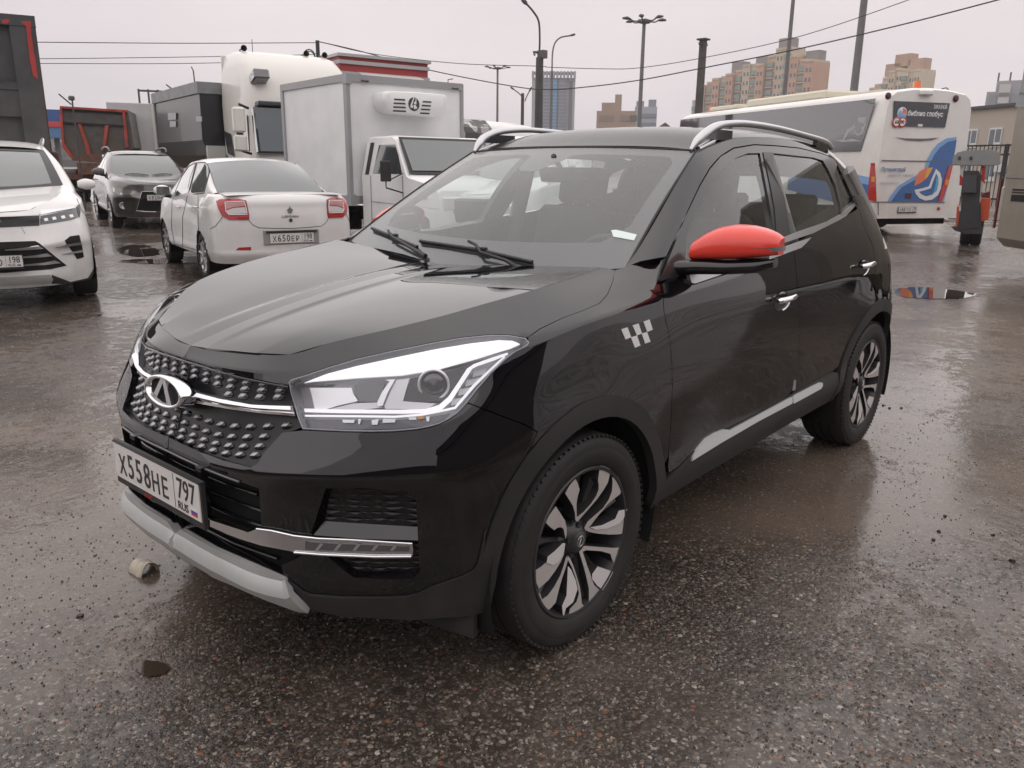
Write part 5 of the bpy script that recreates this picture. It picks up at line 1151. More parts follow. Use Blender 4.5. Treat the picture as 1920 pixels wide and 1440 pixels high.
# ---------------------------------------------------------------- grey brown SUV
kg = CarKit('suv', 'dirty grey-brown SUV with roof rails parked beyond the white sedan, facing the camera', (-6.60, -15.67, 73.6), ([-3.55, -2.6, -1.1, 0, .90], .985, [.25, .66, .93, 1.10, 1.33, 1.64]), flip=True)
q = MB(); grid_mesh(q, kg.W, 110, 40, arch_skip((0, -2.6), .36, .34)); grid_mesh(q, kg.H, 26, 14); grid_mesh(q, kg.S, 50, 18); grid_mesh(q, kg.roofgrid(5, 11), 24, 12); q.box((-3.1, 0, 1.3), (.4, 1.1, .5)); kg.part('body', GREYP, mb=q); arches(kg, (0, -2.6), .365, .34, .89)
A = [(kg.mapx(-.25-.15*q_*q_), .735*.985*q_, kg.mapz(1.085+.05*q_*q_)) for q_ in np.linspace(-1, 1, 9)]; B = [(kg.mapx(-1.02-.045*q_*q_), .605*.985*q_, kg.mapz(1.547-.017*q_*q_)) for q_ in np.linspace(-1, 1, 9)]
g_ = kg.glass_between(A, B, .03); q = MB(); grid_mesh(q, g_, 20, 10, mirror=False); kg.part('windscreen', DGL2, mb=q)
q = MB(); Q = g_.us[-1]; V_ = g_.vs[-1]
for a0, a1 in ((.15, .45), (.50, .82)): o = g_.eval([(Q*(a0+(a1-a0)*t), V_*(.03+.05*math.sin(math.pi*t))) for t in np.linspace(0, 1, 8)]); q.tube([Vector(p)+Vector((.01, 0, .015)) for p in o], .008, 5)
kg.part('wiper', SATIN, mb=q)
def gp_(pts): return C(pts, 160, 260, 8)
kg.W.sgn = 1
q = MB(); P2(q, kg.W, gp_([(415,720),(440,735),(500,745),(620,760),(742,788),(748,835),(640,848),(520,852),(440,815),(415,780)]), off=.006, thick=.01, step=4); pair(q, 'headlight', mat('lamp_glass_grey', (.22, .21, .19), .12, .3, coat=1.), kg.root)
q = MB(); P2(q, kg.W, gp_([(418,730),(440,740),(445,800),(422,790)]), off=.009, thick=.01, step=4); P2(q, kg.W, gp_([(520,815),(550,815),(555,835),(525,838)]), off=.009, thick=.01, step=4); pair(q, 'lamp_reflector', LAMPW, kg.root)
gr1 = kg.W.outline(gp_([(1000,795),(846,798),(830,850),(775,1068),(1000,1085)]), closed=False, step=5); pg = np.concatenate([[[0, gr1[0][1]]], gr1, [[0, gr1[-1][1]]]])
q = MB(); add_panel(q, kg.W, pg, off=.006, thick=.012, grid=.05); gr_o = kg.part('grille', VOID, mb=q)
q = MB(); tube_px(q, kg.W, gp_([(765,1082),(900,1095),(1060,1098)]), .012, mirror=True, step=5); tube_px(q, kg.W, gp_([(846,798),(830,850),(775,1068)]), .006, mirror=True, step=5); tube_px(q, kg.W, gp_([(846,795),(1080,792)]), .006, mirror=True, step=5); q.build('grille_frame', SATINCH, gr_o)
number_plate(kg.root, Matrix.Diagonal((1, -1, 1, 1)) @ Matrix.Translation((.935, 0, .655)) @ Matrix.Rotation(R_(90), 4, 'Z') @ Matrix.Rotation(R_(90), 4, 'X'), [('К', 0), ('8', 1), ('2', 1), ('0', 1), ('М', 0), ('О', 0)], '98')
for s_ in (1, -1):
    c = kg.W.eval([kg.W.px(160+565/8, 260+1005/8)])[0]; q = MB(); q.lathe([(.075, -.01), (.075, .012), (.062, .016), (.058, .004), (0, .0)], Matrix.Translation((c[0]+.01, c[1]*s_, c[2])) @ Matrix.Rotation(R_(90), 4, 'Y') @ Matrix.Identity(4), 20); q.build('fog_lamp', mat('fog_pale', (.55, .55, .5), .2, .3), kg.root)
q = MB(); P2(q, kg.W, gp_([(420,880),(760,880),(775,905),(730,1140),(450,1120),(400,1000)]), off=.0045, thick=.006, step=6); pair(q, 'bumper_insert', mat('bumper_grey', (.045, .042, .042), .4, coat=.3), kg.root)
cyl_w = [(a, s_) for a in (0, -2.6) for s_ in (1, -1)]
for a, s_ in cyl_w: simple_wheel(kg.root, a, .885*s_, s_, .345, .22, .215, 7)
wedge_mirror(kg, -.66, 1.08, 1.17, 1, mat('mirror_greybrown', (.16, .15, .14), .5), face=False, sc=1.1); wedge_mirror(kg, -.66, 1.08, 1.17, -1, mat('mirror_greybrown', (.16, .15, .14), .5), face=False, sc=1.1)
for x0, x1 in ((-.62, -1.38), (-1.50, -2.2), (-2.3, -2.85)):
    s0 = kg.S; P = []
    zt = lambda x: float(np.interp(x, kg.sx[::-1], kg.tz[::-1]))
    lo = [(x, kg.mapz(1.13+max(0, -1.2-x)*.06)) for x in np.linspace(x0, x1, 10)]; hi = [(x, max(min(zt(x)-.10, kg.mapz(1.52)), kg.mapz(1.15)+.0)) for x in np.linspace(x1, x0, 10)]
    pts = np.array([s0.near((x, .74, z)) for x, z in lo+hi]); q = MB(); add_panel(q, s0, pts, off=.004, thick=.008, mirror=False, grid=.08); pair(q, 'side_window', DGL, kg.root)
q = MB(); pts = [(-1.3, .60, 1.60), (-1.45, .615, 1.68), (-1.9, .62, 1.71), (-2.6, .61, 1.68), (-2.8, .60, 1.62)]; q.tube(catmull(pts, 5), .02, 8); pair(q, 'roof_rail', mat('rail_dark', (.10, .10, .11), .35), kg.root)
# ---------------------------------------------------------------- white sedan, seen from behind
def sed_rear(Gn):
    xs = {14: -2.95, 15: -3.36, 16: -3.50, 17: -3.53}
    for r in range(10):
        z = Gn[r][17][2]
        for c in (14, 15, 16, 17):
            x, y, zz = Gn[r][c]; dx = 0 if r < 4 else [0, .01, .03, .05, .09, .13][r-4]
            y2 = {14: .845, 15: .775, 16: .42, 17: 0}[c]; 
            if r >= 7 and c <= 15: y2 -= (r-6)*.03
            zz = [.30, .40, .47, .58, .70, .82, .93, 1.02, 1.065, 1.085][r]
            Gn[r][c] = (xs[c]+dx+(-.0 if r else .05), y2-(.02 if r == 0 else 0), zz)
        if r >= 7:
            for c in (11, 12, 13): x, y, zz = Gn[r][c]; Gn[r][c] = (x, y, [1.05, 1.095, 1.125][r-7]-.012*(c-11))
    return Gn
ssx = [-.25, -.40, -.55, -.70, -.85, -1.02, -1.3, -1.7, -2.05, -2.30, -2.60, -2.86]
stz = [1.06, 1.10, 1.175, 1.255, 1.335, 1.42, 1.455, 1.46, 1.43, 1.322, 1.186, 1.09]
sty = [.74, .715, .69, .665, .64, .60, .585, .585, .58, .606, .638, .665]
ks = CarKit('sedan', 'dusty white sedan seen from behind with red and clear tail lamps', (-4.70, -9.44, -107.0), ([-3.53, -2.60, -1.1, 0, .80], .945, [.24, .62, .83, 1.02, 1.20, 1.5]), SXn=ssx, TZn=stz, TYn=sty, rear=sed_rear)
q = MB(); grid_mesh(q, ks.W, 130, 44, arch_skip((0, -2.60), .335, .31)); grid_mesh(q, ks.H, 26, 14); grid_mesh(q, ks.S, 60, 20); grid_mesh(q, ks.roofgrid(5, 8), 24, 12)
A = [(-2.80-.02*(1-q_*q_), .66*q_, 1.095) for q_ in np.linspace(-1, 1, 9)][::-1]; B = [(-2.06-.05*(1-q_*q_), .58*q_, 1.43+.045*(1-q_*q_)) for q_ in np.linspace(-1, 1, 9)][::-1]
rw = ks.glass_between(A, B, .02)
dk = [(-2.78, 1.10), (-3.0, 1.105), (-3.25, 1.10), (-3.40, 1.085)]
vs = [(x, s_*y_, z-.01*(y_/.7)**4) for (x, z), w_ in zip(dk, (.70, .70, .70, .69)) for s_, y_ in [(1 if t > 0 else -1, abs(t)*w_) for t in np.linspace(-1, 1, 13)]]
q.add(vs, [[j*13+i, j*13+i+1, (j+1)*13+i+1, (j+1)*13+i][::-1] for j in range(3) for i in range(12)], 0, True)
ks.part('body', WHITEP, mb=q); arches(ks, (0, -2.60), .34, .31, .84)
q = MB(); grid_mesh(q, rw, 24, 10, mirror=False, off=.004); rwo = ks.part('rear_window', mat('rear_glass_grey', (.085, .10, .10), .08, coat=1., coat_ior=1.5), mb=q)
A2 = [(-.30-.12*q_*q_, .70*q_, 1.06+.03*q_*q_) for q_ in np.linspace(-1, 1, 9)]; B2 = [(-.98-.045*q_*q_, .60*q_, 1.455-.03*q_*q_) for q_ in np.linspace(-1, 1, 9)]
w2 = ks.glass_between(A2, B2, .03); q = MB(); grid_mesh(q, w2, 20, 10, mirror=False); ks.part('windscreen', DGL2, mb=q)
def sp(pts): return C(pts, 280, 240, 4.8)
for w_ in ([(240,605),(245,560),(300,440),(362,352),(408,322),(404,350),(368,450),(335,600)], [(375,586),(400,450),(442,332),(500,318),(530,340),(537,400),(490,575)]):
    q = MB(); P2(q, ks.S, sp(w_), off=.005, thick=.008, step=5); pair(q, 'side_window', mat('green_glass', (.05, .075, .062), .06, coat=1., coat_ior=1.9), ks.root)
q = MB(); tube_px(q, ks.S, sp([(232,612),(240,560),(295,435),(356,345),(408,315),(500,310),(534,330),(542,400),(495,585),(375,600),(300,606)]), .006, closed=True, step=6); tube_px(q, ks.S, sp([(355,600),(425,325)]), .014, step=6); pair(q, 'window_seal', SATIN, ks.root)
q = MB(); P2(q, ks.W, sp([(606,662),(640,646),(800,640),(870,660),(898,780),(890,826),(720,826),(660,795),(625,730)]), off=.012, thick=.03, step=5); ta, tb = pair(q, 'tail_lamp', mat('tail_red2', (.42, .02, .02), .2, coat=.9), ks.root)
for m_, pl3, of in ((mat('lamp_pink', (.55, .28, .28), .2, coat=.8), [(690,675),(850,668),(862,705),(760,712),(695,735)], .015), (mat('lamp_clear', (.60, .58, .56), .2, coat=.8), [(695,745),(760,722),(862,712),(872,770),(720,776)], .015)):
    q = MB(); P2(q, ks.W, sp(pl3), off=of, thick=.004, step=5); pair(q, 'lamp_insert', m_, ks.root)
q = MB(); tube_px(q, ks.W, sp([(686,672),(850,664),(866,700),(880,780),(720,782),(692,750)]), .005, off=.017, closed=True, step=5); pair(q, 'lamp_trim', LAMPW, ks.root)
q = MB(); P2(q, ks.W, sp([(776,1100),(805,1075),(915,1070),(915,1100)]), off=.004, thick=.006, step=5); pair(q, 'reflector', mat('tail_red2', (.42, .02, .02), .2), ks.root)
q = MB(); tube_px(q, ks.W, sp([(812,640),(870,655),(896,780),(896,830),(930,870),(985,897),(1100,902),(1290,903)]), .003, mirror=True, step=6); tube_px(q, ks.W, sp([(660,800),(600,880),(545,910)]), .003, mirror=True, step=6); tube_px(q, ks.W, sp([(440,600),(440,780),(445,1100),(230,1050),(200,900),(205,640)]), .003, mirror=True, step=6); tube_px(q, ks.W, sp([(345,610),(300,800),(300,1075)]), .003, mirror=True, step=6); q.build('panel_seam', SEAM, ks.root)
rx = -3.56
MR = lambda y, z, dx=0: Matrix.Translation((rx+dx, y, z)) @ Matrix.Rotation(R_(-90), 4, 'Z') @ Matrix.Rotation(R_(90), 4, 'X')
q = MB(); q.box((-3.52, 0, .60), (.03, .66, .17), bev=.01); ks.part('plate_recess', mat('recess_grey', (.30, .29, .28), .6), mb=q)
number_plate(ks.root, MR(0, .59, .015), [('Х', 0), ('6', 1), ('5', 1), ('0', 1), ('Е', 0), ('Р', 0)], '198', frame=False)
q = MB(); q.box((rx+.03, 0, .665), (.05, .60, .02)); ks.part('plate_lamp_bar', SATIN, mb=q)
q = MB(); xr_ = lambda z: float(ks.W.eval([ks.W.near((-3.5, 0, z))])[0][0])-rx-.004; Mz = MR(0, .905, xr_(.905)-.006); q.prism([(0, .036), (.034, .010), (.016, -.028), (-.016, -.028), (-.034, .010)], Mz, .012); q.prism([(-.008, .05), (.008, .05), (0, .02)], Mz, .012); ks.part('rear_badge', mat('badge_dark_chrome', (.42, .42, .43), .3, .7), mb=q)
text('LOGAN', .034, MR(0, .838, xr_(.838)), 'badge_letters', mat('badge_dark_chrome', (.42, .42, .43), .3, .7), ks.root, sx=1.7, ext=.004)
q = MB(); q.cyl((rx+xr_(.795)+.02, 0, .795), (rx+xr_(.795)-.01, 0, .795), .020, seg=16); ks.part('boot_lock', mat('lock_dark', (.06, .06, .06), .4), mb=q)
for hx, hy in ((270, 712), (425, 712)):
    u = ks.W.px(280+hx/4.8, 240+hy/4.8); c = Vector(ks.W.eval([u])[0]); q = MB(); q.tube([c+Vector((.08, .012, 0)), c+Vector((.05, .035, .003)), c+Vector((-.06, .035, .003)), c+Vector((-.09, .012, 0))], .013, 8); pair(q, 'door_handle', WHITEP, ks.root)
wedge_mirror(ks, -.62, 1.03, 1.06, 1, WHITEP); wedge_mirror(ks, -.62, 1.03, 1.06, -1, WHITEP)
for a, s_ in ((0, 1), (0, -1), (-2.60, 1), (-2.60, -1)): simple_wheel(ks.root, a, .835*s_, s_, .31, .205, .19, 8)
q = MB(); q.add([(-2.62, .38, 1.135), (-2.70, .52, 1.10), (-2.66, .28, 1.10)], [[0, 1, 2]]);
# ---------------------------------------------------------------- white van behind the black SUV, seen through its glass
# ================================================================ TRUCKS AND BUSES
def D2(px, D, z=None):
    """ground-plane point under photo column px at depth D along the view"""
    t = (px-960)/FPX*D; f = Vector((math.cos(YAW), math.sin(YAW), 0)); r = Vector((math.sin(YAW), -math.cos(YAW), 0))
    return Vector((CC.x, CC.y, 0))+f*D*1.0+r*t
def DD(px, py, depth):
    """world point at photo pixel and optical depth"""
    d = raydir(px, py); return CC+d*depth
def frame_at(o, hd): return Matrix.Translation(o) @ Matrix.Rotation(R_(hd), 4, 'Z')
class Face:
    """flat face of a body: photo outlines are carried on to it"""
    def __init__(s, M, origin, normal):
        # local axes: z = outward normal, y = up
        n = Vector(normal).normalized(); x = Vector((0, 0, 1)).cross(n).normalized(); y = n.cross(x)
        s.L = Matrix(((x.x, y.x, n.x, origin[0]), (x.y, y.y, n.y, origin[1]), (x.z, y.z, n.z, origin[2]), (0, 0, 0, 1))); s.Wm = M @ s.L; s.inv = s.Wm.inverted()
    def uv(s, x, y):
        o = s.inv @ CC; d = s.inv.to_3x3() @ raydir(x, y); t = -o.z/d.z; p = o+d*t; return (p.x, p.y)
    def poly(s, mb, pts, h=.01, mi=0, raw=False): return mb.prism([p if raw else s.uv(*p) for p in pts], s.L, h, mi)
    def box(s, mb, x0, y0, x1, y1, h=.01, mi=0):
        a = s.uv(x0, y0); b = s.uv(x1, y1); return mb.prism([(a[0], a[1]), (b[0], a[1]), (b[0], b[1]), (a[0], b[1])], s.L, h, mi)
# ---------------------------------------------------------------- refrigerated box truck
P0 = DD(655, 375, 12.6); bt_h = 80.
o = DD(655, 262, 12.7); Mh = Matrix.Rotation(R_(bt_h), 4, 'Z'); c0 = Vector((o.x, o.y, 0))-Mh @ Vector((0, -1.09, 0)); c0.z = gz(c0.x, c0.y)
bt = empty('box_truck', tuple(c0), R_(bt_h)); tag(bt, 'white refrigerated box truck with a cooling unit above its cab', 'truck'); Mb = frame_at(c0, bt_h)
BOXW = mat('box_panel', (.82, .82, .83), .45, noise=(2.5, .05), dirt=((.35, .33, .31), 2, .25, .6, 2.6)); ALU = mat('alu_trim', (.36, .36, .37), .45, .3)
Lb, zt, zb = 2.45, 2.80, .86
q = MB(); q.box((-Lb/2, 0, (zt+zb)/2), (Lb, 2.18, zt-zb), bev=.012); q.build('cargo_box', BOXW, bt)
q = MB()
for y in (-1.09, 1.09):
    q.box((0-.03, y, (zt+zb)/2), (.11, .06, zt-zb+.02)); q.box((-Lb+.03, y, (zt+zb)/2), (.09, .06, zt-zb+.02))
    q.box((-Lb/2, y, zt-.03), (Lb+.03, .055, .11)); q.box((-Lb/2, y, zb+.05), (Lb+.03, .055, .13))
q.box((.005, 0, zt-.03), (.055, 2.2, .11)); q.box((.005, 0, zb+.05), (.055, 2.2, .13)); q.box((-.02, -1.08, zt-.05), (.14, .10, .15)); q.box((-.02, -1.08, zb+.05), (.14, .10, .17)); q.build('edge_trim', ALU, bt)
q = MB()
for y in (-.8, .93): q.tube([(.04, y-.05, zt-.06), (.07, y-.05, zt-.07), (.07, y+.05, zt-.07), (.04, y+.05, zt-.06)], .012, 6)
q.tube([(-.05, .85, zt), (-.05, .85, zt+.08), (-.05, .95, zt+.10)], .008, 6); q.build('lashing_ring', SATIN, bt)
# cooling unit
q = MB(); fr = Face(Mb, (.0, 0, 2.0), (1, 0, 0)); cu = [fr.uv(*p) for p in ((700, 178), (707, 172.5), (760, 174), (815, 179), (819.5, 184), (815, 208), (806, 218), (798, 221.5), (715, 213), (705, 207), (699, 195))]
n = len(cu); cen = Vector((sum(p[0] for p in cu)/n, sum(p[1] for p in cu)/n)); rows = []
for sc_, h in ((1., .0), (1.0, .24), (.985, .30), (.95, .335), (.88, .35)): rows.append([fr.L @ Vector((cen.x+(p[0]-cen.x)*sc_, cen.y+(p[1]-cen.y)*(sc_ if sc_ == 1 else sc_-.02), h)) for p in cu])
q.add([v for r_ in rows for v in r_], [[j*n+i, j*n+(i+1) % n, (j+1)*n+(i+1) % n, (j+1)*n+i][::-1] for j in range(4) for i in range(n)]+[[4*n+i for i in range(n)][::-1]]); cool = q.build('cooling_unit', mat('cooler_white', (.78, .78, .78), .35, coat=.3), bt, auto=50)
fz_ = Face(Mb, (.351, 0, 2.0), (1, 0, 0)); q = MB(); off_ = 0
for k in range(4):
    y0 = 185.5+k*7.2; fz_.poly(q, [(739-k*.7, y0-.8), (759+k*.5, y0+.3), (760+k*.6, y0+3.4), (738.6-k*.7, y0+2.2)], .003); fz_.poly(q, [(793-k*1.6, y0+3.6), (809-k*1.2, y0+4.6), (808.5-k*1.2, y0+7.4), (792-k*1.6, y0+6.6)], .003)
q.build('vent_slots', mat('slot_dark', (.05, .05, .06), .6), cool)
q = MB(); cx_, cy_ = fz_.uv(776, 195.5); rr = .105; ring = [(cx_+rr*math.cos(a), cy_+rr*1.0*math.sin(a)) for a in np.linspace(0, 2*math.pi, 28, endpoint=False)]; q.prism(ring, fz_.L, .003); q.build('fan_cover', mat('slot_dark', (.05, .05, .06), .6), cool)
q = MB(); L2_ = fz_.L @ Matrix.Translation((cx_, cy_, .004))
for pl3 in ([(-.01, .10), (.01, .10), (-.045, -.035), (-.075, -.035)], [(-.07, -.055), (-.02, -.055), (-.02, -.02), (-.05, -.02)], [(0, .03), (.03, .05), (.03, .09), (.045, .09), (.045, -.0), (.0, -.0)], [(-.01, -.01), (.03, -.01), (.06, -.06), (.0, -.075)]): q.prism(pl3, L2_, .003)
q.build('fan_emblem', mat('cooler_white', (.78, .78, .78), .35), cool)
# cab
CW = mat('cab_white', (.80, .80, .79), .35, coat=.5, dirt=((.35, .31, .27), 3, .3, .3, 1.4))
def ywid(z): return .93 if z <= 1.30 else .93-(z-1.30)*.20
prof = [(.08, .42), (.08, 1.30), (.10, 1.80), (.16, 1.865), (.85, 1.87), (.98, 1.82), (1.42, 1.30), (1.50, 1.27), (2.10, 1.17), (2.22, 1.08), (2.27, .85), (2.30, .72), (2.30, .45), (2.25, .40), (2.08, .40), (2.02, .70), (1.80, .80), (1.45, .80), (1.30, .66), (1.25, .40), (.20, .38)]
q = MB(); n = len(prof); vs = []
for s_ in (-1, 1):
    for x, z in prof: vs.append((x, s_*ywid(z)*(1 if x < 2.1 else .97), z))
vs += [(x, s_*(ywid(z)-.05)*(1 if x < 2.1 else .97), z+(.028 if z > 1.0 else 0)) for s_ in (-1, 1) for x, z in prof]
tr = tess([Vector(p) for p in prof]) or []
ar = sum(prof[i][0]*prof[(i+1) % n][1]-prof[(i+1) % n][0]*prof[i][1] for i in range(n))
q.add(vs[:2*n], [t[::1 if ar > 0 else -1] for t in tr]+[[i+n for i in t][::-1 if ar > 0 else 1] for t in tr]); q.f[-len(tr):] = [f for f in q.f[-len(tr):]]
q.add(vs, [[i, (i+1) % n, 2*n+(i+1) % n, 2*n+i] for i in range(n)]+[[n+i, n+(i+1) % n, 3*n+(i+1) % n, 3*n+i][::-1] for i in range(n)]+[[2*n+i, 2*n+(i+1) % n, 3*n+(i+1) % n, 3*n+i] for i in range(n)])
cab = q.build('cab', CW, bt, auto=30)
# windscreen, side glass
q = MB(); nn = Vector((.52, 0, .44)).normalized(); 
for (mi, e) in ((0, 0),): 
    a = [(1.40, -.83, 1.345), (1.40, .83, 1.345), (1.00, .76, 1.80), (1.00, -.76, 1.80)]; q.add([Vector(p)+nn*.028+Vector((.02, 0, .02)) for p in a], [[0, 1, 2, 3]]); 
q.build('windscreen', DGL2, cab)
q = MB(); a = [(1.43, -.90, 1.30), (1.43, .90, 1.30), (.97, .80, 1.84), (.97, -.80, 1.84)]; q.add([Vector(p)+nn*.022+Vector((.02, 0, .02)) for p in a], [[0, 1, 2, 3]]); q.build('screen_seal', SATIN, cab)
for s_ in (-1, 1):
    q = MB(); a = [(.42, 1.33), (1.30, 1.33), (1.12, 1.60), (.98, 1.76), (.50, 1.76)]; q.add([(x, s_*(ywid(z)+.006), z) for x, z in a], [[0, 1, 2, 3, 4][::-s_]]); q.build('side_window', DGL, cab)
    q = MB(); a = [(.18, 1.31), (.30, 1.31), (.34, 1.80), (.22, 1.80)]; q.add([(x, s_*(ywid(z)+.005), z) for x, z in a], [[0, 1, 2, 3][::-s_]]); q.build('cab_vent_panel', SATIN, cab)
    q = MB(); q.tube([(1.32, s_*.935, 1.30), (1.33, s_*.935, .62)], .006, 5); q.tube([(.36, s_*.935, 1.30), (.36, s_*.935, .55)], .006, 5); q.tube([(.36, s_*.935, .90), (2.2, s_*.92, .86)], .005, 5); q.build('door_seam', mat('seam_grey', (.3, .3, .3), .6), cab)
    r = empty('door_mirror', (0, 0, 0), parent=bt); q = MB(); q.box((1.22, s_*1.16, 1.37), (.05, .17, .30), bev=.022); q.build('mirror_cap', SATIN, r, auto=40)
    q = MB(); q.tube([(1.22, s_*1.16, 1.22), (1.22, s_*1.16, 1.13), (1.34, s_*.95, 1.06)], .012, 6); q.tube([(1.22, s_*1.10, 1.24), (1.34, s_*.94, 1.34)], .010, 6); q.build('mirror_arm', SATIN, r)
    q = MB(); q.cyl((1.9, s_*.90, 1.02), (1.93, s_*.95, 1.02), .04, seg=12); q.build('side_lamp', SATIN, cab)
    q = MB(); q.box((2.26, s_*.70, .93), (.06, .30, .18), bev=.02); q.build('headlight', LAMPM, cab)
q = MB(); q.box((2.285, 0, .93), (.03, .9, .20)); q.build('grille', VOID, cab)
number_plate(bt, Matrix.Translation((2.32, 0, .58)) @ Matrix.Rotation(R_(90), 4, 'Z') @ Matrix.Rotation(R_(90), 4, 'X'), [('А', 0), ('4', 1), ('1', 1), ('6', 1), ('Т', 0), ('К', 0)], '178')
q = MB(); q.box((-.2, 0, .62), (4.4, .9, .16)); q.box((-1.0, -.75, .55), (.9, .25, .3)); q.build('chassis', VOID, bt)
for x_ in (1.66, -1.35):
    for s_ in (1, -1): simple_wheel(bt, x_, .90*s_, s_, .37, .21, .23, 6, closed=True)
# ---------------------------------------------------------------- white tractor unit
o = DD(470, 262, 17.6); hd = 74.; Mh = Matrix.Rotation(R_(hd), 4, 'Z'); c0 = Vector((o.x, o.y, 0))-Mh @ Vector((0, -1.25, 0)); c0.z = gz(c0.x, c0.y)
tr_ = empty('truck', tuple(c0), R_(hd)); tag(tr_, 'white high-roof lorry cab with black slash stripes, behind the refrigerated box truck', 'lorry')
CREAM = mat('cab_cream', (.74, .72, .67), .35, coat=.4, dirt=((.33, .3, .26), 2, .3, .5, 3.2))
Ms = frame_at(c0, hd); q = MB()
# sections up the cab (z, front x, rear x, half width)
secs = [(.45, .30, -2.2, 1.22), (1.2, .30, -2.2, 1.24), (1.55, .22, -2.2, 1.25), (2.55, .02, -2.2, 1.25), (2.75, -.02, -2.2, 1.25), (3.15, -.10, -2.25, 1.22), (3.5, -.36, -2.25, 1.20), (3.76, -.75, -2.25, 1.15), (3.86, -1.1, -2.25, 1.08), (3.88, -1.5, -2.25, .98)]
m = 18
vs = []
for z, xf, xb, hw in secs:
    for k in range(m):
        t = k/(m-1); a = -math.pi/2+math.pi*t   # from right-rear round the front to left-rear
        if k == 0: vs.append((xb, -hw, z))
        elif k == m-1: vs.append((xb, hw, z))
        else:
            an = math.pi*(k-1)/(m-3)-math.pi/2; y = hw*math.copysign(abs(math.sin(an))**.30, math.sin(an)); x = xf-.55+.55*abs(math.cos(an))**.55; vs.append((x, y, z))
ns = len(secs); q.add(vs, [[j*m+k, j*m+k+1, (j+1)*m+k+1, (j+1)*m+k] for j in range(ns-1) for k in range(m-1)]+[[(ns-1)*m+k for k in range(m)]], 0, True)
q.box((-2.2, 0, 2.2), (.05, 2.4, 3.3)); cab = q.build('cab', CREAM, tr_, auto=40)
fs = Face(Ms, (0, -1.262, 0), (0, -1, 0)); ff = Face(Ms, (.30, 0, 0), (1, 0, 0))
q = MB(); q.box((.14, 0, 2.10), (.24, 2.38, 1.02), M=Matrix.Rotation(R_(-11), 4, 'Y'), bev=.04); q.build('windscreen', mat('teal_glass', (.02, .045, .055), .06, coat=1., coat_ior=1.9), cab)
for s_ in (-1, 1): q = MB(); q.box((-.62, 1.252*s_, 2.05), (.95, .02, .75), bev=.008); q.build('side_window', DGL, cab)
for s_ in (-1, 1):
    r = empty('door_mirror', (0, 0, 0), parent=tr_); q = MB(); q.box((.18, s_*1.52, 2.30), (.16, .26, .52), bev=.06); q.box((.18, s_*1.52, 1.82), (.16, .26, .34), bev=.06); q.build('mirror_cap', CREAM, r, auto=40)
    q = MB(); q.tube([(.1, s_*1.28, 2.55), (.18, s_*1.5, 2.62)], .03, 6); q.tube([(.1, s_*1.28, 1.6), (.18, s_*1.5, 1.66)], .03, 6); q.build('mirror_arm', SATIN, r)
q = MB()
for k in range(5): q.prism([(.0-.13*k, 0), (.07-.13*k, 0), (-.12-.13*k, .52), (-.20-.13*k, .52)], Ms.inverted() @ fs.Wm @ Matrix.Translation((.85 if 0 else -1.45+0, 1.55+.02*k, 0)), .008)
q.prism([(-2.15, 1.62), (-2.15, 1.56), (-.9, 1.02), (-.9, 1.07)], fs.L, .008)
q.build('stripe', mat('stripe_black', (.03, .03, .035), .4), cab)
for s_ in (-1, 1): q = MB(); q.box((-.05, .95*s_, 3.22), (.42, .34, .22), M=Matrix.Rotation(R_(-18), 4, 'Y'), bev=.03); q.build('roof_lamp', mat('roof_lamp_glass', (.12, .12, .13), .15, coat=1.), cab)
q = MB(); q.box((.12, 0, 2.66), (.30, 2.2, .10), bev=.03); q.build('sun_visor', mat('visor_dark', (.04, .05, .055), .3), cab)
q = MB(); q.box((.31, 0, 1.05), (.04, 1.7, .8)); q.box((.31, 0, 1.42), (.03, 2.0, .06)); q.build('grille', VOID, cab)
for s_ in (-1, 1): q = MB(); q.box((.28, s_*.98, .98), (.12, .42, .24), bev=.04); q.build('headlight', LAMPM, cab)
for s_, x_ in ((-.95, -1.0), (.5, -1.0), (.95, -1.0)):
    q = MB(); q.lathe([(0, 0), (.02, 0), (.025, -.15), (.07, -.30)], Matrix.Translation((-1.4, s_, 3.92)) @ Matrix.Rotation(R_(-90), 4, 'Y'), 14); q.tube([(-1.45, s_, 3.80), (-1.45, s_, 3.92)], .015, 6); q.build('air_horn', mat('horn_dark', (.12, .11, .10), .4, .5), tr_)
q = MB(); q.tube([(-1.3, -.7, 3.8), (-1.3, -.7, 4.15)], .008, 5); q.tube([(-1.2, .8, 3.8), (-1.2, .8, 4.25)], .008, 5); q.build('aerial', SATIN, tr_)
q = MB(); q.box((-3.0, 0, .85), (5.5, .9, .25)); q.box((-1.6, -1.0, .7), (1.0, .4, .5)); q.build('chassis', VOID, tr_)
for x_ in (-.95, -4.6):
    for s_ in (1, -1): simple_wheel(tr_, x_, 1.2*s_, s_, .50, .29, .30, 6, closed=True)
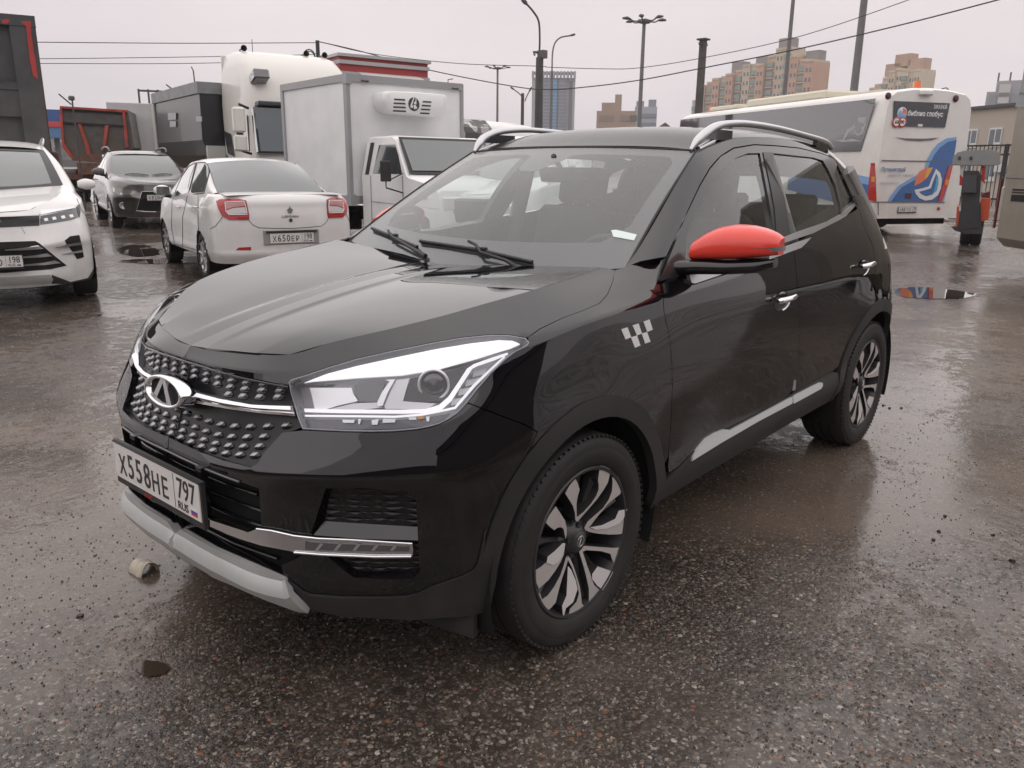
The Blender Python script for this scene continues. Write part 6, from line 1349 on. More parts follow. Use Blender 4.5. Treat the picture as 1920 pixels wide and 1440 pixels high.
# ---------------------------------------------------------------- red slatted trailer behind
o = DD(636, 150, 19.6); hd = 76.; Mh = Matrix.Rotation(R_(hd), 4, 'Z'); c0 = Vector((o.x, o.y, 0))-Mh @ Vector((0, -1.25, 0)); c0.z = gz(c0.x, c0.y)
rt_ = empty('trailer', tuple(c0), R_(hd)); tag(rt_, 'tall trailer with red and white slatted boards, its top showing above the box truck', 'trailer')
q = MB(); q.box((-2.0, 0, 2.55), (4.0, 2.45, 2.85)); q.build('body', mat('trailer_red', (.36, .045, .045), .45), rt_)
q = MB()
for k in range(6): q.box((-1.97, 0, 3.82-k*.26), (4.06, 2.5, .085))
q.box((-2.0, 0, 3.98), (4.15, 2.58, .07)); q.build('slats', mat('trailer_grey', (.42, .42, .43), .5), rt_)
q = MB(); q.box((.12, .1, 3.55), (.5, 1.7, .05), M=Matrix.Rotation(R_(18), 4, 'Y')); q.build('visor_board', mat('board_pale', (.6, .6, .56), .5), rt_)
q = MB(); q.box((-2, 0, .8), (4, 1.0, .3)); q.build('chassis', VOID, rt_)
for s_ in (1, -1): simple_wheel(rt_, -3, 1.15*s_, s_, .5, .29, .3, 6, closed=True)
# ---------------------------------------------------------------- dump trucks
DGREY = mat('dump_grey', (.055, .058, .062), .55, noise=(3, .2), dirt=((.15, .12, .09), 3, .6, 1.0, 3.4)); DRED = mat('dump_red', (.40, .045, .04), .5, noise=(5, .15)); DRUST = mat('dump_rust', (.14, .07, .05), .75, noise=(6, .3))
# tall grey body at the far left
o = DD(72, 120, 11.3); hd = 70.; Mh = Matrix.Rotation(R_(hd), 4, 'Z'); c0 = Vector((o.x, o.y, 0))-Mh @ Vector((0, 1.22, 0)); c0.z = 0; zz0 = DD(72, 37, 11.3).z
dt = empty('dump_truck', tuple(c0), R_(hd)); tag(dt, 'tall grey tipper body with red corner stripe, behind the white SUV at the left edge', 'dump truck'); Md = frame_at(c0, hd)
fd_ = Face(Md, (.0, 0, 0), (1, 0, 0)); q = MB()
q.box((-2.1, 0, (zz0+1.25)/2), (4.2, 2.44, zz0-1.25)); tb_ = q.build('tipper_body', DGREY, dt)
q = MB(); q.box((.03, 0, zz0-.06), (.14, 2.5, .14)); q.box((.03, 0, zz0-.92), (.10, 2.3, .10)); q.box((.03, 1.08, (zz0+1.3)/2), (.12, .30, zz0-1.3)); q.box((.03, -1.08, (zz0+1.3)/2), (.12, .30, zz0-1.3)); q.box((.03, .0, zz0-1.15), (.08, 2.3, .35)); q.build('frame_ribs', DGREY, tb_)
q = MB()
fd2 = Face(Md, (.095, 0, 0), (1, 0, 0)); fd2.poly(q, C([(195,205),(298,205),(302,330),(345,600),(368,770),(318,725),(285,560),(250,250)], 0, 0, 5.146), .006); fd2.poly(q, C([(15,190),(85,182),(92,205),(70,228),(20,225)], 0, 0, 5.146), .006); q.build('red_stripe', DRED, tb_)
q = MB()
for k in range(9): q.box((-.45*k-.1, 1.22, (zz0+1.3)/2+.0), (.10, .05, zz0-1.4-.01*k))
q.build('side_ribs', DRUST, tb_)
q = MB(); q.box((-2.4, 0, .95), (5, .9, .3)); q.build('chassis', VOID, dt)
q = MB(); q.box((-.55, 1.05, 1.05), (.9, .35, .5), bev=.05); q.box((-.3, 1.28, 1.45), (.12, .10, .35), bev=.02); q.build('tail_box', mat('tail_rust', (.10, .06, .055), .6), dt)
q = MB(); q.box((-.2, 1.27, 1.12), (.10, .10, .36), bev=.02); q.build('marker_lamp', mat('lamp_red', (.6, .03, .03), .3), dt)
for x_ in (-1.2, -2.6): 
    for s_ in (1, -1): simple_wheel(dt, x_, 1.15*s_, s_, .52, .3, .32, 6, closed=True)
# red trimmed tipper
o = DD(108, 300, 25.0); o2 = DD(240, 300, 25.6); hd = math.degrees(math.atan2(o2.y-o.y, o2.x-o.x))-90; hd += 0
Mh = Matrix.Rotation(R_(hd), 4, 'Z'); mid = (o+o2)/2; c0 = Vector((mid.x, mid.y, 0)); c0.z = gz(c0.x, c0.y); wdt = (o2-o).length; 
# make the tailgate (+x) face the camera
if (Mh @ Vector((1, 0, 0))).dot(CC-c0) < 0: hd += 180; Mh = Matrix.Rotation(R_(hd), 4, 'Z')
d2_ = empty('dump_truck', tuple(c0), R_(hd)); tag(d2_, 'dirty tipper with red-edged tailgate and two slanting red ribs', 'dump truck'); Md = frame_at(c0, hd)
f2 = Face(Md, (0, 0, 0), (1, 0, 0)); def_ = lambda pts: C(pts, 80, 160, 5.142)
q = MB(); outl = [f2.uv(*p) for p in def_([(165,200),(820,240),(885,600),(800,640),(540,725),(290,715),(215,620),(190,450)])]
zb_ = min(p[1] for p in outl); q.prism(outl, f2.L @ Matrix.Translation((0, 0, -4.6)), 4.6); tg = q.build('tipper_body', mat('dump_steel', (.075, .08, .085), .6, noise=(4, .3), dirt=((.17, .11, .06), 2.5, .9, 1.2, 4.5)), d2_)
q = MB()
for a in ([(165,200),(820,240),(818,262),(185,222)], [(168,222),(190,222),(212,560),(300,690),(280,705),(195,600),(180,440)], [(770,250),(795,252),(830,600),(800,600)], [(345,370),(375,378),(452,590),(468,668),(430,668),(415,590)], [(605,388),(640,388),(610,580),(580,640),(585,560)]): f2.poly(q, def_(a), .08)
q.build('tailgate_ribs', mat('tailgate_red', (.38, .06, .04), .55, noise=(4, .3)), tg)
q = MB(); f2.poly(q, def_([(290,690),(470,665),(620,668),(800,640),(800,665),(540,745),(290,725)]), .12); q.build('tailgate_lip', DRUST, tg)
q = MB(); f2.poly(q, def_([(190,350),(790,385),(790,400),(190,368)]), .05); f2.poly(q, def_([(205,235),(775,270),(775,280),(205,248)]), .03); q.build('tailgate_seam', mat('dump_dark', (.02, .02, .02), .8), tg)
q = MB(); q.box((-2.2, 0, 1.05), (4.8, .9, .35)); q.box((-.1, 0, .80), (.15, 2.3, .16)); q.build('chassis', DRUST, d2_)
q = MB()
for s_ in (-.85, .85): q.box((-.3, s_, .62), (.03, .55, .55))
q.build('mud_flap', VOID, d2_)
for s_ in (1, -1):
    for x_ in (-.9, -2.3): simple_wheel(d2_, x_, 1.05*s_, s_, .52, .3, .45, 6, closed=True)
# black semi trailer
o = DD(381, 262, 19.2); a_ = DD(295, 262, 22.6); dirv = Vector((o.x-a_.x, o.y-a_.y, 0)); Ls = dirv.length; hd = math.degrees(math.atan2(dirv.y, dirv.x)); c0 = Vector((o.x, o.y, 0)); c0.z = gz(o.x, o.y)
tl_ = empty('dump_trailer', tuple(c0), R_(hd)); tag(tl_, 'black half-round tipping trailer with a grey rail and pale stickers', 'trailer'); Mt = frame_at(c0, hd)
ztop = DD(381, 167, 19.2).z
BLK = mat('trailer_black', (.016, .017, .022), .35, coat=.15, noise=(2, .3)); side = -1 if (Mt.inverted() @ CC).y < 0 else 1
q = MB(); prof = [(0, ztop-.25), (.02*side, 1.9), (-.10*side, 1.55), (-.45*side, 1.25), (-1.2*side, 1.15), (-1.95*side, 1.25), (-2.3*side, 1.55), (-2.42*side, 1.9), (-2.4*side, ztop-.25)]
vs = []
for x in (-Ls, 0): vs += [(x, y, z) for y, z in prof]
n = len(prof); q.add(vs, [[i, i+1, n+i+1, n+i] for i in range(n-1)]+[list(range(n)), [n+i for i in range(n)]]); bd = q.build('tub', BLK, tl_)
q = MB(); q.box((-Ls/2, 0, ztop-.14), (Ls+.05, .10, .26)); q.box((0, -1.2*side, ztop-.14), (.12, 2.5, .26)); q.box((-Ls+.1, 0, (ztop+1.7)/2), (.08, .06, ztop-1.7)); q.build('top_rail', mat('rail_grey', (.22, .225, .235), .5, noise=(3, .2)), tl_)
q = MB(); fz2 = Face(Mt, (0, .03*side, 0), (0, side, 0)); 
for a in ([(1210,265),(1288,265),(1288,330),(1212,335)], [(1228,345),(1288,345),(1288,400),(1230,402)], [(1480,300),(1535,300),(1538,350),(1485,350)]): q = MB(); fz2.poly(q, C(a, 80, 160, 5.142), .01); q.build('sticker', mat('sticker_grey', (.42, .42, .44), .5), bd)
q = MB(); q.box((.05, -1.2*side, 1.62), (.10, 2.3, .30)); q.build('bumper_board', mat('board_white', (.55, .55, .52), .5), tl_)
q = MB(); q.box((-1.5, -1.2*side, .9), (4.5, .9, .25)); q.box((-.2, -.3*side, .8), (.12, .12, .9)); q.box((-.2, -2.0*side, .8), (.12, .12, .9)); q.build('chassis', VOID, tl_)
q = MB(); q.tube([(-.3, 0, ztop), (-.32, 0, ztop+.25), (-.45, 0, ztop+.35)], .015, 6); q.tube([(-Ls*.55, 0, ztop), (-Ls*.65, 0, ztop+.12)], .02, 6); q.build('tarp_hook', SATIN, tl_)
for x_ in (-1.2, -2.5):
    for s_ in (0.2, -2.2): simple_wheel(tl_, x_, (-.25 if s_ > 0 else -2.2)*side, side if s_ > 0 else -side, .52, .3, .3, 6, closed=True)
# pale container between them
c0 = DD(268, 300, 27.5); z_ = DD(268, 211, 27.5).z; g0 = gz(c0.x, c0.y); hd = 62
bx = empty('container', (c0.x, c0.y, g0), R_(hd)); tag(bx, 'plain pale grey lorry box between the red-edged tipper and the black trailer', 'lorry box')
q = MB(); q.box((-2.5, 0, (z_+.9)/2), (5, 1.9, z_-.9), bev=.02); q.build('cargo_box', mat('pale_box', (.50, .50, .50), .5, noise=(2, .06)), bx)
q = MB(); q.box((.0, .93, (z_+.9)/2), (.08, .10, z_-.9)); q.box((.0, .45, (z_+.9)/2), (.05, .06, z_-.9)); q.build('corner_post', mat('post_cream', (.62, .60, .53), .5), bx); q = MB(); q.box((-2.5, 0, .7), (4.8, .8, .3)); q.build('chassis', VOID, bx)
for s_ in (1, -1): simple_wheel(bx, -3.6, .95*s_, s_, .48, .28, .3, 6, closed=True)
# ---------------------------------------------------------------- vehicles seen past and through the black car
kv = CarKit('van', 'white van with a dark grille, seen through the windscreen of the black SUV', (D2(905, 12.6).x, D2(905, 12.6).y, 22.), ([-4.2, -3.0, -1.2, 0, .9], 1.06, [.28, .75, 1.05, 1.30, 1.6, 2.0]), cat='van')
q = MB(); grid_mesh(q, kv.W, 90, 34, arch_skip((0, -3.0), .40, .37)); grid_mesh(q, kv.H, 20, 12); grid_mesh(q, kv.S, 40, 14); grid_mesh(q, kv.roofgrid(5, 11), 18, 10); q.box((-3.6, 0, 1.5), (.8, 1.4, .9)); kv.part('body', WHITEP, mb=q); arches(kv, (0, -3.0), .40, .37, .95)
A = [(kv.mapx(-.25-.15*q_*q_), .735*1.06*q_, kv.mapz(1.085+.05*q_*q_)) for q_ in np.linspace(-1, 1, 9)]; B = [(kv.mapx(-1.02-.045*q_*q_), .605*1.06*q_, kv.mapz(1.547-.017*q_*q_)) for q_ in np.linspace(-1, 1, 9)]
q = MB(); grid_mesh(q, kv.glass_between(A, B, .03), 16, 10, mirror=False); kv.part('windscreen', DGL2, mb=q)
q = MB(); q.box((.86, 0, .86), (.14, 1.15, .34), bev=.03); kv.part('grille', mat('grille_dark', (.022, .022, .025), .3), mb=q)
for s_ in (1, -1):
    q = MB(); q.box((.74, .74*s_, .88), (.24, .26, .22), bev=.05); q.build('headlight', LAMPM, kv.root)
    for a, b in ((-.75, -1.5), (-1.65, -2.5)):
        pts = np.array([kv.S.near((x, .8, z)) for x, z in [(a, 1.36), (b, 1.38), (b+.05, 1.75), (a-.25, 1.72)]]); q = MB(); add_panel(q, kv.S, dens(pts, 5), off=.004, thick=.008, mirror=False, grid=.1)
        if s_ < 0: q.v = [(x, -y, z) for x, y, z in q.v]; q.f = [f[::-1] for f in q.f]; q.n = None
        pbuild(q, 'side_window', DGL, kv.root)
number_plate(kv.root, Matrix.Translation((.99, 0, .60)) @ Matrix.Rotation(R_(90), 4, 'Z') @ Matrix.Rotation(R_(90), 4, 'X'), [('В', 0), ('7', 1), ('5', 1), ('2', 1), ('М', 0), ('К', 0)], '98')
wedge_mirror(kv, -.75, 1.25, 1.40, 1, WHITEP); wedge_mirror(kv, -.75, 1.25, 1.40, -1, WHITEP)
for a in (0, -3.0):
    for s_ in (1, -1): simple_wheel(kv.root, a, .95*s_, s_, .36, .22, .22, 6)
# camouflage wrapped minibus
cc_ = DD(858, 262, 21.5); ce = DD(1040, 262, 24.0); dv = Vector((ce.x-cc_.x, ce.y-cc_.y, 0)); Lc = dv.length; hd = math.degrees(math.atan2(dv.y, dv.x)); zc_ = DD(930, 224, 22).z
cb = empty('minibus', (cc_.x, cc_.y, 0), R_(hd)); tag(cb, 'white-roofed bus with grey camouflage sides, showing above the cab of the box truck', 'bus'); Mc = frame_at(Vector((cc_.x, cc_.y, 0)), hd); sd_ = 1 if (Mc.inverted() @ CC).y > 0 else -1
cam_m = mat('camouflage', (.5, .5, .5), .5); nt = cam_m.node_tree; tc = nt.nodes.new('ShaderNodeTexCoord'); v1 = nt.nodes.new('ShaderNodeTexVoronoi'); v1.inputs['Scale'].default_value = 2.6; n1 = nt.nodes.new('ShaderNodeTexNoise'); n1.inputs['Scale'].default_value = 3
nt.links.new(tc.outputs['Object'], n1.inputs['Vector']); mm = nt.nodes.new('ShaderNodeVectorMath'); mm.operation = 'ADD'; nt.links.new(tc.outputs['Object'], mm.inputs[0]); nt.links.new(n1.outputs['Color'], mm.inputs[1]); nt.links.new(mm.outputs[0], v1.inputs['Vector'])
r1 = nt.nodes.new('ShaderNodeValToRGB'); r1.color_ramp.interpolation = 'CONSTANT'; r1.color_ramp.elements[0].color = (.09, .085, .085, 1); r1.color_ramp.elements[1].position = .45; r1.color_ramp.elements[1].color = (.42, .41, .41, 1); e_ = r1.color_ramp.elements.new(.68); e_.color = (.16, .15, .15, 1); e_ = r1.color_ramp.elements.new(.82); e_.color = (.55, .54, .53, 1)
nt.links.new(v1.outputs['Color'], r1.inputs[0]); nt.links.new(r1.outputs[0], nt.nodes['Principled BSDF'].inputs['Base Color'])
q = MB(); n = 12
pr = [(sd_*.0, .5), (sd_*.0, zc_-.55), (-sd_*.08, zc_-.25), (-sd_*.35, zc_-.03), (-sd_*1.05, zc_+.05), (-sd_*1.75, zc_-.03), (-sd_*2.02, zc_-.25), (-sd_*2.1, zc_-.55), (-sd_*2.1, .5)]
vs = []; xs_ = [(0, 1.), (Lc*.35, 1.), (Lc*.7, .99), (Lc*.9, .95), (Lc, .86), (Lc*1.05, .7)]
for x, k_ in xs_: vs += [(x, y, .5+(z-.5)*k_) for y, z in pr]
m = len(pr); q.add(vs, [[j*m+i, j*m+i+1, (j+1)*m+i+1, (j+1)*m+i] for j in range(len(xs_)-1) for i in range(m-1)]+[list(range(m)), [(len(xs_)-1)*m+i for i in range(m)]], 0, True); q.build('body', WHITEP, cb, auto=40)
q = MB(); fcm = Face(Mc, (0, sd_*.01, 0), (0, sd_, 0)); q.prism([(( -x if sd_ > 0 else x), z) for x, z in ((.0, .6), (2.0, .6), (1.7, zc_-.4), (.0, zc_-.35))], fcm.L, .02); q.build('wrap_panel', cam_m, cb)
q = MB(); pr2 = [(sd_*.012, zc_-.56), (-sd_*.07, zc_-.235), (-sd_*.345, zc_-.015), (-sd_*.6, zc_+.02)]; q.add([(x, y, z+.012) for x in (0.0, 1.3) for y, z in pr2], [[i, i+1, 5+i, 4+i] for i in range(3)]); q.build('wrap_roof', cam_m, cb)
for x_ in (.8, Lc-.6):
    for s_ in (0, -2.1): simple_wheel(cb, x_, s_*sd_, sd_ if s_ == 0 else -sd_, .38, .24, .22, 6)
# ---------------------------------------------------------------- white coach, rear view
rl = D2(1640, 18.5); rl = DD(1640, 300, 0) if 0 else rl
def lat(px, D): return (px-960)/FPX*D
fwd = Vector((math.cos(YAW), math.sin(YAW), 0)); rgt = Vector((math.sin(YAW), -math.cos(YAW), 0))
# optical depth 18.5 at the horizon row
def HD(px, D): d = raydir(px, 325); d2 = d*(D); return Vector((CC.x+d2.x, CC.y+d2.y, 0))
rl = HD(1640, 18.5); hd = math.degrees(YAW)+17.5; Mh = Matrix.Rotation(R_(hd), 4, 'Z'); wc_ = 2.62; Lc = 9.6; c0 = rl-Mh @ Vector((0, wc_/2, 0))
co = empty('coach', tuple(c0), R_(hd)); tag(co, 'white tour coach seen from behind with blue and orange swirl and orange beacon', 'coach'); Mco = frame_at(c0, hd)
COW = mat('coach_white', (.80, .785, .75), .35, coat=.4, noise=(1.5, .03), dirt=((.40, .34, .27), 2.2, .35, .5, 3.3))
zt = 1.45+150*18.5/FPX; q = MB()
pr = [(1.0, .42), (1.0, 1.2), (.985, 2.3), (.955, zt-.35), (.90, zt-.13), (.78, zt-.03), (.4, zt+.04), (0, zt+.06)]
pr = [(y*wc_/2, z) for y, z in pr]; pr = pr+[(-y, z) for y, z in pr[::-1][1:]]; m = len(pr)
vs = []; xs_ = [(-.02, .96), (.08, 1.), (Lc-.5, 1.), (Lc, .95)]
for x, k_ in xs_: vs += [(x, y*k_, .42+(z-.42)*(1 if k_ == 1 else .985)) for y, z in pr]
q.add(vs, [[j*m+i, j*m+i+1, (j+1)*m+i+1, (j+1)*m+i] for j in range(3) for i in range(m-1)]+[list(range(m))[::-1], [3*m+i for i in range(m)]], 0, True); body = q.build('body', COW, co, auto=35)
fr = Face(Mco, (-.03, 0, 0), (-1, 0, 0)); fl_ = Face(Mco, (0, wc_/2+.004, 0), (0, 1, 0))
cp = lambda pts: C(pts, 1580, 120, 3.6)
def decal(name, m_, polys, h=.004, face=fr, parent=body):
    q = MB()
    for p in polys: face.poly(q, p, h)
    return q.build(name, m_, parent)
decal('rear_window', mat('coach_glass', (.012, .014, .025), .12, coat=.8), [cp([(345,250),(720,265),(688,428),(340,418)])], .02)
BLU = mat('coach_blue', (.035, .13, .36), .35, coat=.4); LBL = mat('coach_light_blue', (.20, .38, .66), .35, coat=.4); ORG = mat('coach_orange', (.75, .20, .09), .35, coat=.4); YEL = mat('coach_yellow', (.80, .40, .08), .35)
decal('swirl_pale', LBL, [cp([(768,492),(700,502),(640,540),(600,590),(570,650),(550,720),(480,760),(380,820),(330,880),(300,932),(330,934),(680,934),(740,700)])], .004)
decal('swirl', BLU, [cp([(768,512),(710,525),(655,565),(620,610),(590,665),(560,735),(490,780),(400,830),(355,885),(322,934),(640,934),(690,800),(740,690)])], .008)
decal('swirl_orange', ORG, [cp([(607,698),(560,702),(520,725),(492,765),(481,824),(530,800),(560,775),(585,735)])], .012); decal('swirl_yellow', YEL, [cp([(607,698),(572,702),(556,745),(552,778),(570,765),(588,735)])], .015)
decal('swirl_white', mat('decal_white', (.78, .78, .78), .4), [cp([(628,708),(655,735),(667,780),(660,840),(640,885),(600,915),(555,922),(515,905),(490,875),(482,850),(540,838),(580,825),(600,770)])], .016); decal('swirl_inner', BLU, [cp([(628,740),(640,765),(642,810),(630,855),(600,882),(560,892),(530,880),(512,862),(550,852),(592,838),(608,790)])], .020)
decal('swirl_cyan', mat('coach_cyan', (.08, .42, .62), .35), [cp([(625,755),(638,780),(640,815),(625,855),(600,882),(615,845),(625,800)])], .023)
decal('body_seam', mat('coach_seam', (.16, .15, .14), .6), [cp([(355,494),(420,502),(560,504),(650,497),(600,514),(520,520),(430,514)]), cp([(262,648),(690,655),(690,662),(262,655)]), cp([(160,928),(690,932),(690,936),(160,933)]), cp([(238,930),(242,930),(242,1020),(238,1020)])], .009)
TLR = mat('coach_tail_red', (.50, .035, .025), .2, coat=.9)
for pl3, sp_ in (([(190,668),(212,668),(218,780),(223,925),(168,922),(175,800)], (200, 770)), ([(712,688),(738,682),(720,760),(690,860),(665,925),(640,927),(660,860),(690,760)], (700, 790))):
    o_ = decal('tail_light', TLR, [cp(pl3)], .03); q = MB(); fr.poly(q, cp([(sp_[0]-12,sp_[1]-10),(sp_[0]+12,sp_[1]-10),(sp_[0]+10,sp_[1]+25),(sp_[0]-14,sp_[1]+25)]), .034); q.build('turn_lens', AMBER, o_)
for c_ in ((306, 216), (763, 233)):
    q = MB(); u_, v_ = fr.uv(*cp([c_])[0]); q.lathe([(0, .03), (.055, .03), (.075, .02), (.08, 0)], fr.L @ Matrix.Translation((u_, v_, 0)), 20); q.build('marker_lamp', mat('marker_dark', (.08, .02, .03), .3), body)
q = MB(); u_, v_ = fr.uv(*cp([(440, 893)])[0]); q.box((0, 0, .01), (.18, .12, .03), M=fr.L @ Matrix.Translation((u_, v_, 0))); q.v = q.v; q.build('socket_cover', mat('marker_dark', (.08, .02, .03), .3), body)
q = MB(); u_, v_ = fr.uv(*cp([(648, 975)])[0]); q.lathe([(0, .02), (.04, .02), (.045, 0)], fr.L @ Matrix.Translation((u_, v_, 0)), 14); q.build('reflector', TLR, body)
MT = lambda x, y, h=.02: fr.L @ Matrix.Translation((*fr.uv(*cp([(x, y)])[0]), h))
TW = mat('decal_white', (.78, .78, .78), .4)
text('библио глобус', .150, MT(555, 338, .022), 'window_writing', TW, body, sx=.95, bold=.004); text('ЗАКАЗНОЙ', .115, MT(655, 292, .022), 'window_writing', TW, body, sx=.60, bold=.002)
text('Путешествуй', .115, MT(338, 713), 'slogan', mat('slogan_blue', (.14, .20, .36), .5), body, sx=.92, bold=.003, shear=.15); text('вместе с нами', .105, MT(390, 749), 'slogan', mat('slogan_pale', (.42, .47, .56), .5), body, sx=.95, shear=.15); text('bgoperator.ru', .092, MT(312, 801), 'slogan', mat('slogan_pale', (.42, .47, .56), .5), body, shear=.15)
q = MB(); q.lathe([(0, .003), (.135, .003), (.135, 0)], MT(397, 333, .02), 28); q.build('logo_disc', mat('logo_pale', (.55, .66, .78), .4), body); q = MB()
L3 = MT(397, 333, .025); q.prism([(.0, .0), (.0, .12), (.06, .10), (.11, .05), (.12, .0)], L3, .003); q.build('logo_orange', ORG, body); q = MB(); q.prism([(-.09, .03), (-.05, .09), (-.03, .0), (.04, -.04), (.10, -.03), (.05, -.09), (-.04, -.09), (-.09, -.04)], L3, .003); q.build('logo_blue', LBL, body)
for cx_, tx in ((360, '60'), (398, '90')):
    q = MB(); q.lathe([(.085, .005), (.115, .005), (.115, 0)], MT(cx_, 393, .02), 24); o_ = q.build('speed_limit_ring', mat('limit_red', (.55, .06, .05), .4), body); q = MB(); q.lathe([(0, .004), (.085, .004)], MT(cx_, 393, .02), 24); q.build('speed_limit_face', TW, o_); text(tx, .10, MT(cx_, 393, .026), 'speed_limit_digits', PK, o_, bold=.003)
u_, v_ = fr.uv(*cp([(434, 982)])[0]); number_plate(body, fr.L @ Matrix.Translation((u_, v_, .02)), [('А', 0), ('8', 1), ('8', 1), ('1', 1), ('Т', 0), ('О', 0)], '178')
u_, v_ = fr.uv(*cp([(555, 210)])[0]); q = MB(); q.box((0, 0, .05), (.34, .12, .12), M=fr.L @ Matrix.Translation((u_, v_, .04)), bev=.04); q.build('rear_camera', COW, body)
u_, v_ = fr.uv(*cp([(518, 414)])[0]); q = MB(); q.box((0, 0, 0), (.13, .05, .02), M=fr.L @ Matrix.Translation((u_, v_, .02))); q.build('window_tag', TW, body)
q = MB(); q.cyl((.6, -.12, zt+.05), (.6, -.12, zt+.08), .10, seg=16); q.build('beacon_base', SATIN, co); q = MB(); q.cyl((.6, -.12, zt+.08), (.6, -.12, zt+.26), .10, .085, seg=16); q.build('beacon', mat('beacon_orange', (.75, .16, .03), .25, coat=.8, emit=((1, .25, .03), .03)), co)
q = MB(); q.cyl((Lc-.8, .5, zt+.05), (Lc-.8, .5, zt+.22), .09, .08, seg=14); q.build('front_beacon', mat('beacon_orange2', (.70, .22, .08), .3), co)
# side: dark glass band, white and blue wrap, silver figure
SP = lambda L_: [fl_.uv(*p) for p in L_]
z0w, z1w = None, None
q = MB(); sgx = fl_.uv(1500, 250)
def side_poly(pts, name, m_, h): q = MB(); q.prism(pts, fl_.L, h); return q.build(name, m_, body)
# side face local: x along body; fl_.L x axis direction
def sx_(x): return (fl_.L.inverted() @ Vector((x, wc_/2, 0))).x
side_poly([(sx_(.55), 1.95), (sx_(Lc-.15), 1.95), (sx_(Lc-.3), zt-.20), (sx_(.25), zt-.20)], 'side_window', mat('coach_side_glass', (.035, .035, .05), .10, coat=1., coat_ior=1.9), .012)
side_poly([(sx_(.1), 1.05), (sx_(3.2), 1.55), (sx_(3.2), 1.75), (sx_(.1), 1.35)], 'side_wave', LBL, .006); side_poly([(sx_(.1), .6), (sx_(3.2), 1.0), (sx_(3.2), 1.58), (sx_(.1), 1.18)], 'side_wave', BLU, .009)
q = MB(); SIL = mat('figure_silver', (.42, .42, .43), .5)
for p in ([(1240,155),(1300,150),(1330,80),(1375,55),(1390,70),(1345,100),(1310,155),(1360,145),(1430,160),(1300,165)], [(1370,60),(1385,100),(1410,115),(1435,90),(1425,70),(1440,60),(1460,0),(1470,0),(1450,70),(1435,110),(1405,125),(1375,105)], [(1395,0),(1465,0),(1462,20),(1440,40),(1410,30)]): fl_.poly(q, C(p, 1220, 220, 3.6), .016)
q.build('silver_figure', SIL, body)
q = MB(); q.box((4.6, 0, zt+.12), (3.6, 1.5, .22), bev=.09); q.box((7.6, .2, zt+.08), (1.6, 1.2, .12), bev=.05); q.box((1.6, 0, zt+.07), (1.2, 1.0, .05)); q.build('roof_unit', mat('roof_cream', (.66, .62, .50), .45), co, auto=45)
q = MB(); q.box((Lc/2, 0, .42), (Lc-.4, 2.2, .3)); q.build('underbody', VOID, co)
for x_ in (2.6, Lc-2.2):
    for s_ in (1, -1): simple_wheel(co, x_, wc_/2*s_, s_, .50, .29, .3, 8, closed=True)
# ---------------------------------------------------------------- beige bus corner at the right edge
e0 = HD(1878, 12.6); e1 = HD(1990, 11.2); dv = e1-e0; hd = math.degrees(math.atan2(dv.y, dv.x)); rb_ = empty('bus', tuple(e0), R_(hd)); tag(rb_, 'dirty beige bus cut off by the right edge, black vents in its side', 'bus'); Mr = frame_at(e0, hd); ci = Mr.inverted() @ CC; sd_ = 1 if ci.y > 0 else -1
BEI = mat('bus_beige', (.23, .205, .165), .4, noise=(1.2, .08), dirt=((.16, .13, .10), 1.6, .6, .5, 3.6), coat=.3)
q = MB(); q.box((3.0, -1.25*sd_, 2.2), (6.0, 2.5, 3.7), bev=.14); body = q.build('body', BEI, rb_, auto=50)
fb = Face(Mr, (0, .002*sd_, 0), (0, sd_, 0)); bp_ = lambda pts: C(pts, 1760, 90, 3.694)
for nm, m_, pts in (('side_vent', VOID, [(515,975),(600,978),(600,990),(512,987)]), ('side_vent', VOID, [(512,995),(600,1000),(600,1008),(508,1003)]), ('side_vent', VOID, [(508,1015),(620,1020),(620,1068),(500,1060)]), ('side_window', DGL, [(590,215),(700,100),(700,420),(532,408)]), ('panel_seam', mat('bus_seam', (.08, .07, .06), .6), [(440,896),(640,905),(640,909),(440,900)])):
    q = MB(); fb.poly(q, bp_(pts), .008); q.build(nm, m_, body)
q = MB(); q.box((-.02, -.15*sd_, 1.0), (.10, .16, .55), bev=.03); q.build('corner_lamp', mat('lamp_cream', (.60, .57, .5), .3), rb_); q = MB(); q.box((-.08, -.15*sd_, 1.2), (.02, .10, .10)); q.build('amber_lamp', AMBER, rb_)
q = MB(); q.box((-.02, -.03*sd_, 1.0), (.03, .03, .75)); q.build('edge_reflector', mat('edge_red', (.12, .02, .025), .4), rb_)
r = empty('door_mirror', (0, 0, 0), parent=rb_); q = MB(); q.box((-.15, -.30*sd_, 2.1), (.16, .2, .36), bev=.05); q.build('mirror_cap', SATIN, r); q = MB(); q.lathe([(0, 0), (.12, -.02), (.13, -.10), (.06, -.14)], Matrix.Translation((-.30, -.35*sd_, 1.86)) @ Matrix.Rotation(R_(90), 4, 'X'), 18); q.build('round_mirror', SATIN, r)
for x_ in (3.6,): simple_wheel(rb_, x_, 0, sd_, .5, .29, .3, 8, closed=True); simple_wheel(rb_, x_, -2.5*sd_, -sd_, .5, .29, .3, 8, closed=True)
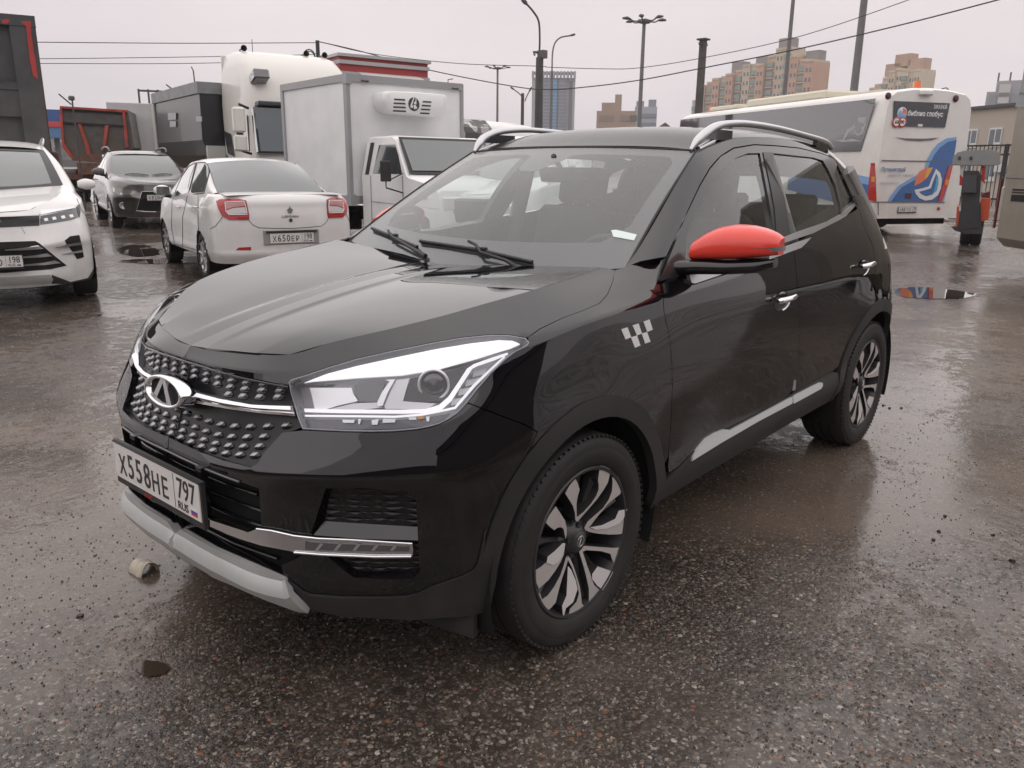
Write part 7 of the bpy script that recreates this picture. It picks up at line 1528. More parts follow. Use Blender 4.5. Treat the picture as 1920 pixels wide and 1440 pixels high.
# ---------------------------------------------------------------- orange loader crane between the buses
c0 = HD(1822, 16.4); hd = 13.; ol = empty('crane_truck', tuple(c0), R_(hd)); tag(ol, 'orange mobile crane rear with a grey hood and striped posts, between the two buses', 'crane truck'); Mo = frame_at(c0, hd); fo_ = Face(Mo, (0, 0, 0), (1, 0, 0))
def bo(l): return C(l, 1760, 90, 3.694)
DKG = mat('crane_dark', (.045, .045, .05), .5, noise=(4, .2)); ORC = mat('crane_orange', (.62, .10, .04), .45, coat=.3); HG_ = mat('crane_grey', (.27, .28, .28), .5, noise=(3, .08))
def ob(name, m_, pts, x0, x1, parent=ol): q = MB(); fo_.poly(q, bo(pts), x1-x0); q.v = [tuple(Vector(v)+Vector((x0, 0, 0))) for v in q.v]; return q.build(name, m_, parent)
hood_ = ob('hood', HG_, [(92,808),(100,755),(130,725),(180,712),(365,706),(425,730),(425,808),(290,812)], -1.6, .15)
q = MB()
for hx in (143, 222): fo_.poly(q, bo([(hx-8,752),(hx+10,752),(hx+10,775),(hx-8,775)]), .02)
q.v = [tuple(Vector(v)+Vector((.15, 0, 0))) for v in q.v]; q.build('hood_latch', DKG, hood_)
ob('mast', DKG, [(172,850),(275,850),(295,880),(270,1240),(150,1260),(158,1010)], -.3, .12)
ob('mast_box', mat('mast_grey', (.07, .075, .08), .4), [(170,885),(262,880),(258,1000),(165,1000)], .12, .20)
STP = mat('striped_post', (.7, .7, .7), .4); nt = STP.node_tree; tc = nt.nodes.new('ShaderNodeTexCoord'); wv_ = nt.nodes.new('ShaderNodeTexWave'); wv_.wave_type = 'BANDS'; wv_.bands_direction = 'DIAGONAL'; wv_.inputs['Scale'].default_value = 1.1; nt.links.new(tc.outputs['Object'], wv_.inputs['Vector']); r1 = nt.nodes.new('ShaderNodeValToRGB'); r1.color_ramp.interpolation = 'CONSTANT'; r1.color_ramp.elements[0].color = (.55, .05, .04, 1); r1.color_ramp.elements[1].position = .5; r1.color_ramp.elements[1].color = (.68, .66, .62, 1); nt.links.new(wv_.outputs['Fac'], r1.inputs[0]); nt.links.new(r1.outputs[0], nt.nodes['Principled BSDF'].inputs['Base Color'])
ob('striped_post', STP, [(150,815),(176,815),(172,955),(143,950)], -.1, .05); ob('striped_post', STP, [(297,815),(320,815),(318,1000),(294,995)], -.1, .05)
ob('body', ORC, [(300,1040),(362,1045),(345,1190),(255,1215),(262,1150)], -1.6, .0); ob('side_panel', ORC, [(128,1100),(142,1100),(140,1240),(118,1240)], -1.6, .0); ob('lower_body', ORC, [(262,1215),(300,1215),(300,1250),(258,1250)], -1.0, -.1)
ob('grab', DKG, [(90,1240),(130,1235),(160,1100),(290,1080),(295,1260),(200,1290),(110,1262)], -.4, .1)
ob('tail_beam', DKG, [(168,1258),(300,1250),(300,1285),(175,1285)], -.5, .18)
ob('brick_back', mat('crane_rust', (.16, .06, .05), .6), [(318,1010),(365,998),(365,1045),(300,1045)], -1.6, -.6)
u_, v_ = fo_.uv(1822, 445); simple_wheel(ol, -.4, .36, 1, .34, .22, .20, 6, closed=True); simple_wheel(ol, -.4, -.02, -1, .34, .22, .20, 6, closed=True)
# ================================================================ GROUND
gm_ = bpy.data.materials.new('wet_asphalt'); gm_.use_nodes = True; nt = gm_.node_tree; N = nt.nodes.new; L = nt.links.new; bs = nt.nodes['Principled BSDF']
tc = N('ShaderNodeTexCoord'); OB = tc.outputs['Object']
def noise(scale, detail=5, rough=.6, vec=None):
    t = N('ShaderNodeTexNoise'); t.inputs['Scale'].default_value = scale; t.inputs['Detail'].default_value = detail; t.inputs['Roughness'].default_value = rough; L(vec or OB, t.inputs['Vector']); return t
def rng(src, a, b, c=0., d=1., smooth=False):
    r = N('ShaderNodeMapRange'); r.inputs['From Min'].default_value = a; r.inputs['From Max'].default_value = b; r.inputs['To Min'].default_value = c; r.inputs['To Max'].default_value = d
    if smooth: r.interpolation_type = 'SMOOTHSTEP'
    L(src, r.inputs['Value']); return r.outputs[0]
def math_(op, a, b=None, c=None):
    m = N('ShaderNodeMath'); m.operation = op
    for i, v in enumerate((a, b, c)):
        if v is None: continue
        if isinstance(v, (int, float)): m.inputs[i].default_value = v
        else: L(v, m.inputs[i])
    return m.outputs[0]
def mixc(f, a, b):
    m = N('ShaderNodeMix'); m.data_type = 'RGBA'
    for i, v in ((0, f), (6, a), (7, b)):
        if isinstance(v, (int, float)): m.inputs[i].default_value = v
        elif isinstance(v, tuple): m.inputs[i].default_value = (*v, 1)
        else: L(v, m.inputs[i])
    return m.outputs[2]
warp = noise(26, 3); wv2 = N('ShaderNodeVectorMath'); wv2.operation = 'MULTIPLY_ADD'; wv2.inputs[1].default_value = (.012, .012, .0); L(warp.outputs['Color'], wv2.inputs[0]); L(OB, wv2.inputs[2])
def vor(scale, feat='F1'):
    v = N('ShaderNodeTexVoronoi'); v.feature = feat; v.inputs['Scale'].default_value = scale; v.inputs['Randomness'].default_value = 1.; L(wv2.outputs[0], v.inputs['Vector']); return v
vA, vB = vor(62), vor(130)
sep = N('ShaderNodeSeparateColor'); L(vA.outputs['Color'], sep.inputs[0]); sepB = N('ShaderNodeSeparateColor'); L(vB.outputs['Color'], sepB.inputs[0])
# stone colours
rampA = N('ShaderNodeValToRGB'); rampA.color_ramp.interpolation = 'CONSTANT'; els = rampA.color_ramp.elements
els[0].color = (.030, .024, .020, 1); els[1].position = .30; els[1].color = (.052, .040, .033, 1)
for p, c in ((.52, (.085, .067, .055)), (.68, (.060, .056, .056)), (.80, (.13, .105, .085)), (.90, (.20, .17, .14)), (.955, (.17, .075, .045)), (.985, (.34, .31, .27))): e = els.new(p); e.color = (*c, 1)
L(sep.outputs[0], rampA.inputs[0])
rampB = N('ShaderNodeValToRGB'); rampB.color_ramp.interpolation = 'CONSTANT'; els = rampB.color_ramp.elements
els[0].color = (.032, .026, .022, 1); els[1].position = .45; els[1].color = (.065, .052, .044, 1)
for p, c in ((.75, (.11, .092, .077)), (.92, (.22, .19, .16))): e = els.new(p); e.color = (*c, 1)
L(sepB.outputs[0], rampB.inputs[0])
isbig = math_('GREATER_THAN', sep.outputs[1], .52)
stone = mixc(isbig, rampB.outputs[0], rampA.outputs[0])
gap = rng(vA.outputs['Distance'], .45, .62, 0, 1); gapf = math_('MULTIPLY', gap, isbig)
col = mixc(gapf, stone, (.030, .024, .019))
big1 = noise(.35, 6, .6); big2 = noise(1.7, 6, .65); silt = rng(big1.outputs['Fac'], .40, .62, 0, .65, True); silt2 = rng(big2.outputs['Fac'], .45, .70, 0, .35)
siltm = math_('MINIMUM', math_('ADD', silt, silt2), .82)
col2 = mixc(siltm, col, (.118, .090, .070))
dark = rng(noise(.8, 4).outputs['Fac'], .35, .7, .95, 1.45); sc = N('ShaderNodeVectorMath'); sc.operation = 'SCALE'; L(col2, sc.inputs[0]); L(dark, sc.inputs['Scale']); L(sc.outputs[0], bs.inputs['Base Color'])
# wetness: a film that fills the hollows
wet = noise(.55, 7, .62); wetm = rng(wet.outputs['Fac'], .44, .60, 0, 1, True)
hA = rng(vA.outputs['Distance'], 0, .6, 1, 0); hAB = math_('MULTIPLY', hA, isbig); hB = rng(vB.outputs['Distance'], 0, .6, .45, 0); hgt = math_('ADD', hAB, hB)
lump = noise(9, 5, .6); hgt2 = math_('ADD', math_('MULTIPLY', hgt, .55), math_('MULTIPLY', lump.outputs['Fac'], 1.5))
lvl = math_('MULTIPLY_ADD', wetm, .50, .72); film = math_('MAXIMUM', hgt2, lvl)
rl_ = math_('SUBTRACT', hgt2, lvl); drow = rng(rl_, -.04, .10, 0, 1)
rough = math_('MULTIPLY_ADD', drow, .20, .17); L(rough, bs.inputs['Roughness'])
bp = N('ShaderNodeBump'); bp.inputs['Strength'].default_value = 1.0; bp.inputs['Distance'].default_value = .0052; L(film, bp.inputs['Height'])
rip = noise(3.0, 4, .5); bp2 = N('ShaderNodeBump'); bp2.inputs['Distance'].default_value = .006; bp2.inputs['Strength'].default_value = .5; L(rip.outputs['Fac'], bp2.inputs['Height']); L(bp.outputs[0], bp2.inputs['Normal']); L(bp2.outputs[0], bs.inputs['Normal'])
bs.inputs['Specular IOR Level'].default_value = .6; bs.inputs['IOR'].default_value = 1.45
q = MB(); xs_ = sorted(set([round(v, 2) for v in list(np.linspace(-14, 8, 60))+[-16, -20, -25, -32, -45, -70, -120, -300, -900, 12, 20, 40, 90, 300, 900]])); ys_ = sorted(set([round(v, 2) for v in list(np.linspace(-13, 7, 55))+[-15, -18, -22, -26, -31, -36, -50, -90, -200, -900, 10, 16, 30, 80, 300, 900]]))
vs = [(x, y, gz(x, y)-.002) for y in ys_ for x in xs_]; nx = len(xs_)
q.add(vs, [[j*nx+i, j*nx+i+1, (j+1)*nx+i+1, (j+1)*nx+i] for j in range(len(ys_)-1) for i in range(nx-1)], 0, True); g_o = q.build('ground', gm_); g_o['kind'] = 'structure'
WATER = mat('puddle_water', (.035, .026, .020), .015, spec=.7, bump=(3, .0006))
MUD = mat('puddle_mud', (.10, .072, .052), .35, noise=(3, .2))
def puddle(pts, z=.003, m=WATER, seed=1):
    rnd = random.Random(seed); P = [at(x, y, 'z', gz(*at(x, y, 'z', 0).xy)) for x, y in pts]; P = [(p.x, p.y) for p in P]; Pc = catmull([(x, y, 0) for x, y in P], 6, True); out = []
    cx_ = sum(p.x for p in Pc)/len(Pc); cy_ = sum(p.y for p in Pc)/len(Pc)
    for p in Pc: k = 1+rnd.uniform(-.06, .06); out.append(Vector((cx_+(p.x-cx_)*k, cy_+(p.y-cy_)*k)))
    ar = sum(out[i].x*out[(i+1) % len(out)].y-out[(i+1) % len(out)].x*out[i].y for i in range(len(out)))
    if ar < 0: out = out[::-1]
    q = MB(); q.add([(p.x, p.y, gz(p.x, p.y)+z) for p in out], tess(out)); o = q.build('puddle', m); o['kind'] = 'structure'; return o
puddle([(218,468),(245,458),(280,460),(298,470),(292,478),(250,480)], seed=1)
puddle([(222,488),(270,485),(330,487),(350,492),(300,494),(240,492)], seed=2)
puddle([(1678,545),(1700,539),(1750,540),(1800,546),(1832,553),(1800,559),(1740,560),(1690,556)], seed=3)
puddle([(255,1246),(285,1240),(318,1250),(312,1262),(280,1270),(262,1262)], m=mat('puddle_brown', (.045, .032, .024), .04), seed=5)
# gravel lying loose on the asphalt
rnd = random.Random(3); q = MB()
def stone(q, x, y, s, mi=0):
    vs = []; a0 = rnd.random()*6; zz = gz(x, y)
    for k in range(6): a = a0+k*math.pi/3; r = s*rnd.uniform(.7, 1.2); vs.append((x+r*math.cos(a), y+r*math.sin(a), zz-.002))
    for k in range(6): a = a0+k*math.pi/3; r = s*rnd.uniform(.35, .8); vs.append((x+r*math.cos(a), y+r*math.sin(a), zz+s*rnd.uniform(.35, .7)))
    q.add(vs, [[k, (k+1) % 6, 6+(k+1) % 6, 6+k] for k in range(6)]+[[6, 7, 8, 9, 10, 11]], mi)
for k in range(5200):
    px_ = rnd.uniform(-60, 1980); py_ = 1440-(rnd.random()**1.3)*860; p = at(px_, py_, 'z', 0)
    if p.x < -9 or p.y < -9: continue
    s = rnd.choice([.0022, .003, .0036, .0045])*rnd.uniform(.7, 1.2)
    stone(q, p.x, p.y, s, rnd.choice([0, 0, 0, 1, 1, 2, 3]))
gv = q.build('gravel', [mat('stone_a', (.085, .07, .06), .3), mat('stone_b', (.17, .15, .13), .3), mat('stone_c', (.16, .08, .05), .3), mat('stone_d', (.30, .27, .235), .35)]); gv['kind'] = 'stuff'; gv['label'] = 'small loose stones scattered over the wet asphalt'; gv['category'] = 'gravel'
# litter
p = at(271, 1070, 'z', 0); q = MB(); vs = []
for j in range(5):
    for i in range(9):
        a = math.pi*i/8; vs.append((p.x+.042*math.cos(a)*(1-.04*j)+.006*math.sin(3*j), p.y-.045+.022*j+.005*math.sin(i*1.3), .002+.042*math.sin(a)*(.75+.06*j)))
q.add(vs, [[j*9+i, j*9+i+1, (j+1)*9+i+1, (j+1)*9+i] for j in range(4) for i in range(8)], 0, True)
q.add([(v[0], v[1], v[2]-.004) for v in vs], [[j*9+i, j*9+i+1, (j+1)*9+i+1, (j+1)*9+i][::-1] for j in range(4) for i in range(8)], 0, True)
tag(q.build('crushed_cup', mat('dirty_card', (.42, .38, .30), .7, noise=(30, .35))), 'curled scrap of dirty pale card lying on the asphalt near the number plate', 'litter')
for (x, y), s, lb in (((151, 1155), .013, 'small black pebble on the asphalt at the lower left'), ((1898, 1052), .013, 'dark pebble on the asphalt near the right edge')):
    p = at(x, y, 'z', 0); q = MB(); stone(q, p.x, p.y, s); stone(q, p.x+.004, p.y+.003, s*.8); tag(q.build('pebble', mat('pebble_dark', (.02, .018, .018), .4)), lb, 'pebble')
for i, (x, y) in enumerate(((1656, 760), (1862, 1003), (1772, 968), (1750, 1012), (1760, 996), (1690, 765), (1668, 765))):
    p = at(x, y, 'z', 0); q = MB(); stone(q, p.x, p.y, .010); tag(q.build('pebble', mat('pebble_dark', (.02, .018, .018), .4)), 'tiny dark stone on the wet asphalt behind the rear wheel', 'pebble', 'dark stones behind the rear wheel')
# ================================================================ POLES AND WIRES
POLE = mat('pole_grey', (.17, .165, .165), .6, noise=(2, .1)); POLED = mat('pole_dark', (.075, .07, .068), .7, noise=(2, .2)); LAMPH = mat('lamp_head', (.10, .10, .10), .5)
def PT(x, y, D): d = raydir(x, y); h = math.hypot(d.x, d.y); return CC+d*(D/h)
def pole_line(x, ytop, D, r0=.12, r1=.07, xb=None, ybase=None):
    """vertical pole whose top is seen at (x, ytop) from D metres"""
    t = PT(x, ytop, D); return Vector((t.x, t.y, 0)), t
def img(p):
    d = Vector(p)-CC; z = d.dot(CF); return 960+FPX*d.dot(CR)/z, 720-FPX*d.dot(CU)/z
def mast(name, label, cat, x, ytop, D, r0, r1, m, group=None, seg=10):
    b, t = pole_line(x, ytop, D); o = empty(name, (b.x, b.y, 0)); tag(o, label, cat, group); q = MB(); q.cyl((0, 0, -.05), (0, 0, t.z), r0, r1, seg); q.build('pole', m, o); return o, b, t
def arm(o, b, pts, D, r, m, name='arm'):
    q = MB(); P = [PT(x, y, D)-b for x, y in pts]; q.tube(catmull(P, 5), r, 8); return q.build(name, m, o), P
def head(o, p, q_, w, m=LAMPH, name='lamp_head'):
    p, q_ = Vector(p), Vector(q_); q = MB(); d = (q_-p); n = 6; q.tube([p, p+d*.15, p+d*.5, p+d*.85, q_], [w*.4, w*.8, w, w*.9, w*.3], 8, flat=.6); return q.build(name, m, o)
o, b, t = mast('street_lamp', 'dark concrete lamp post with bent arm, camera and control box', 'street lamp', 1012, 108, 30, .17, .13, POLED)
a_, P = arm(o, b, [(1011,108),(1012,72),(1010,40),(1000,22),(988,8)], 30, .035, POLED); head(o, P[-1], PT(978,-3,30)-b, .13)
q = MB(); c = PT(1017,102,30)-b; q.box(tuple(c), (.22, .28, .26)); q.build('control_box', LAMPH, o); q = MB(); q.tube([PT(1012,98,30)-b, PT(1000,98,30)-b, PT(1003,104,30)-b], .05, 6); q.build('camera', LAMPH, o)
o, b, t = mast('street_lamp', 'thin grey lamp post with a single curved arm, in front of the blue tower', 'street lamp', 1035, 135, 55, .12, .08, POLE)
a_, P = arm(o, b, [(1035,135),(1036,100),(1041,80),(1052,70),(1068,67)], 55, .05, POLE); head(o, P[-1], PT(1079,64,55)-b, .12)
def multi(x, yt, D, w, label, nm='street_lamp'):
    o, b, t = mast(nm, label, 'street lamp', x, yt, D, .18*w, .12*w, POLE); q = MB(); q.box((0, 0, t.z), (.7*w, .7*w, .25*w), bev=.05); q.build('lamp_ring', LAMPH, o)
    for k in range(6):
        a = 2*math.pi*k/6+.4; c, s_ = math.cos(a), math.sin(a); q = MB(); q.tube([(c*.3*w, s_*.3*w, t.z), (c*.8*w, s_*.8*w, t.z-.02), (c*1.1*w, s_*1.1*w, t.z+.12*w)], .05*w, 6); q.tube([(c*1.0*w, s_*1.0*w, t.z+.1*w), (c*1.3*w, s_*1.3*w, t.z+.16*w), (c*1.62*w, s_*1.62*w, t.z+.14*w)], [.08*w, .2*w, .1*w], 8, flat=.6); q.build('lamp_head', LAMPH, o)
multi(1208, 40, 62, 1.0, 'tall floodlight mast with a crown of six lamps, standing right of centre')
multi(933, 128, 90, .85, 'distant floodlight mast with six lamps, left of the bent lamp post')
multi(838, 163, 150, .9, 'smallest floodlight mast, its crown just above the corner of the box truck')
o, b, t = mast('street_lamp', 'short double lamp post with two raised arms, left of the blue tower', 'street lamp', 980, 175, 70, .16, .13, POLED)
a_, P = arm(o, b, [(980,182),(972,174),(964,168)], 70, .05, POLE); head(o, P[-1], PT(957,163,70)-b, .14); a_, P = arm(o, b, [(984,190),(988,180),(992,172)], 70, .05, POLE); head(o, P[-1], PT(997,163,70)-b, .14)
o, b, t = mast('utility_pole', 'dark wooden pole with cut-off top, in front of the orange apartment block', 'pole', 1319, 74, 30, .15, .13, POLED); q = MB(); q.box((0, 0, t.z), (.34, .34, .05)); q.box((0, 0, t.z-.15), (.5, .08, .08)); q.build('cap', POLED, o)
o, b, t = mast('mast', 'thin pale mast rising past the orange apartment block', 'mast', 1491, -40, 45, .13, .09, POLE)
o, b, t = mast('mast', 'thick grey mast rising above the front of the coach', 'mast', 1625, -40, 33, .17, .12, POLE)
o, b, t = mast('utility_pole', 'thin black pole with a coiled cable, behind the white lorry cab', 'pole', 595, 76, 26, .06, .06, mat('pole_black', (.03, .03, .035), .6))
q = MB()
for rr_, e in ((.30, 0), (.26, .04)): c = PT(580, 108, 26)-b; q.tube([c+CR*rr_*math.cos(a)*(.6)+Vector((0, 0, 1))*rr_*.75*math.sin(a)+CF*e for a in np.linspace(0, 2*math.pi, 22, endpoint=False)], .016, 5, closed=True)
q.build('cable_coil', mat('cable', (.03, .03, .03), .6), o)
o, b, t = mast('street_lamp', 'small far lamp with a slanting arm, right of the coach', 'street lamp', 1780, 170, 80, .07, .05, POLE); arm(o, b, [(1780,172),(1775,165),(1765,167)], 80, .05, POLE)
o, b, t = mast('aerial_mast', 'thin slanting rod and camera above the red-edged tipper', 'aerial', 135, 186, 26, .02, .02, POLED); q = MB(); q.tube([PT(134,196,26)-b, PT(110,176,26)-b], .02, 5); q.build('rod', POLED, o); q = MB(); q.box(tuple(PT(134,184,26)-b), (.14, .14, .12), bev=.03); q.build('camera', LAMPH, o)
WIRE = mat('wire', (.05, .05, .055), .6)
def wire(pts, D0, D1, r, lab):
    n = len(pts); x0, x1 = pts[0][0], pts[-1][0]; P = [PT(x, y, D0+(D1-D0)*(x-x0)/(x1-x0)) for x, y in pts]; q = MB(); q.tube(catmull(P, 8), r*.62, 5, caps=False); tag(q.build('overhead_wire', WIRE), lab, 'wire', 'overhead wires')
wire([(-60,77),(77,79),(340,81),(595,80)], 26, 26, .018, 'topmost wire running left from the black pole')
wire([(-60,109),(83,110),(340,107),(560,103),(595,100)], 26, 26, .015, 'middle wire running left from the black pole')
wire([(-60,119),(83,119),(340,119),(560,113),(595,108)], 26, 26, .015, 'lowest wire running left from the black pole')
wire([(598,78),(700,101),(860,119),(1010,124),(1030,126),(1130,129),(1200,127),(1320,108),(1500,68),(1700,1),(1800,-40)], 26, 22, .016, 'upper wire sagging from the black pole past the bent lamp post')
wire([(598,78),(680,97),(800,130),(940,158),(1020,168),(1100,163),(1200,150),(1320,127),(1500,91),(1700,44),(1870,0),(1960,-24)], 26, 20, .024, 'lower thicker wire sagging from the black pole to the right edge')
# ================================================================ FAR BUILDINGS
def bwall(name, c, n=.06, r=.8): return mat(name, c, r, noise=(.25, n))
WINM = mat('far_window', (.10, .12, .14), .25, coat=.3); WINF = mat('window_frame_white', (.62, .62, .62), .5)
def building(name, label, x0, x1, yt, D, dep=14, colm=None, D1=None, cat='apartment block', yb=260):
    """block whose front spans photo columns x0..x1 at D (left) and D1 (right)"""
    D1 = D1 or D; a = PT(x0, 318, D); b = PT(x1, 318, D1); a.z = b.z = 0; top = PT((x0+x1)/2, yt, (D+D1)/2).z; d = (b-a); L_ = d.length; ang = math.atan2(d.y, d.x)
    o = empty(name, (a.x, a.y, 0), ang); tag(o, label, cat); nsg = 1 if (Matrix.Rotation(-ang, 4, 'Z') @ (CC-a)).y > 0 else -1   # side the camera is on
    return o, L_, top, nsg
def bblock(o, nm, m, x0, x1, y0, y1, z0, z1): q = MB(); q.box(((x0+x1)/2, (y0+y1)/2, (z0+z1)/2), (abs(x1-x0), abs(y1-y0), z1-z0)); return q.build(nm, m, o)
# blue and grey tower
o, L_, T, s_ = building('tower_block', 'grey round-fronted tower with a bright blue glazed strip and ragged roofline', 995, 1074, 146, 330, D1=330)
B_ = bblock(o, 'wall', bwall('tower_wall', (.36, .38, .41)), 0, L_, -s_*16, 0, 0, T)
for nm, c, a, b in (('glazed_bay', (.17, .19, .22), .26, .42), ('blue_bay', (.10, .24, .40), .44, .58), ('glazed_bay', (.17, .19, .22), .62, .80)):
    q = MB(); q.box((L_*(a+b)/2, s_*.5, T/2), (L_*(b-a), 1.2, T-1)); bay = q.build(nm, mat(nm+'_m', c, .4), o)
    q = MB()
    for k in range(26): q.box((L_*(a+b)/2, s_*1.15, 2+k*(T-3)/26), (L_*(b-a)*.96, .2, .5))
    q.build('balcony_bands', bwall('band_'+nm, tuple(v*1.5 for v in c)), bay)
q = MB()
for k in range(13): q.box((L_*(.02+k*.08), s_*1.0, T+1.0), (.9, .9, 2.6)); 
q.box((L_/2, -s_*2, T+1.8), (L_*.98, 6, .5)); q.build('roof_crown', bwall('tower_crown', (.30, .32, .34)), o)
q = MB(); q.box((L_*.90, s_*.15, T/2), (L_*.08, .3, T*.94)); q.build('window_strip', WINM, o)
# brown panel block and its grey neighbour
o, L_, T, s_ = building('apartment_block', 'beige brick block with stepped roof, between the blue tower and the six-lamp mast', 1115, 1188, 208, 220)
W_ = bblock(o, 'wall', bwall('brick_beige', (.35, .26, .20)), 0, L_, -s_*14, 0, 0, T); bblock(o, 'roof_house', bwall('brick_beige', (.35, .26, .20)), L_*.12, L_*.62, -s_*10, -s_*1, T, T+2.1); bblock(o, 'lift_house', bwall('brick_beige', (.35, .26, .20)), L_*.45, L_*.62, -s_*7, -s_*2, T+2.1, T+4.2)
nrow = 9
for r in range(nrow):
    for c in range(7):
        if (r*7+c) % 5 == 3: continue
        x = L_*(.12+c*.135); z = T-1.8-r*3.0
        if z < 3: continue
        big = c in (3, 6); f = MB(); f.box((x, s_*.04, z), (1.9 if big else 1.2, .2, 1.5)); f.build('window', mat('far_win_b', (.13, .115, .11), .4) if big else mat('far_win_c', (.26, .20, .16), .5), o)
o, L_, T, s_ = building('apartment_block', 'small grey-blue block just right of the beige brick one', 1185, 1226, 200, 300)
W_ = bblock(o, 'wall', bwall('grey_block', (.34, .37, .40)), 0, L_, -s_*14, 0, 0, T); q = MB()
for k in range(12): q.box((L_*.62, s_*.1, T-3-k*3), (L_*.72, .4, 1.3))
q.build('window_bands', mat('band_dark', (.16, .19, .23), .4), o); bblock(o, 'roof_house', bwall('grey_block2', (.22, .25, .28)), L_*.05, L_*.4, -s_*9, -s_*2, T, T+2); bblock(o, 'roof_house', bwall('grey_block2', (.22, .25, .28)), L_*.6, L_*.95, -s_*9, -s_*2, T, T+2.5)
# large orange block
OR_ = bwall('orange_brick', (.47, .29, .20)); TA_ = bwall('tan_plaster', (.50, .41, .31)); GB = mat('green_glass', (.17, .25, .22), .35, coat=.3) if 0 else mat('balcony_green', (.19, .26, .23), .4)
def orange(o, L_, T, s_, cols, floors, fh, mW, mT):
    w0 = L_/len(cols); lo_ = []
    for k, (kind, dz, dy) in enumerate(cols):
        x0, x1 = k*w0, (k+1)*w0; top = T+dz
        wl_ = bblock(o, 'wall', mT if kind in 'tg' else mW, x0, x1, -s_*7, s_*dy, 0, top)
        if kind in 'gb':
            q = MB()
            for f in range(floors):
                z = top-2.4-f*fh
                if z < 2: break
                q.box(((x0+x1)/2, s_*(dy+.35), z), (w0*.78, .7, fh*.52))
            q.build('balcony_column', GB, wl_)
            q = MB()
            for f in range(floors):
                z = top-2.4-f*fh
                if z < 2: break
                q.box(((x0+x1)/2, s_*(dy+.30), z-fh*.42), (w0*.80, .8, fh*.14))
            q.build('balcony_slabs', mT, wl_)
        else:
            rest = MB()
            for f in range(floors):
                z = top-2.6-f*fh
                if z < 2: break
                for e in (-.22, .22):
                    q = MB() if f < 4 else rest; q.box(((x0+x1)/2+w0*e, s_*(dy+.03), z), (w0*.20, .12, fh*.42))
                    if f < 4: q.build('window', WINM, wl_)
            if rest.v: lo_.append((rest, wl_))
        bblock(o, 'parapet', mT, x0+.1, x1-.1, -s_*6.9, s_*(dy+.2), top, top+.7)
    al = MB()
    for r_, _ in lo_: al.add(r_.v, r_.f)
    if al.v: lw = al.build('window', WINM, o); lw['kind'] = 'stuff'
o, L_, T, s_ = building('apartment_block', 'big orange and tan apartment block with green balcony columns, above the coach', 1290, 1512, 133, 330, D1=296)
orange(o, L_, T, s_, [('g', -9, 0), ('w', -4, 1), ('b', -3, 0), ('w', -2, 1), ('g', -1.5, 0), ('w', -1, 1.5), ('b', 0, 0), ('t', 1.5, .5), ('g', 1.5, 0), ('w', 1, 1.5), ('b', 3.5, 0), ('t', 5.5, 0), ('g', 5.5, 0), ('w', 2.5, 1), ('b', 1, .5), ('w', .5, 2)], 14, 3.0, OR_, TA_)
q = MB()
for x, h in ((.35, 1.8), (.55, 2.5), (.72, 7.5), (.93, 2.4)): q.box((L_*x, -s_*4, T+h), (5, 4, 4))
q.build('lift_house', bwall('lift_grey', (.22, .20, .19)), o)
o, L_, T, s_ = building('apartment_block', 'tan apartment block behind the coach, partly hidden by its roof', 1612, 1706, 142, 330, D1=318)
orange(o, L_, T, s_, [('g', -4, 0), ('t', -3, .5), ('g', -1, 0), ('w', 1, .5), ('t', 1.5, 0), ('g', 1, .5), ('t', .5, 0), ('t', .5, 1)], 12, 3.0, TA_, bwall('tan_light', (.54, .47, .35)))
q = MB()
for x, h in ((.35, 2.2), (.52, 5.0), (.78, 3)): q.box((L_*x, -s_*4, T+h), (6, 4, 4))
q.build('lift_house', bwall('lift_orange', (.40, .27, .19)), o)
o, L_, T, s_ = building('tower_block', 'grey high-rise with pale balconies, behind the low beige building', 1828, 1906, 172, 300)
bblock(o, 'wall', bwall('grey_tower', (.30, .30, .32)), 0, L_, -s_*14, 0, 0, T); bblock(o, 'balcony_stack', mat('stack_pale', (.50, .49, .48), .6), L_*.28, L_*.55, 0, s_*1.2, 0, T+2); bblock(o, 'glazed_bay', mat('bay_grey', (.20, .22, .26), .4), L_*.08, L_*.26, 0, s_*.5, 0, T-.8); bblock(o, 'glazed_bay', mat('bay_grey', (.20, .22, .26), .4), L_*.57, L_*.75, 0, s_*.5, 0, T-.8); bblock(o, 'roof_house', bwall('grey_tower', (.30, .30, .32)), L_*.2, L_*.85, -s_*9, -s_*1, T, T+3.2)
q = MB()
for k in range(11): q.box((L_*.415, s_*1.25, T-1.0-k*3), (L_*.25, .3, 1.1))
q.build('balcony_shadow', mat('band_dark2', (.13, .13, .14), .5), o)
q = MB()
for x in (.22, .5, .82): q.box((L_*x, -s_*3, T+4), (.5, .5, 3.5))
q.build('aerials', POLED, o)
# low beige building behind the fence
o, L_, T, s_ = building('office_building', 'low beige plastered building with white-framed windows, behind the black fence', 1786, 1990, 200, 62, D1=56, cat='building')
bblock(o, 'wall', bwall('beige_plaster', (.42, .37, .31), .05), 0, L_, -s_*10, 0, 0, T); bblock(o, 'roof', mat('roof_dark', (.07, .07, .08), .7), -.2, L_, -s_*10, s_*.25, T, T+.18)
for r in range(3):
    for k in range(5):
        x = 1.25+k*1.95; z = T-1.75-r*2.05
        w_ = empty('window', (x, s_*.03, z), parent=o); f = MB(); f.box((0, 0, 0), (1.0, .10, 1.15)); f.build('frame', WINF, w_); f = MB(); f.box((-.24, s_*.045, 0), (.38, .04, .95)); f.box((.24, s_*.045, .10), (.38, .04, .75)); f.build('pane', WINM, w_)
q = MB(); q.box((4.15, s_*.2, T-3.6), (.7, .4, .5), bev=.05); q.build('air_conditioner', mat('ac_white', (.55, .55, .54), .5), o)
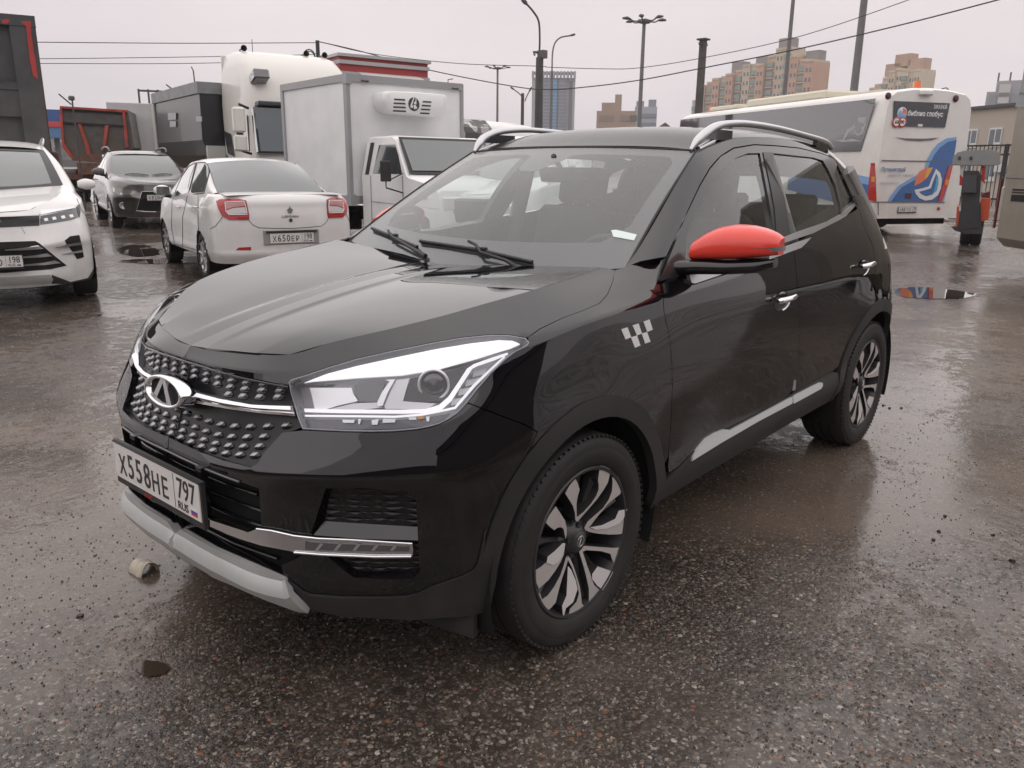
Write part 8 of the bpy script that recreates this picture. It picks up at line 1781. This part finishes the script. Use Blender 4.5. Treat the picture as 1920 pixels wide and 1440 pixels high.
# fence
fa = HD(1752, 34); fb2 = HD(1990, 30); d = fb2-fa; o = empty('fence', tuple(fa), math.atan2(d.y, d.x)); tag(o, 'black steel bar fence in front of the beige building', 'fence'); Lf = d.length; zf = PT(1800, 274, 34*1.15).z; FB = mat('fence_black', (.025, .024, .026), .6)
q = MB(); 
for z in (zf, zf-.35, .5): q.box((Lf/2, 0, z), (Lf, .06, .07))
q.build('rail', FB, o); q = MB()
k = 0
while k*.16 < Lf: q.box((k*.16, 0, zf/2+.1), (.025, .025, zf-.2)); k += 1
q.build('bars', FB, o)
q = MB()
for k in range(3): q.box((k*2.6+.2, 0, zf/2), (.09, .09, zf+.1))
q.build('post', FB, o)
# bank of dirty snow and dead grass by the coach
q = MB(); b0 = HD(1600, 27); b1 = HD(1830, 26); d = (b1-b0); up_ = Vector((0, 0, 1)); bk_ = fwd; rnd = random.Random(8); vs = []; n = 40
for i in range(n+1):
    for j in range(6): t = j/5; h = math.sin(math.pi*t)*.35*rnd.uniform(.6, 1.2); p = b0+d*(i/n)+bk_*(t*2.2); vs.append((p.x, p.y, h-.02))
q.add(vs, [[i*6+j, (i+1)*6+j, (i+1)*6+j+1, i*6+j+1] for i in range(n) for j in range(5)], 0, False)
bank = mat('bank', (.07, .055, .04), .9, noise=(1.2, .5)); sb_ = q.build('verge', bank); sb_['kind'] = 'structure'
q = MB(); p = HD(1762, 25); rnd = random.Random(5); vs = []
for i in range(9):
    for j in range(5): vs.append((p.x+CR.x*(i-4)*.16+fwd.x*j*.25, p.y+CR.y*(i-4)*.16+fwd.y*j*.25, .02+.42*math.sin(math.pi*(i+.2)/8.4)*math.sin(math.pi*(j+.3)/4.6)*rnd.uniform(.7, 1.2)))
q.add(vs, [[i*5+j, i*5+j+1, (i+1)*5+j+1, (i+1)*5+j] for i in range(8) for j in range(4)]); tag(q.build('snow_heap', mat('dirty_snow', (.50, .48, .44), .8, noise=(3, .2))), 'small heap of dirty snow right of the coach', 'snow heap')
# fuel station canopy, roof peak and far trees
o, L_, T, s_ = building('canopy', 'blue and red fuel station canopy seen between the two tippers', 60, 128, 205, 75, cat='canopy'); bblock(o, 'fascia', mat('canopy_blue', (.03, .09, .28), .4), 0, L_, -s_*6, 0, T-.9, T); bblock(o, 'stripe', mat('canopy_red', (.55, .05, .06), .4), 0, L_, 0, s_*.1, T-1.3, T-.9); bblock(o, 'fascia', mat('canopy_blue2', (.08, .20, .38), .4), 0, L_, -s_*6, 0, T-2.1, T-1.3)
for x in (.2, .8): q = MB(); q.box((L_*x, -s_*3, (T-2)/2), (.4, .4, T-2)); q.build('column', POLE, o)
o, L_, T, s_ = building('house', 'far roof peak with aerial just above the black roof', 1222, 1262, 240, 120, cat='house'); bblock(o, 'wall', bwall('house_wall', (.24, .20, .17)), 0, L_, -s_*8, 0, 0, T-.3); q = MB(); q.add([(0, 0, T-.3), (L_, 0, T-.3), (L_/2, 0, T+.75), (0, -s_*8, T-.3), (L_, -s_*8, T-.3), (L_/2, -s_*8, T+.75)], [[0, 1, 2], [3, 5, 4], [0, 2, 5, 3], [1, 4, 5, 2]]); q.build('roof', mat('house_roof', (.12, .08, .07), .8), o)
o, L_, T, s_ = building('industrial_shed', 'reddish industrial steelwork behind the black tipping trailer', 275, 345, 178, 60, cat='shed'); bblock(o, 'wall', bwall('shed_red', (.28, .17, .14)), 0, L_, -s_*6, 0, 0, T-.6); q = MB()
for k in range(5): q.box((L_*k/4, 0, T-.4), (.12, .12, 1.4))
q.box((L_/2, 0, T+.2), (L_, .1, .12)); q.build('railing', POLED, o)
q = MB(); rnd = random.Random(11)
for k in range(260):
    px_ = rnd.uniform(-200, 2100); p = PT(px_, 318, rnd.uniform(380, 430)); h = rnd.uniform(9, 17)*(.7+.3*math.sin(px_*.01)); w_ = rnd.uniform(6, 14); vs = []
    for j in range(5):
        for i in range(8): a = 2*math.pi*i/8; r = w_*(.5+.5*math.sin(math.pi*(j+.4)/5))*rnd.uniform(.75, 1.1); vs.append((p.x+r*math.cos(a), p.y+r*math.sin(a), h*j/4))
    q.add(vs, [[j*8+i, j*8+(i+1) % 8, (j+1)*8+(i+1) % 8, (j+1)*8+i] for j in range(4) for i in range(8)])
tw = q.build('distant_treeline', mat('far_trees', (.085, .08, .082), .9, noise=(.05, .3))); tw['kind'] = 'stuff'; tw['label'] = 'hazy low treeline along the horizon'; tw['category'] = 'trees'
# buildings on the near side of the yard, seen only as reflections in the black doors and windows
o = empty('warehouse', (-8, 27, 0)); tag(o, 'long dark-roofed warehouse beyond the camera, mirrored in the side windows', 'warehouse')
bblock(o, 'wall', bwall('ware_wall', (.10, .08, .07)), -2, 22, -10, 4, 0, 6.0); bblock(o, 'fascia', mat('ware_dark', (.03, .028, .028), .6), -2.5, 22.5, -10.4, 4, 6.0, 7.2)
q = MB(); q.add([(-2, -10.6, 7.2), (22, -10.6, 7.2), (22, -3, 8.8), (-2, -3, 8.8)], [[0, 1, 2, 3]]); q.build('roof', mat('ware_roof', (.30, .29, .28), .5), o)
o = empty('warehouse', (24, 10, 0), R_(82)); tag(o, 'second dark warehouse beyond the camera, mirrored in the front bumper', 'warehouse')
bblock(o, 'wall', bwall('ware_wall', (.14, .11, .095)), -30, 70, -12, 0, 0, 4.4); bblock(o, 'roof', mat('ware_dark', (.03, .028, .028), .6), -30.5, 70.5, -12, .5, 4.4, 5.0)
# faint damp air
hz = MB(); hz.box((-60, -60, 46), (1000, 1000, 96)); h_o = hz.build('haze', bpy.data.materials.new('haze')); hm = h_o.data.materials[0]; hm.use_nodes = True; nt = hm.node_tree; nt.nodes.clear(); ou = nt.nodes.new('ShaderNodeOutputMaterial'); pv = nt.nodes.new('ShaderNodeVolumePrincipled'); pv.inputs['Color'].default_value = (.93, .9, .92, 1); pv.inputs['Density'].default_value = .0006; nt.links.new(pv.outputs[0], ou.inputs['Volume']); h_o['kind'] = 'stuff'
